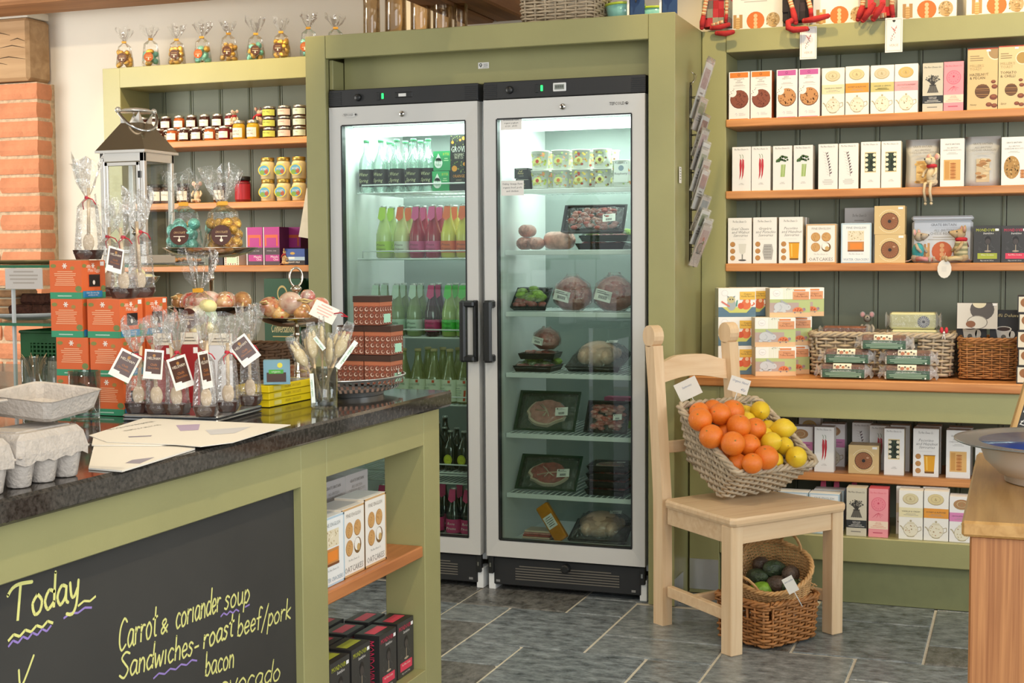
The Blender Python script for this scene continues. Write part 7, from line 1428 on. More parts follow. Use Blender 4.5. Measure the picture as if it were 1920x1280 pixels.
for x1, lv, y, w_ in ((-1.7485, 0, 2.3, 'bottom, farther from the tin'), (-1.666, 0, 2.301, 'bottom, beside the silver tin'), (-1.7475, 1, 2.3, 'second layer, left column'), (-1.666, 1, 2.3, 'second layer, beside the cards'), (-1.7585, 2, 2.3, 'third layer, left column'), (-1.6705, 2, 2.3, 'top of the right column'), (-1.759, 3, 2.3, 'topmost, showing its window'), (-1.7475, 0, 2.385, 'bottom, behind the left column'), (-1.7475, 1, 2.382, 'second layer, behind the left column'), (-1.666, 0, 2.385, 'bottom, behind the right column'), (-1.6665, 1, 2.383, 'second layer, behind the right column'), (-1.7545, 2, 2.384, 'third layer, behind the left column'), (-1.6705, 2, 2.386, 'third layer, behind the right column')):
    stamp('orange', lambda: orange().build('egg_box'), (x1-OS_/2, y+OS_/2, WZ+E1+lv*.0773), 'orange chocolate egg box, %s' % w_, 'box', 'orange chocolate egg boxes')
# spoons in bags standing on the orange boxes
for px, D_, lv, h, card, w_ in ((166, None, 4, .2, None, 'on the topmost orange box'), (232, None, 3, .195, ((-.002, -.036, .10), .036, .05, .9, .25), 'on the lower orange column')):
    z = WZ+E1+lv*.0773+.0012; y = 2.338 if lv == 4 else 2.34; x = P(px, 480, Y=y).x; o = chocspoon(60+lv, h, r=.019); o.location = (x, y, z); o.rotation_euler = (0, 0, .3); tag(o, 'wrapped chocolate spoon standing %s' % w_, 'sweet', 'wrapped chocolate spoons')
    if card: hcard(o, *card)
# tiered stands
def stand(name, lab, loc, plates, pole_top, ring=True):
    o = thing(name, lab, 'cake stand', loc); m = MB(); m.lathe([(.055, 0), (.05, .006), (.018, .012), (.01, .03), (.006, .06), (.0055, pole_top)], SILVER, 18)
    for i in range(6): z = pole_top*(.2+.12*i); m.lathe([(.0055, z), (.009, z+.006), (.0055, z+.012)], SILVER, 12, caps=False)
    m.build('pole', o)
    for z, r_ in plates:
        p = MB(); p.lathe([(.006, z-.02), (r_*.5, z-.02), (r_*.85, z-.01), (r_, z), (r_*1.02, z+.0015), (r_*.98, z+.0015), (r_*.84, z-.008), (r_*.5, z-.018), (.006, z-.018)], SILVER, 32, caps=False); p.build('plate', o)
    if ring:
        g = MB(); n = 22; g.tube([(0, .016*cos(2*pi*i/n), pole_top+.03+.021*sin(2*pi*i/n)) for i in range(n)], .0026, SILVER, 8, True); g.lathe([(.0055, pole_top-.004), (.012, pole_top+.001), (.013, pole_top+.005), (.006, pole_top+.012)], SILVER, 14); g.build('ring_handle', o, rz=-.6)
    return o
def dz(py, px, D_): return P(px, py, D=D_)
s1 = dz(466, 395, 3.05); s1z = s1.z-WZ
stand('tiered_stand', 'silver tiered stand with egg bags on its top plate', (s1.x, s1.y, WZ+.0008), ((s1z, .102), (dz(575, 395, 3.05).z-WZ, .098)), s1z-.005, False)
s2 = dz(595, 556, 3.12); stand('tiered_stand', 'silver stand with ring handle and painted eggs near the lollies', (s2.x, s2.y, WZ+.0008), ((s2.z-WZ, .086),), dz(545, 556, 3.12).z-WZ)
s0 = dz(520, 260, 3.0); stand('tiered_stand', 'small silver stand with ring handle behind the orange boxes', (s0.x, s0.y, WZ+.0008), ((s0.z-WZ, .045), (dz(600, 260, 3.0).z-WZ, .05)), dz(440, 260, 3.0).z-WZ)
for i, (dx, dy, k, R, w_) in enumerate(((-.052, -.022, 't', .04, 'turquoise, left on the silver plate'), (.0, .046, 't', .038, 'turquoise, behind on the silver plate'), (.046, -.02, 'g', .042, 'gold, at the fridge side of the silver plate'))):
    fills = {'t': [TURQ, TURQ, TURQ, GOLD], 'g': [GOLD]}[k]; o = eggbag(R, .085, .112, .18 if i < 2 else .19, 80+i, fills, .0115 if k == 'g' else .0135, STK, 22 if k == 'g' else 16); o.location = (s1.x+dx, s1.y+dy, WZ+s1z-.0155); o.rotation_euler = (0, 0, .35); tag(o, 'cellophane bag of foil eggs, %s' % w_, 'sweet bag', 'bags of foil eggs on the tiered stand')
PAST = [mat('pastel_'+c, h, .45) for c, h in (('yellow', '#e8dc9a'), ('mint', '#c9dcc0'), ('pink', '#e6c4b0'), ('cream', '#ece4cc'))]
o = eggbag(.04, .085, .1, .18, 91, PAST, .014, STK, 24); o.location = (-1.6, 2.476, WZ+.145); tag(o, 'cellophane bag of pastel eggs beside the orange boxes', 'sweet bag')
m = MB(); m.box(-.045, -.04, 0, .045, .04, .142, KRAFT, .001); tag(m.build('card_box', None, (-1.6, 2.476, WZ+.001)), 'plain card box hidden under the bag of pastel eggs', 'box')
for i in range(9): a = i*.7; kid('egg', eggmesh(PAST[i % 4], .011, ('p', i % 4)), bpy.data.objects['tiered_stand.002'], (.026*cos(a)*(1 if i < 7 else .2), .026*sin(a)*(1 if i < 7 else .2), s0.z-WZ-.004+(.012 if i > 6 else 0)), (1.2, a, 0))
# more wrapped spoons on the orange boxes, behind
for i, (x, y, h, w_) in enumerate(((-1.706, 2.424, .215, 'behind, on the lower orange column'), (-1.79, 2.43, .2, 'in the shadow of the topmost orange box'))):
    o = chocspoon(70+i, h, r=.019); o.location = (x, y, WZ+E1+3*.0773+.0012); o.rotation_euler = (0, 0, .8); tag(o, 'wrapped chocolate spoon standing %s' % w_, 'sweet', 'wrapped chocolate spoons')
# painted eggs
EC = ('#d9a86a', '#c9b8ae', '#c97a64', '#d8b88a', '#b98a78', '#e0c89a')
PEG = [mat('painted_egg_%s' % c.strip('#'), c, .2, vary=.35, vscale=55, coat=.6, col2=d) for c, d in zip(EC, ('#a8744a', '#c0483a', '#e6d6c8', '#b0583c', '#d9c4b0', '#c9943c'))]
RBY = mat('cream_ribbon', '#e3c98a', .6)
def pegg(pos, r, k, lab, grp, rot):
    o = thing('painted_egg', lab, 'egg', pos, group=grp, rot=rot); e = MB(); e.ell((0, 0, 0), r, r, r*1.3, PEG[k % 6], 16, 10, egg=.1); e.lathe([(r*1.01, -.0008), (r*1.02, 0), (r*1.01, .0008)], RBY, 16, caps=False); rr = random.Random(k*7)
    for i in range(10):
        a = rr.uniform(0, 6.28); t = rr.uniform(-.7, .7); c_ = cos(t); n_ = Vector((c_*cos(a), c_*sin(a), sin(t))); p = Vector((r*.985*n_.x, r*.985*n_.y, r*1.28*n_.z)); u_ = Vector((-sin(a), cos(a), 0)); e.frame(p, u_, n_.cross(u_)); e.disc(0, 0, r*rr.uniform(.1, .22), ink(('#c0483a', '#e9ddcc', '#d98a5a', '#a8a49c')[i % 4]), 3, n=8)
    e.build('egg', o); b_ = MB(); b_.tube([(0, 0, r*1.28), (r*.7, 0, r*1.7), (r*.9, .004, r*2.3), (r*.2, 0, r*2.2), (0, 0, r*1.28)], .0022, RBY, 5); b_.build('ribbon_loop', o); return o
pl1 = dz(575, 395, 3.05)
for i, (dx, dy, r, w_) in enumerate(((-.055, -.035, .018, 'rust, at the left rim'), (-.018, -.05, .022, 'speckled tan, front'), (.02, -.045, .025, 'grey with red dots, front middle'), (.055, -.03, .02, 'golden, right rim'), (.03, .01, .022, 'at the middle by the pole'), (-.03, .02, .02, 'behind the tan one'), (.062, .03, .021, 'white with red circle, at the back'))):
    pegg((pl1.x+dx, pl1.y+dy, pl1.z+.012), r, i, 'painted egg on the big stand lower plate, %s' % w_, 'painted eggs on the lower plate', (1.3, .3*i, i*1.1))
for i, (px, py, r, w_) in enumerate(((506, 580, .023, 'golden, at the left rim'), (545, 573, .026, 'pink patterned, in the middle'), (527, 592, .017, 'small red, front'), (570, 590, .02, 'yellow, front right'), (577, 562, .018, 'white with red flecks, at the pole'), (598, 578, .019, 'cream, under the ribbon'))):
    p = P(px, py, D=3.1 if i != 4 else 3.17); pegg((p.x, p.y, p.z+.006), r, i+3, 'painted egg on the ring-handled stand, %s' % w_, 'painted eggs on the ring-handled stand', (1.35, .4*i, i*.9))
m = MB(); m.box(-.028, -.0006, -.02, .028, .0006, .02, PAPER); greek(m.frame((-.028, -.0007, -.02), (1, 0, 0), (0, 0, 1)), .008, .048, .032, 4, .007, '#d9a8a0'); p = P(608, 585, D=3.04); tag(m.build('paper_tag', None, p, rot=(-.5, .45, .35)), 'white paper tag with red tie on the ring-handled stand', 'tag')
m = MB(); m.tube([P(626, 588, D=3.04)-p, P(640, 586, D=3.04)-p, P(652, 594, D=3.03)-p, P(640, 592, D=3.02)-p], .0014, mat('red_ribbon', '#c0283a', .5), 5); tag(m.build('red_tie', None, p), 'thin red ribbon trailing from the white paper tag', 'ribbon')
# wicker basket behind the stands, black bowl with white rim and eggs, blue carton
p = P(512, 715, D=3.3); basketthing('wicker_basket', 'dark wicker basket standing behind the silver stands', 'basket', (p.x-.05, 2.86, WZ+.006), (0, 0, 0), .1, .065, .015, .1, 14, 22, .0035, WICKD)
p = P(560, 705, D=3.2); m = MB(); m.lathe([(.03, 0), (.045, .004), (.052, .03), (.062, .034), (.062, .036), (.048, .033), (0, .03)], mat('black_bowl', '#1c1a18', .15), 24); m.lathe([(.061, .0345), (.0635, .0355), (.061, .037)], CARD, 24); tag(m.build('black_bowl', None, (p.x, p.y, WZ+.001)), 'black bowl with white rim behind the yellow boxes', 'bowl')
for i, (dx, dy) in enumerate(((-.028, -.02), (.0, -.028), (.026, -.015))): pegg((p.x+dx, p.y+dy, WZ+.053), .016, i+2, 'painted egg in the black bowl, %s' % ('reddish', 'in the middle', 'golden')[i], 'painted eggs in the black bowl', (1.4, .5*i, i))
def d_blue(m, w, h): m.disc(w*.62, h*.8, w*.1, ink('#e6dc4a'), 1); m.rect(w*.12, h*.1, w*.85, h*.5, ink('#4a2f20'), 1); m.rect(w*.2, h*.45, w*.75, h*.62, ink('#4fae3a'), 2); m.text('organic', w*.47, h*.5, h*.09, ink('#e9f0e0'), 3, maxw=w*.4)
p = P(515, 718, D=2.9); tag(carton(.055, .05, .03, '#7aa9bb', d_blue).build('egg_carton', None, (p.x, p.y+.01, WZ+.0485), rz=.5), 'pale blue chocolate carton with green label lying on the yellow boxes', 'box')
# tumblers left of the orange boxes
for px, py, r, h, w_ in ((160, 787, .031, .095, 'holding brown sweets, before the orange boxes'), (66, 742, .03, .088, 'holding a tuft of dried grass'), (103, 738, .027, .085, 'with a white card, behind the egg boxes')):
    p = P(px, py, Z=WZ); m = MB(); m.lathe([(r*.88, 0), (r*.92, .004), (r, h), (r*.94, h), (r*.86, .014), (0, .014)], TG, 24); o = thing('glass_tumbler', 'clear tumbler %s' % w_, 'glass', (p.x, p.y, WZ+.0008), group='clear tumblers'); m.build('glass', o); f = MB()
    if px == 160: [f.ell((.012*cos(i*2.2), .012*sin(i*2.2), .024+.008*i), .011, .011, .008, CHOC if i % 2 else mat('brown_sweet', '#a8743c', .4), 8, 5) for i in range(6)]; f.build('sweets', o)
    elif px == 66:
        for i in range(26): a = i*.8; f.tube([(.004*cos(a), .004*sin(a), .016), (.018*cos(a), .018*sin(a), .07+.012*sin(i*3)), (.028*cos(a), .028*sin(a), .085+.012*sin(i*3))], [.0012, .001, .0004], mat('dried_grass', '#d9b48c', .9, vary=.2), 4)
        f.build('dried_grass', o)
    else: f.box(-.018, -.001, .02, .018, .001, .075, CARD); f.frame((-.018, -.0011, .02), (1, 0, 0), (0, 0, 1)); f.text('Vouchers', .018, .034, .007, ink('#5a5a58'), 1, maxw=.028, shear=.3); f.build('card', o)
# flyers fanned on the granite
def sheet(px, z, th, lab, prn, i):
    pts = [P(x, y, Z=z) for x, y in px]; c = sum(pts, Vector())/len(pts); m = MB(); n = len(pts); v = [(p.x-c.x, p.y-c.y, 0) for p in pts]+[(p.x-c.x, p.y-c.y, th) for p in pts]
    m.add(v, [tuple(range(n-1, -1, -1)) , tuple(range(n, 2*n))]+[(k, (k+1) % n, n+(k+1) % n, n+k) for k in range(n)], PAPER)
    for q in prn:
        if q[0] == 't':
            a, b_ = P(*q[2], Z=z+th)-c, P(*q[3], Z=z+th)-c; u_ = Vector((b_.x-a.x, b_.y-a.y, 0)); v_ = Vector((-u_.y, u_.x, 0)); m.frame((a.x, a.y, th), u_, v_); m.text(q[1], 0, 0, q[4], ink(q[5]), 1, 'l', maxw=u_.length)
        else: m.add([tuple(P(x, y, Z=z+th)-c+Vector((0, 0, .0003))) for x, y in q[1]], [tuple(range(len(q[1])))], ink(q[2]))
    tag(m.build('flyer', None, (c.x, c.y, c.z)), lab, 'paper', 'white flyers fanned on the worktop')
sheet([(166, 880), (229, 885), (366, 843), (365, 826), (176, 838)], WZ+.0006, .0025, 'white flyer lowest in the fan, by the counter edge', [('p', [(235, 868), (262, 869), (290, 857), (248, 862)], '#9a96a4')], 0)
sheet([(172, 836), (300, 836), (365, 828), (380, 818), (330, 808), (175, 822)], WZ+.0036, .002, 'folded white flyer in the middle of the fan', [], 1)
sheet([(167, 817), (268, 785), (305, 786), (545, 797), (437, 830), (376, 838), (330, 834), (200, 829)], WZ+.006, .0012, 'white flyer on top of the fan, printed in lilac', [('t', 'STOCK UP FOR EASTER', (208, 806), (292, 790), .011, '#6a6a66'), ('t', 'ITEMS LOCAL FOOD', (238, 808), (305, 796), .01, '#77746e'), ('p', [(330, 797), (375, 795), (372, 806), (338, 808)], '#b9a8c4'), ('p', [(385, 806), (470, 800), (440, 812), (395, 815)], '#cfd0d4'), ('p', [(240, 818), (285, 816), (283, 818), (242, 820)], '#9a96a4')], 2)
# ================================================================== EGG CARTONS
def eggcarton(L_, W_, lid=True, seed=1):
    """length along y"""
    o = thing('egg_carton', None, None); m = MB()
    for i in range(3):
        for s in (-1, 1):
            cy, cx = L_*(i-1)/3.0, s*W_*.25; m.lathe([(.015, 0), (.0165, .002), (.0215, .03), (.0245, .044)], PULP, 10, True, (cx, cy, 0), sx=W_*.25/.0245*.98, sy=L_/6/.0245*.96)
    m.box(-W_/2, -L_/2, .041, W_/2, L_/2, .045, PULP, .0015)
    for i in (-.5, .5):
        m.T = Matrix.Translation((W_/2-.004, L_*i/3, .041)) @ Matrix.Rotation(pi/2, 4, 'Y'); m.lathe([(.006, -.004), (.0065, .004), (.004, .0045), (.0035, .001), (0, .001)], PULP, 9); m.T = None
    m.build('base', o)
    if lid:
        l = MB(); rr = random.Random(seed); n = 14; a, b_ = W_/2+.001, L_/2+.001; v = []
        for z, q in ((.034, 1.0), (.046, 1.005), (.066, .93), (.0745, .8)):
            for (x, y, nx, ny) in outline(a*q, b_*(q if q > .9 else q*1.06), .008 if z < .07 else .01, 40): v.append((x, y, z+(rr.uniform(-.003, .003) if z < .04 else 0)))
        f = [(r_*40+j, r_*40+(j+1) % 40, r_*40+40+(j+1) % 40, r_*40+40+j) for r_ in range(3) for j in range(40)]+[tuple(120+j for j in range(40))]; l.add(v, f, PULP, False); l.box(-W_*.3, -L_*.38, .074, W_*.3, L_*.38, .0765, PULP, .002); l.build('lid', o)
    return o
CX = -1.262
o = eggcarton(.15, .1); o.location = (CX-.055, 1.592, WZ+.0008); tag(o, 'closed grey pulp egg carton at the counter edge beside the flyers', 'egg carton', 'grey pulp egg cartons')
o = eggcarton(.15, .1, seed=2); o.location = (CX-.052, 1.432, WZ+.0008); tag(o, 'closed grey pulp egg carton nearest the picture corner on the worktop', 'egg carton', 'grey pulp egg cartons')
o = eggcarton(.15, .1, False); o.location = (CX-.075, 1.45, WZ+.0785); o.rotation_euler = (0, 0, .1); tag(o, 'open grey pulp egg carton stacked on top, brown egg showing', 'egg carton', 'grey pulp egg cartons')
l = MB(); A_, B_ = .064, .052; v = []
for z, q in ((.0, .8), (.006, .9), (.03, 1), (.032, 1.03), (.03, .97), (.009, .86), (.004, .76)):
    for (x, y, nx, ny) in outline(B_*q*1.1, A_*q, .012, 36): v.append((x, y, z))
l.add(v, [(r_*36+j, r_*36+(j+1) % 36, r_*36+36+(j+1) % 36, r_*36+36+j) for r_ in range(6) for j in range(36)]+[tuple(35-j for j in range(36)), tuple(216+j for j in range(36))], PULP, False)
p = P(112, 762, D=1.88); c = l.build('lid', o, (.028, .19, .012), rot=(.06, .08, -.05)); 
EGGB = mat('brown_egg', '#d99a68', .5, vary=.06)
for i, (x, y, w_) in enumerate(((.022, .045, 'nearest the open lid'), (.022, -.005, 'in the middle of the row'), (-.025, .045, 'behind, near the lid'))):
    m = MB(); m.ell((0, 0, 0), .0215, .0215, .028, EGGB, 16, 10, egg=.12); q = Matrix.Rotation(.1, 4, 'Z') @ Vector((x, y, 0)); tag(m.build('hen_egg', None, (CX-.075+q.x, 1.45+q.y, WZ+.0785+.05)), 'brown hen egg in the open carton, %s' % w_, 'egg', 'brown hen eggs')
# ================================================================== BACK COUNTER WITH GLASS CAKE DISPLAY
bc = thing('serving_counter', 'low sage green serving counter behind the main counter carrying the glass display', 'counter'); bar(bc, 'body', -3.05, 2.72, 0, -2.02, 3.16, .86, PAINT, 0); bar(bc, 'top', -3.08, 2.69, .861, -2.0, 3.18, .9, GRANITE, .003)
ds = thing('glass_display', 'two-tier glass cake display left of the orange boxes', 'display', (-2.45, 2.93, .9))
z1 = P(50, 497, Y=2.75).z-.9; z2 = P(50, 606, Y=2.75).z-.9
for z in (z1, z2): m = MB(); m.box(-.62, -.18, z-.006, .5, .18, z, film('shelf_glass', '#e2f0e8', .08, .02)); m.box(-.62, -.184, z-.0065, .5, -.18, z+.0005, GREENG); m.build('glass_shelf', ds)
for x in (P(29, 650, Y=2.76).x+2.45, .48): m = MB(); m.box(x-.003, -.176, .0, x+.003, -.168, z1-.007, WHITE); m.build('post', ds); m = MB(); m.box(x-.003, .168, .0, x+.003, .176, z1-.007, WHITE); m.build('post', ds)
m = MB(); m.box(-.62, -.178, .0, .5, -.175, z2-.1, film('front_glass', '#f2f8f4', .05, .02)); m.build('front_pane', ds)
# lantern on the top glass shelf
LX = P(272, 470, Y=2.78)
ln = thing('lantern', 'tall polished metal lantern with glass panes and pyramid roof', 'lantern', (LX.x-.062, 2.845, .9+z1+.0008)); s = .062
ze = P(272, 285, Y=2.78).z-(.9+z1); m = MB(); m.box(-s, -s, 0, s, s, .022, LSIL, .003); m.build('base', ln)
m = MB()
for x in (-s, s-.012):
    for y in (-s, s-.012): m.box(x, y, .0225, x+.012, y+.012, ze, LSIL, .001)
m.box(-s, -s, ze-.02, s, -s+.008, ze, LSIL); m.box(-s, s-.008, ze-.02, s, s, ze, LSIL); m.box(s-.008, -s+.01, ze-.02, s, s-.01, ze, LSIL); m.box(-s, -s+.01, ze-.02, -s+.008, s-.01, ze, LSIL); m.build('frame', ln)
d = MB(); x0, x1, zz0, zz1 = -s+.013, s-.013, .026, ze-.022
for a in ((x0, zz0, x1, zz0+.009), (x0, zz1-.009, x1, zz1), (x0, zz0, x0+.009, zz1), (x1-.009, zz0, x1, zz1)): d.box(a[0], -s-.001, a[1], a[2], -s+.006, a[3], LSIL, .001)
for z in (zz0+.03, zz1-.03): d.box(x1-.002, -s-.004, z-.008, x1+.004, -s, z+.008, BLACKP)
d = d.build('door', ln)
for nm, q in (('pane', [(-s+.02, -s+.003, .03), (s-.02, -s+.003, .03), (s-.02, -s+.003, ze-.03), (-s+.02, -s+.003, ze-.03)]), ('pane', [(s-.004, -s+.012, .0225), (s-.004, s-.012, .0225), (s-.004, s-.012, ze-.02), (s-.004, -s+.012, ze-.02)]), ('pane', [(-s+.004, -s+.012, .0225), (-s+.004, s-.012, .0225), (-s+.004, s-.012, ze-.02), (-s+.004, -s+.012, ze-.02)]), ('pane', [(-s+.012, s-.004, .0225), (s-.012, s-.004, .0225), (s-.012, s-.004, ze-.02), (-s+.012, s-.004, ze-.02)])): MB().add(q, [(0, 1, 2, 3)], CLEAR).build(nm, ln)
zt_ = P(262, 232, Y=2.845).z-(.9+z1); e = s+.008; t_ = .026; BRZ = mat('roof_metal', '#9a8a74', .18, .95)
m = MB(); m.hexa([(-e, -e, ze), (e, -e, ze), (e, e, ze), (-e, e, ze), (-e, -e, ze+.006), (e, -e, ze+.006), (e, e, ze+.006), (-e, e, ze+.006)], LSIL); m.hexa([(-e+.001, -e+.001, ze+.006), (e-.001, -e+.001, ze+.006), (e-.001, e-.001, ze+.006), (-e+.001, e-.001, ze+.006), (-t_, -t_, zt_), (t_, -t_, zt_), (t_, t_, zt_), (-t_, t_, zt_)], BRZ); m.build('roof', ln)
m = MB(); hh = .026
for a in range(4):
    c_, s_ = cos(a*pi/2), sin(a*pi/2); R2 = lambda x, y: (x*c_-y*s_, x*s_+y*c_)
    for xx in (-1, 1): p1, p2, p3 = R2(xx*t_, -t_), R2(xx*t_*.2, -t_), R2(xx*t_*1.05, -t_*1.05); m.add([(*p1, zt_), (*p2, zt_), (*p3, zt_+hh)], [(0, 1, 2)], LSIL)
m.lathe([(.04, zt_+hh), (.042, zt_+hh+.003), (.03, zt_+hh+.008), (.0, zt_+hh+.012)], LSIL, 20); m.build('chimney', ln)
m = MB(); zc = zt_+hh+.004; m.ell((-.044, 0, zc), .008, .006, .008, LSIL, 10, 6); m.ell((.044, 0, zc), .008, .006, .008, LSIL, 10, 6); m.tube([(-.046, 0, zc+.004)]+[(.046+.0*i, 0, zc) for i in ()]+[(-.044, 0, zc)], .003, LSIL, 6)
n = 16; m.tube([(.046*cos(pi*i/n-pi), -.062*sin(pi*i/n), zc-.052*sin(pi*i/n)) for i in range(n+1)], .0038, CHROME, 8); m.build('handle', ln, rot=(0, 0, .95))
# cakes and crate
pz = .9+z2+.0006; BRN = mat('brownie', '#5a3322', .8, vary=.35, vscale=90, bump=.8, bscale=120); CKE = mat('layer_cake', '#c9966a', .8, vary=.2, vscale=60)
px_ = P(52, 600, Y=2.9); o = thing('cake_plate', 'white plate on the lower glass shelf', 'plate', (px_.x, 2.9, pz)); m = MB(); m.lathe([(.05, 0), (.08, .008), (.112, .018), (.11, .02), (.08, .011), (0, .008)], mat('white_glaze', '#eae8e2', .2, coat=.4), 32); m.build('dish', o)
for i, (dx, dy, z, a, w_) in enumerate(((-.0, -.03, .012, .3, 'front'), (.06, -.02, .012, -.2, 'at the orange box side'), (.02, .04, .012, .8, 'at the back'), (.03, -.01, .04, .1, 'on top, broad'), (.075, .02, .04, .6, 'on top, towards the boxes'))):
    m = MB(); r2 = random.Random(i); m.box(-.033, -.022, 0, .033, .022, .026, BRN, .005); m.v = [(x+r2.uniform(-.002, .002), y+r2.uniform(-.002, .002), z_+r2.uniform(-.001, .0015)) for x, y, z_ in m.v]; tag(m.build('brownie', None, (px_.x+dx*.8+.01, 2.9+dy*.8, pz+z+.001), rz=a), 'dark brownie slab on the white plate, %s' % w_, 'cake', 'brownies on the plate')
for i in range(3): m = MB(); m.box(-.05, -.05, 0, .05, .05, .017, CKE, .004); m.box(-.048, -.048, .017, .048, .048, .021, mat('cream_filling', '#efe2c4', .6), .002); tag(m.build('cake_layer', None, (px_.x-.055, 2.9, pz+.0145+i*.0225)), 'golden cake slice with cream layer, %s in its stack' % ('lowest', 'middle', 'uppermost')[i], 'cake', 'stacked cake slices')
p = P(45, 490, Y=2.85); m = MB(); m.lathe([(.05, 0), (.1, .002), (.14, .01), (.138, .012), (.1, .005), (0, .003)], mat('gilt_plate', '#b9a274', .25, .6), 32); tag(m.build('gilt_plate', None, (p.x, 2.88, .9+z1+.0006)), 'gilt plate on the top glass shelf at the left', 'plate')
m = MB(); m.box(-.055, -.0008, -.05, .055, .0008, 0, mat('frosted_notice', '#efe6dc', .6)); greek(m.frame((-.055, -.0009, -.05), (1, 0, 0), (0, 0, 1)), .01, .1, .04, 4, .009, '#cfc2b4'); p = P(44, 503, Y=2.745); tag(m.build('paper_notice', None, (p.x, 2.7455, .9+z1-.0075)), 'pale paper notice hanging from the top glass shelf', 'notice')
p0, p1 = P(38, 622, Y=2.82), P(108, 622, Y=2.82); w_ = .2; hz = p0.z-.9; GC = mat('green_crate', '#2f6a3a', .5, vary=.15); cr = thing('metal_crate', 'green metal crate with pierced side under the glass shelves', 'crate', (p0.x+w_/2, 2.9, .9005)); m = MB()
m.box(-w_/2, -.08, 0, w_/2, .08, .006, GC); m.box(-w_/2, .074, .006, w_/2, .08, hz, GC); m.box(-w_/2, -.074, .006, -w_/2+.006, .074, hz, GC); m.box(w_/2-.006, -.074, .006, w_/2, .074, hz, GC)
m.box(-w_/2, -.08, .006, w_/2, -.074, hz*.35, GC); m.box(-w_/2, -.08, hz*.8, w_/2, -.074, hz, GC); m.box(-w_/2, -.08, hz*.35, -w_/2+.03, -.074, hz*.8, GC); m.box(w_/2-.03, -.08, hz*.35, w_/2, -.074, hz*.8, GC)
for i in range(12): x = -w_/2+.03+(w_-.06)*(i+.5)/12; m.box(x-.002, -.0795, hz*.35, x+.002, -.0745, hz*.8, GC)
for i in range(6): z = hz*(.35+.45*(i+.5)/6); m.box(-w_/2+.03, -.079, z-.002, w_/2-.03, -.075, z+.002, GC)
m.tube([(-w_/2, -.081, hz), (w_/2, -.081, hz), (w_/2, .081, hz), (-w_/2, .081, hz)], .004, GC, 6, True); m.build('body', cr)
for i in range(5): m = MB(); m.tube([(0, 0, 0), (.004, 0, hz*1.12)], [.012, .01], mat('bread_stick', '#d9b88a', .7, vary=.2), 8); tag(m.build('bread_stick', None, (p0.x+.06+.025*i, 2.9+.01*(i % 2), .9075)), 'pale stick poking out of the green crate, %s' % ('first', 'second', 'third', 'fourth', 'fifth')[i]+' along', 'stick', 'sticks in the green crate')
# ================================================================== CHAIR
A53 = math.atan2(.8, .6)
ch = thing('wooden_chair', 'pale beech farmhouse chair holding the tilted citrus basket', 'chair', (-.81, 4.135, 0), A53)
lw = .024; HT = .425
for x in (0, .43): MB().box(x-lw, -lw, 0, x+lw, lw, HT-.0265, BEECH, .003).build('leg', ch)
for x in (.05, .38):   # back legs run on up as the back posts, raked, with scrolled tops
    m = MB(); pr = [(0, .0, .024), (.2, .0, .024), (.42, .002, .024), (.6, .016, .0225), (.78, .032, .021), (.92, .046, .0215)]
    v = []
    for z, dy, h in pr:
        y = .393+dy; v += [(x-.02, y-h, z), (x+.02, y-h, z), (x+.02, y+h, z), (x-.02, y+h, z)]
    k = len(pr); fs = [(3, 2, 1, 0), tuple(4*(k-1)+j for j in range(4))]+[(4*i+j, 4*i+(j+1) % 4, 4*i+4+(j+1) % 4, 4*i+4+j) for i in range(k-1) for j in range(4)]; m.add(v, fs, BEECH)
    n = 16; v = []
    for xx in (x-.02, x+.02):
        for i in range(n): a = 2*pi*i/n; v.append((xx, .393+.05+.031*cos(a), .951+.036*sin(a)))
    m.add(v, [tuple(range(n-1, -1, -1)), tuple(range(n, 2*n))]+[(i, (i+1) % n, n+(i+1) % n, n+i) for i in range(n)], BEECH)
    m.build('back_leg', ch)
m = MB(); pts = [(-.032, -.036), (.462, -.036), (.412, .352), (.018, .352)]; ctr = (.215, .16); v = []
for z, q in ((HT-.026, .985), (HT-.018, 1), (HT-.007, 1), (HT, .985)):
    for a in range(4):
        p, q2, o_ = pts[a], pts[(a+1) % 4], pts[a-1]
        for t, tgt in ((.035, o_), (.035, q2)): x, y = p[0]+(tgt[0]-p[0])*t, p[1]+(tgt[1]-p[1])*t; v.append((ctr[0]+(x-ctr[0])*q, ctr[1]+(y-ctr[1])*q, z))
m.add(v, [tuple(range(7, -1, -1)), tuple(range(24, 32))]+[(8*i+j, 8*i+(j+1) % 8, 8*i+8+(j+1) % 8, 8*i+8+j) for i in range(3) for j in range(8)], BEECHX); m.build('seat', ch)
for nm, a in (('apron', (.0245, -.016, .34, .4055, .01, HT-.0265)),): MB().box(*a, BEECHX, .001).build(nm, ch)
def rail(nm, p, q, z0, z1, th, yo=0):
    d = Vector((q[0]-p[0], q[1]-p[1], 0)); m = MB(); m.T = Matrix.Translation((p[0], p[1], 0)) @ Matrix.Rotation(math.atan2(d.y, d.x), 4, 'Z'); m.box(.024, -th/2, z0, d.length-.024, th/2, z1, BEECHX, .0015); m.build(nm, ch)
rail('apron', (0, 0), (.05, .375), .34, HT-.0265, .022); rail('apron', (.43, 0), (.38, .375), .34, HT-.0265, .022); rail('apron', (.05, .375), (.38, .375), .34, HT-.0265, .022)
rail('stretcher', (0, 0), (.05, .375), .1, .135, .022); rail('stretcher', (.43, 0), (.38, .375), .1, .135, .022); rail('stretcher', (.0, .225), (.43, .225), .105, .132, .02)
m = MB(); n = 14; v = []   # serpentine top rail
for i in range(n+1):
    t = i/n; x = .071+.288*t; top = .868+.022*sin(pi*t)**1.5-.006*abs(cos(2*pi*t)); bot = .795+.018*sin(pi*t)**1.2; y = .426+.012*sin(pi*t)
    v += [(x, y, bot), (x, y+.02, bot), (x, y+.028, top), (x, y+.008, top)]
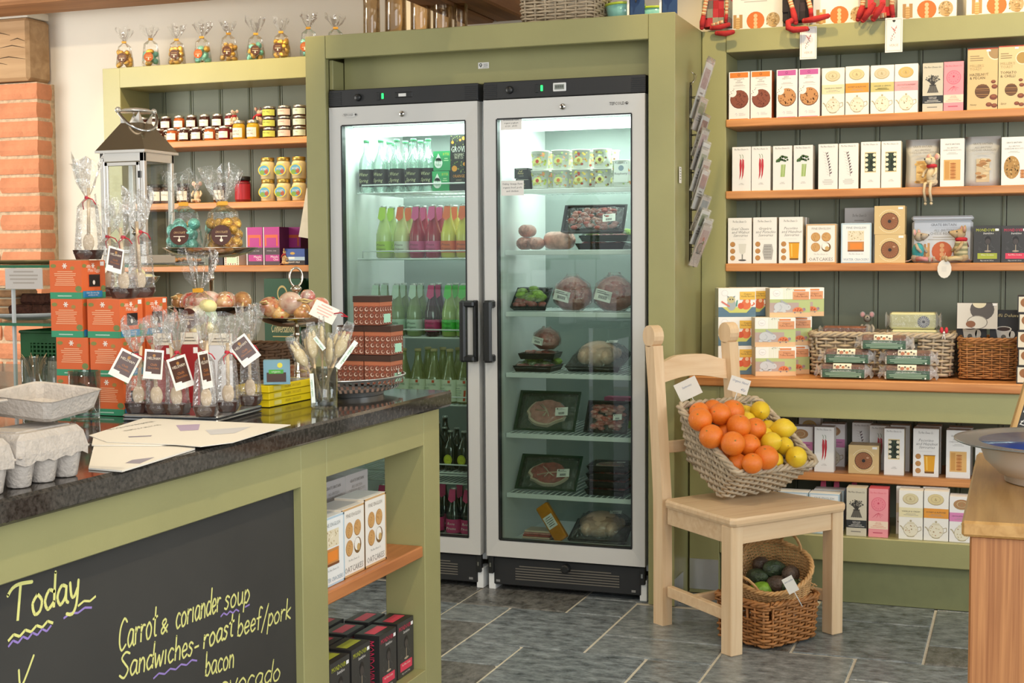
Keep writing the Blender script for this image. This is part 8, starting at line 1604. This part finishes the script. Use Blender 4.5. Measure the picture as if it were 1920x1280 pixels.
m.add(v, [(3, 2, 1, 0), tuple(4*n+j for j in range(4))]+[(4*i+j, 4*i+(j+1) % 4, 4*i+4+(j+1) % 4, 4*i+4+j) for i in range(n) for j in range(4)], BEECHX); m.build('top_rail', ch)
m = MB(); m.box(.072, .426, .56, .358, .438, .6, BEECHX, .002); m.build('lower_rail', ch)
# ================================================================== CITRUS BASKET
BC, BY, BT = Vector((-.8282, 4.4864, .6361)), .9721, .6065
BM_ = Matrix.Translation(BC) @ Matrix.Rotation(BY, 4, 'Z') @ Matrix.Rotation(BT, 4, 'X')
b0 = BM_ @ Vector((0, 0, -.155))
cbk = basketthing('fruit_basket', 'grey willow basket of oranges and lemons tilted on the chair seat', 'basket', b0, (BT, 0, BY), .184, .168, .025, .15, 13, 38, .0055, WICKG, taper=.74, ty=.58, oy=-.027, stake=.0045, jit=.0012, rimr=.0085)
k3 = lambda u, v: (1240+u/3.733, 700+v/3.733)
NRM = (BM_.to_3x3() @ Vector((0, 0, 1))).normalized()
def onpile(u, v, h):
    h += .012; x, y = k3(u, v); d = ray(x, y); t = (BC+NRM*h-CAM).dot(NRM)/d.dot(NRM); return CAM+d*t
ors = [(195, 305, .033, -.005), (275, 342, .036, .015), (342, 232, .032, -.012), (345, 300, .034, .002), (447, 268, .037, .012), (355, 443, .0365, .012), (275, 425, .031, -.03), (415, 398, .033, -.015), (525, 380, .037, .028), (660, 402, .0345, .015), (485, 512, .0365, .022), (618, 500, .034, .018), (390, 548, .032, -.022), (470, 615, .032, -.002), (585, 622, .031, .002), (725, 585, .037, .024), (665, 590, .031, -.03), (690, 505, .03, -.02), (240, 275, .031, -.025)]
lms = [(522, 252, .03, -.012), (608, 315, .031, -.008), (682, 280, .034, .008), (742, 375, .029, -.014), (842, 387, .0355, .02), (735, 425, .028, -.012), (766, 512, .034, .012), (866, 512, .031, .004), (931, 582, .036, .012), (822, 612, .03, -.012), (583, 275, .028, -.03)]
fr = [[onpile(u, v, h), r*1.07, 0] for u, v, r, h in ors]+[[onpile(u, v, h), r*1.07, 1] for u, v, r, h in lms]
nv = len(fr)
for gx in range(-2, 3):
    for gy in range(-1, 2): fr.append([BM_ @ Vector((.05*gx, .07*gy+.005, -.088)), .0325, 0 if gx < 1 else 1]) if (gx+gy) % 2 == 0 else None
for it in range(80):
    for i in range(len(fr)):
        for j in range(i):
            d = fr[i][0]-fr[j][0]; g = (fr[i][1]+fr[j][1])*.94-d.length
            if g > 0:
                d = d.normalized() if d.length > 1e-6 else NRM; wi, wj = (.5, .5) if (i < nv) == (j < nv) else (.25, .75) if i < nv else (.75, .25)
                # move mostly along the view ray so that the survey holds
                fr[i][0] = fr[i][0]+d*(g*wi*.6); fr[j][0] = fr[j][0]-d*(g*wj*.6)
    for i in range(nv):
        q = BM_.inverted() @ fr[i][0]; k_ = min(1, .74+.26*(q.z+.155)/.155); mx, my = .176*k_-fr[i][1]*.97, .162*k_-fr[i][1]*.97
        if q.z < .012: q.x = max(-mx, min(mx, q.x)); q.y = max(-my, min(my, q.y)); fr[i][0] = BM_ @ q
    for i in range(nv, len(fr)):
        q = BM_.inverted() @ fr[i][0]; q.x = max(-.1, min(.1, q.x)); q.y = max(-.085, min(.085, q.y)); q.z = max(-.1, min(-.06, q.z)); fr[i][0] = BM_ @ q
PEEL = mat('orange_peel', '#ee8420', .38, vary=.06, vscale=10, bump=.22, bscale=190, coat=.15, col2='#e8701a'); LEM_ = mat('lemon_peel', '#f0cf35', .38, vary=.06, vscale=12, bump=.2, bscale=150, coat=.15, col2='#ecc424')
def orange_fruit():
    o = thing('orange', None, None); m = MB(); m.ell((0, 0, 0), 1, 1, .96, PEEL, 24, 14); m.build('fruit', o)
    s = MB(); ST_ = mat('stem_scar', '#7d7a3a', .8)
    for i in range(5): a = i*1.256; s.ell((.045*cos(a), .045*sin(a), .95), .05, .03, .016, ST_, 7, 4)
    s.build('stem_scar', o); return o
def lemon_fruit():
    o = thing('lemon', None, None); m = MB(); m.lathe([(0.001, -1.22), (.12, -1.19), (.25, -1.08), (.55, -.85), (.85, -.45), (.96, 0), (.86, .45), (.55, .86), (.26, 1.08), (.14, 1.2), (.001, 1.24)], LEM_, 22); m.build('fruit', o)
    s = MB(); s.ell((0, 0, 1.235), .07, .07, .04, mat('lemon_tip', '#a8964a', .8), 8, 5); s.build('stem_scar', o); return o
rr = random.Random(3)
OL = ['at the top left corner', 'front of the top left pair', 'at the back rim', 'behind the left pair', 'biggest at the back, scar showing', 'left side, scar showing up', 'tucked low at the left rim', 'low between the left ones', 'in the centre, scar showing', 'centre, touching the lemons', 'middle, radiating scar below centre', 'right of the middle one', 'tucked low by the left rim near the front', 'front left corner', 'front, second from the corner', 'front right, reddest', 'hidden between the front two', 'peeping between orange and lemon', 'half hidden at the top left']
LL = ['at the back beside the biggest orange', 'behind the centre orange', 'rear, standing on end by the rim', 'low at the right side', 'right rim, upper', 'half hidden by the centre orange', 'mottled, in the middle of the lemons', 'right of the mottled one', 'front right corner', 'low at the front rim', 'hidden at the back']
for i, (p, r, kind) in enumerate(fr):
    sc_ = r if not kind else r*.94
    if i < nv: lab = ('orange ' + OL[i] if not kind else 'lemon ' + LL[i-len(ors)])+' of the tilted basket'
    else: lab = ('orange' if not kind else 'lemon')+' at the bottom of the tilted basket under the visible fruit'
    az = rr.uniform(-.9, .9); rot = (rr.uniform(.3, 1.25), rr.uniform(-.5, .5), BY-.9+az) if not kind else (rr.uniform(.9, 1.7), rr.uniform(-.6, .6), rr.uniform(0, 3))
    stamp(('fruit', kind), orange_fruit if not kind else lemon_fruit, p, lab, 'fruit', ('oranges' if not kind else 'lemons')+(' in the tilted basket' if i < nv else ' under the visible fruit'), rot=rot, scale=(sc_,)*3)
def pricecard(px, py, w_, h_, D_, roll, lab, lines, stick=.05):
    p = P(px, py, D=D_); m = MB(); m.box(-w_/2, -.0006, -h_/2, w_/2, .0006, h_/2, PAPER); m.frame((-w_/2, -.0006, -h_/2), (1, 0, 0), (0, 0, 1))
    for t, x, y, s in lines: m.text(t, w_*x, h_*y, s, ink('#5a6a8a'), 1, shear=.2, maxw=w_*.8)
    o = thing('price_card', lab, 'label', p, rot=(-.1, roll, .25), group='price cards on the fruit baskets'); m.build('card', o); s = MB(); s.tube([(0, .001, -h_/2+.01), (0, .004, -h_/2-stick)], .0015, mat('clear_peg', '#d9dcd9', .3), 5); s.build('peg', o)
pricecard(1290, 729, .078, .062, 4.6, -.45, 'white price card tilted at the left of the citrus basket', (('lemons', .5, .6, .008),), .06)
pricecard(1386, 722, .066, .05, 4.55, .3, 'white handwritten price card at the back of the citrus basket', (('Organic Navel', .5, .66, .008), ('45p', .75, .2, .008)), .06)
# ================================================================== BASKETS UNDER THE CHAIR
YW = radians(58)
basketthing('wicker_basket', 'honey brown square willow basket on the floor under the chair', 'basket', (-.74, 4.352, .007), (0, 0, YW), .128, .112, .03, .135, 14, 28, .0045, WICKB, taper=.93, stake=.004, jit=.001, rimr=.0075, holes=(.085, .115, lambda p: p[0] < -.09 and abs(p[1]) < .045))
OVR = (.5, .2, -.5); OC = Vector((-.722, 4.392, .146))
ob = thing('round_basket', 'pale oval handled basket of avocados tilted on the square basket', 'basket', OC, rot=OVR)
for n_, mb in zip(('weave', 'stakes', 'rim'), basket(.135, .112, .111, .1, 19, 40, .0026, WICKP, taper=.8, stake=.0026, jit=.0006, rimr=.006)):
    c = mb.build(n_, ob)
    if n_ != 'rim': c['kind'] = 'stuff'
for s in (-1, 1):
    m = MB(); pts = [(.04*cos(pi*i/14), s*(.106+.012*sin(pi*i/14)), .098+.05*sin(pi*i/14)) for i in range(15)]
    for k in range(3): m.tube([(p[0]+.0035*cos(i*1.1+k*2.09), p[1], p[2]+.0035*sin(i*1.1+k*2.09)) for i, p in enumerate(pts)], .0034, WICKP, 5)
    m.build('handle', ob)
OM = Matrix.Translation(OC) @ Matrix.Rotation(OVR[2], 4, 'Z') @ Matrix.Rotation(OVR[1], 4, 'Y') @ Matrix.Rotation(OVR[0], 4, 'X')
AV = mat('avocado_skin', '#4a5a3a', .45, vary=.4, vscale=60, bump=.7, bscale=110, col2='#2c3626'); AVB = mat('avocado_brown', '#4f3f33', .5, vary=.3, vscale=50, bump=.7, bscale=110); AVG = mat('avocado_green', '#7fa832', .4, vary=.2, vscale=70, bump=.4, bscale=110)
for i, (x, y, z, mt, w_) in enumerate(((-.07, .028, .052, AVB, 'dark, at the left side'), (-.045, -.02, .05, AV, 'dark, behind the front handle'), (-.012, .03, .062, AV, 'dark green, in the middle'), (.045, .04, .06, AVB, 'brown, by the back handle'), (.03, -.02, .056, AVB, 'brown, under the price card'), (.002, -.062, .05, AVG, 'bright green, at the front rim'), (.075, .0, .05, AV, 'at the right side'))):
    m = MB(); m.ell((0, 0, 0), .028, .028, .04, mt, 16, 10, egg=.18); tag(m.build('avocado', None, OM @ Vector((x, y, z)), rot=(1.2+.2*i, .3*i, i*1.1)), 'avocado, %s of the handled basket' % w_, 'fruit', 'avocados in the handled basket')
pricecard(1482, 1096, .034, .05, 4.22, -.5, 'small white price card stuck in the avocado basket', (('avocado', .5, .7, .006),), .05)
# ================================================================== PINE TABLE, STEEL BOWL, CHALKBOARD SIGN
TZ_ = .8; tl = P(1803, 976, Z=TZ_); tb = P(1808, 1006, Y=tl.y).z
ta = thing('pine_table', 'chunky pine block table at the picture edge with steel bowl', 'table', (tl.x, tl.y, 0))
MB().box(0, 0, tb, .9, .78, TZ_, PINE, .004).build('table_top', ta)
for x in (.012, .8):
    for y in (.016, .675): MB().box(x, y, 0, x+.085, y+.085, tb-.0005, PINEZ, .003).build('leg', ta)
for y in (.04, .71): MB().box(.098, y, tb-.115, .799, y+.028, tb-.0005, PINEZ, .002).build('apron', ta)
for x in (.04, .83): MB().box(x, .102, tb-.115, x+.028, .674, tb-.0005, PINEZ, .002).build('apron', ta)
bw = P(1992, 905, Z=TZ_); bo_ = thing('steel_bowl', 'wide rimmed metal bowl with blue inside on the pine table', 'bowl', (bw.x, bw.y, TZ_+.0006)); RB = .19; m = MB(); BOWL = mat('warm_steel', '#d6cec0', .3, .25); RIMS = mat('rim_steel', '#a9aeb0', .25, .8); BLU = mat('blue_enamel', '#2a4a9a', .25, coat=.4)
m.lathe([(.095, 0), (.1, .002), (.1, .012), (.11, .016), (.135, .04), (.146, .068), (.148, .07)], BOWL, 48, caps=False); m.lathe([(.148, .07), (RB*.97, .073), (RB, .0755), (RB, .078), (RB*.97, .0765), (.146, .0745)], RIMS, 48, caps=False); m.build('shell', bo_)
m = MB(); m.lathe([(.146, .0745), (.132, .055), (.105, .03), (.06, .022), (0, .02)], BLU, 48); m.build('enamel_inside', bo_)
for i, (px, py, w_) in enumerate(((1893, 852, 'nearer the bowl edge'), (1912, 850, 'towards the picture edge'))):
    p = P(px, py, Z=TZ_+.05); m = MB(); m.box(-.022, -.012, 0, .022, .012, .016, mat('wrapped_sweet', '#a8743a', .35, vary=.3), .003); tag(m.build('wrapped_sweet', None, (bw.x-.085+.045*i, bw.y-.03, TZ_+.0315), rot=(.1, .1, .5*i)), 'brown wrapped sweet in the blue bowl, %s' % w_, 'sweet', 'wrapped sweets in the blue bowl')
D_ = 2.95; a, b_ = P(1874, 870, D=D_), P(1919, 722, D=D_); up_ = (b_-a); L_ = up_.length; sg = thing('chalkboard_sign', 'small wooden framed chalkboard sign behind the steel bowl', 'sign', a); Z_ = up_.normalized(); Y_ = (FW-Z_*FW.dot(Z_)).normalized(); X_ = Y_.cross(Z_); sg.rotation_euler = Matrix((X_, Y_, Z_)).transposed().to_euler(); Ls = L_*1.05; m = MB(); FRW = woodmat('sign_frame', '#b98a4a', '#d9ae6a', 2, .45, 2)
for q in ((0, 0, .011, Ls), (.13, 0, .141, Ls), (.011, 0, .13, .012), (.011, Ls-.012, .13, Ls)): m.box(q[0], -.006, q[1], q[2], .006, q[3], FRW, .001)
m.build('frame', sg); m = MB(); m.box(.011, -.002, .012, .13, .003, Ls-.012, BOARD); m.frame((.011, -.002, .012), (1, 0, 0), (0, 0, 1))
for t, y, c in (('RAW', .125, '#d9d6cc'), ('MILK', .1, '#d9d6cc'), ('£1.40', .075, '#d9d6cc'), ('ORGANIC', .05, '#d98a4a')): m.text(t, .004, y*Ls/.17, .016, ink(c), 1, 'l', shear=.1)
m.build('slate_panel', sg)
# ================================================================== ON THE COUNTER SHELF: BASKETS AND CAKES
x0, x1 = P(1514, 690, Y=4.99).x, P(1791, 690, Y=4.99).x; HB = P(1650, 628, Y=4.99).z-SC
basketthing('wicker_basket', 'long grey wicker basket of cakes on the counter shelf', 'basket', ((x0+x1)/2, 5.095, SC+.0075), (0, 0, 0), (x1-x0)/2-.008, .1, .02, HB-.008, 12, 40, .0052, WICKG, taper=.96, stake=.0045, jit=.0012, rimr=.008, holes=(HB*.55, HB*.85, lambda p: p[1] < 0 and abs(p[0]-.06) < .06))
x2, x3 = P(1795, 700, Y=4.95).x, P(1908, 700, Y=4.95).x; H2 = P(1850, 637, Y=4.96).z-SC
basketthing('wicker_basket', 'warm brown wicker basket of coffee packs on the counter shelf', 'basket', ((x2+x3)/2, 5.05, SC+.0055), (0, 0, 0), (x3-x2)/2-.004, .095, .025, H2-.006, 18, 26, .0032, WICKB, taper=.96, stake=.0032, rimr=.006)
LOAF = mat('dark_loaf', '#7a4a34', .7, vary=.35, vscale=70, bump=.4, bscale=90); GSL = ink('#3f5f48')
def loaf():
    o = thing('loaf_pack', None, None); L_, H_, D2 = .148, .05, .06; m = MB(); m.box(-L_/2, -D2/2+.006, .002, L_/2, D2/2, H_*.93, LOAF, .008); m.box(-L_/2, -D2/2+.003, .0, L_/2, D2/2, H_*.5, mat('paper_case', '#e3d9c4', .7)); m.build('loaf', o)
    s = MB(); s.box(-L_*.47, -D2/2-.001, 0, L_*.5, -D2/2+.003, H_*.6, GSL, .002); s.frame((-L_*.47, -D2/2-.0011, 0), (1, 0, 0), (0, 0, 1)); W2 = L_*.97; s.text('organic farmhouse muffins', W2*.45, H_*.45, .005, ink('#e9efe4'), 1, maxw=W2*.45); greek(s, W2*.04, W2*.96, H_*.38, 4, .005, '#a9c2a8'); s.disc(W2*.9, H_*.08, .003, ink('#e9efe4'))
    s.add([(-L_*.22, -D2/2-.0005, H_*.6), (L_*.2, -D2/2-.0005, H_*.6), (L_*.2, -D2/2+.01, H_*.98), (-L_*.22, -D2/2+.01, H_*.98)], [(0, 1, 2, 3)], ink('#ece4cc')); s.frame((-L_*.22, -D2/2-.0008, H_*.6), (1, 0, 0), (0, .0105, .019))
    for x, c, r in ((.1, '#4a3a34', .004), (.25, '#b9683c', .008), (.4, '#4a3a34', .004), (.55, '#c9763c', .006), (.7, '#4a3a34', .004), (.85, '#4a3a34', .004)): s.disc(L_*.42*x, .010+.003*sin(x*20), r*.85, ink(c), 1, n=10)
    s.build('sleeve', o); w_ = MB(); r2 = random.Random(2); prof = [(-.5, .012, .55), (-.35, .02, .8), (-.05, .028, 1), (.05, .03, 1)]
    v = []; n = 12; xs_ = [-L_*.64, -L_*.58, -L_*.51, -L_*.5, L_*.5, L_*.52, L_*.6, L_*.66]; qq = [.9, .45, .8, 1.04, 1.04, .8, .5, .95]
    for x, q in zip(xs_, qq):
        for j in range(n): a = 2*pi*j/n; ca, sa = cos(a), sin(a); k_ = 1/max(abs(ca), abs(sa))**.8; v.append((x+r2.uniform(-.004, .004)*(abs(x) > L_*.5), ca*k_*D2*.5*q+(r2.uniform(-.004, .004) if q < 1 else 0), H_*.46+sa*k_*H_*.47*q+(r2.uniform(-.004, .004) if q < 1 else 0)))
    w_.add(v, [(i*n+j, i*n+(j+1) % n, i*n+n+(j+1) % n, i*n+n+j) for i in (0, 1, 2, 4, 5, 6) for j in range(n)], CELLOW, False); w_.add(v[3*n:5*n], [(j, (j+1) % n, n+(j+1) % n, n+j) for j in range(n)], CELLO, False); w_.build('wrapper', o); return o
for u, lv, y, w_ in ((930, 0, 4.905, 'left stack, bottom'), (950, 1, 4.915, 'left stack, upper'), (1283, 0, 4.9, 'right stack, bottom'), (1285, 1, 4.91, 'right stack, upper'), (1152, 2, 4.915, 'lying on top across both stacks')):
    x = P(1260+u/2.909, 690, Y=y-.03).x; stamp('loaf', loaf, (x, y, SC+.005+.0505*lv), 'loaf cake with dark green sleeve, %s' % w_, 'cake', 'loaf cakes with green sleeves')
def bigpack(c, lab, px, z, y, w_, h_, disc=True, nm='cake_pack'):
    o = thing(nm, lab, 'cake', (P(px, 650, Y=y).x, y, z)); m = MB(); m.box(-w_/2, -.04, 0, w_/2, .04, h_, c, .006)
    if disc: m.frame((-w_/2, -.04, 0), (1, 0, 0), (0, 0, 1)); m.disc(w_*.74, h_*.45, h_*.36, ink('#6a7080')); [m.line([(w_*.74+h_*.1*cos(a*.4), h_*.45+h_*.1*sin(a*.4)), (w_*.74+h_*.34*cos(a*.4), h_*.45+h_*.34*sin(a*.4))], .0012, ink('#dcdcd4'), 2) for a in range(16)]; m.disc(w_*.74, h_*.45, h_*.07, ink('#3a3e48'), 3, n=8); m.text('Organic', w_*.2, h_*.25, h_*.16, ink('#f0f0e2'), 1, shear=.25)
    m.build('carton', o); w2 = MB(); r2 = random.Random(7); n = 10; v = []
    for x, q in ((-w_*.6, 1.0), (-w_*.55, .5), (-w_*.505, 1.04), (w_*.505, 1.04), (w_*.55, .5), (w_*.61, .95)):
        for j in range(n): a = 2*pi*j/n; k_ = 1/max(abs(cos(a)), abs(sin(a)))**.8; v.append((x, cos(a)*k_*.0405*q+(r2.uniform(-.004, .004) if q < 1 else 0), h_*.5+sin(a)*k_*h_*.51*q+(r2.uniform(-.004, .004) if q < 1 else 0)))
    w2.add(v, [(i*n+j, i*n+(j+1) % n, i*n+n+(j+1) % n, i*n+n+j) for i in (0, 1, 3, 4) for j in range(n)], CELLOW, False); w2.add(v[2*n:4*n], [(j, (j+1) % n, n+(j+1) % n, n+j) for j in range(n)], CELLO, False); w2.build('wrapper', o)
PGR = mat('pale_green_carton', '#c9c89a', .45)
zt2 = P(1700, 628, Y=5.05).z
bigpack(PGR, 'pale green cake carton in clear wrap, lying in the long basket', 1715, zt2-.022, 5.06, .155, .042); bigpack(PGR, 'pale green cake carton with round flower print, uppermost in the long basket', 1712, zt2+.0215, 5.075, .155, .058)
bigpack(LOAF, 'brown loaf in clear wrap at the left of the long basket', 1585, zt2-.012, 5.08, .15, .04, False, 'loaf')
bigpack(mat('pale_carton', '#d9d4c4', .5), 'plain pale carton at the bottom left of the long basket', 1585, SC+.026, 5.09, .13, .09, False, 'cake_pack'); bigpack(mat('pale_carton', '#d9d4c4', .5), 'plain pale carton at the bottom right of the long basket', 1715, SC+.026, 5.09, .14, .09, False, 'cake_pack')
mouse(1628, 5.155, SC+.118, .115, -1.45, 'grey toy mouse with pink ears peering over the long basket', fur='#b9b4ac', scarf=None)
m = MB(); RBW = mat('red_bow', '#c92f3a', .6); m.ell((-.008, 0, .012), .006, .005, .011, RBW, 10, 6); m.ell((.008, 0, .012), .006, .005, .011, RBW, 10, 6); m.ell((0, -.003, .004), .004, .004, .004, CARD, 8, 5); m.tube([(0, 0, 0), (.004, -.003, -.02)], .0015, CARD, 5); m.tube([(0, 0, 0), (-.006, -.003, -.018)], .0015, CARD, 5)
p = P(1770, 624, Y=4.985); tag(m.build('red_bow', None, (p.x, 4.985, HB+SC+.008)), 'small red bow on the corner of the long basket', 'bow')
def d_coffee(m, w, h): m.rect(0, 0, w, h, ink('#d9d2c6'), 1); m.disc(w*.62, h*.75, w*.3, ink('#5a5450'), 2, h*.42); m.disc(w*.55, h*1.0, w*.17, ink('#e3d9b8'), 3, h*.2); m.disc(w*.5, h*.25, w*.26, ink('#8f887e'), 3, h*.27); m.disc(w*.5, h*.25, w*.235, ink('#d9d4c8'), 4, h*.24); m.disc(w*.34, h*.18, w*.12, ink('#8a5a3c'), 5, h*.13); m.rect(w*.88, h*.9, w*.98, h*.99, ink('#f6f4f0'), 5)
def d_cup(m, w, h): m.text('Caffè Deluxe', w*.5, h*.86, h*.07, ink('#c9b98a'), 2, maxw=w*.85, shear=.25); m.poly([(w*.2, h*.6), (w*.7, h*.6), (w*.64, h*.32), (w*.28, h*.32)], ink('#c9c4bc'), 1); m.disc(w*.45, h*.6, w*.26, ink('#dcd8d0'), 2, h*.06); m.disc(w*.45, h*.6, w*.22, ink('#3a2418'), 3, h*.045); m.disc(w*.72, h*.48, w*.1, ink('#c9c4bc'), 1, h*.08); m.disc(w*.45, h*.43, w*.08, ink('#5a5650'), 3, h*.05)
zb2 = P(1830, 617, Y=5.0).z; xb = P(1832, 600, Y=4.99).x; hb = P(1832, 569, Y=4.99).z-zb2
tag(carton(P(1870, 600, Y=4.99).x-P(1794, 600, Y=4.99).x, hb, .03, '#26221f', d_coffee).build('coffee_box', None, (xb, 5.02, zb2+.0015)), 'pale photo box with dish picture standing on the coffee basket', 'box')
for px, y, h_, w_ in ((1885, 5.075, .16, 'printed with a cup, at the right'), (1822, 5.11, .19, 'behind the pale photo box')):
    tag(carton(.1, h_, .035, '#211e1c', d_cup).build('coffee_box', None, (P(px, 600, Y=y).x, y, SC+.075 if px > 1850 else SC+.06)), 'black coffee box %s' % w_, 'box', 'black coffee boxes')
FOILB = mat('black_foil', '#191716', .22, .4, bump=.6, bscale=40)
for i, (px, y) in enumerate(((1815, 5.0), (1853, 4.985), (1888, 5.005))):
    m = MB(); m.box(-.034, -.016, 0, .034, .016, .13, FOILB, .01); m.frame((-.034, -.0163, 0), (1, 0, 0), (0, 0, 1)); m.rect(.008, .095, .06, .118, ink('#b9a03c', .3)); m.text('Caffè Deluxe', .034, .102, .008, ink('#2a2412'), 2, maxw=.045, shear=.2)
    tag(m.build('coffee_pack', None, (P(px, 640, Y=y).x, y+.012, SC+.012), rot=(.0, .08*(i-1), 0)), 'black foil coffee pack with gold band in the brown basket, %s' % ('left', 'middle', 'right')[i], 'packet', 'black foil coffee packs')
def d_bisc(m, w, h): m.rect(w*.03, h*.06, w*.97, h*.94, ink('#e3d6bc'), 1); m.disc(w*.22, h*.6, w*.14, ink('#9a6438'), 2, h*.26); m.disc(w*.34, h*.42, w*.14, ink('#8a562e'), 3, h*.26); m.rect(w*.55, h*.3, w*.9, h*.7, ink('#f1eee8'), 2); greek(m, w*.58, w*.88, h*.58, 2, h*.1, '#8a8478')
CART['bisc'] = (.06, '#241d18', d_bisc, '#1b1612', None)
xl = P(1906, 690, Y=4.865).x; hh = (P(1910, 650, Y=4.865).z-P(1910, 716, Y=4.865).z)/2
for lv, w_ in enumerate(('bottom', 'second', 'third', 'fourth', 'topmost')):
    CAT['bisc'] = (.11, hh-.001); put('bisc', 0, 1, 0, SC+lv*hh, 4.868, 'small dark biscuit box with two round biscuits pictured, %s of the stack' % w_, 'stack of dark biscuit boxes'); COL.objects[-1].location.x = xl+.055+.004*(lv % 2)
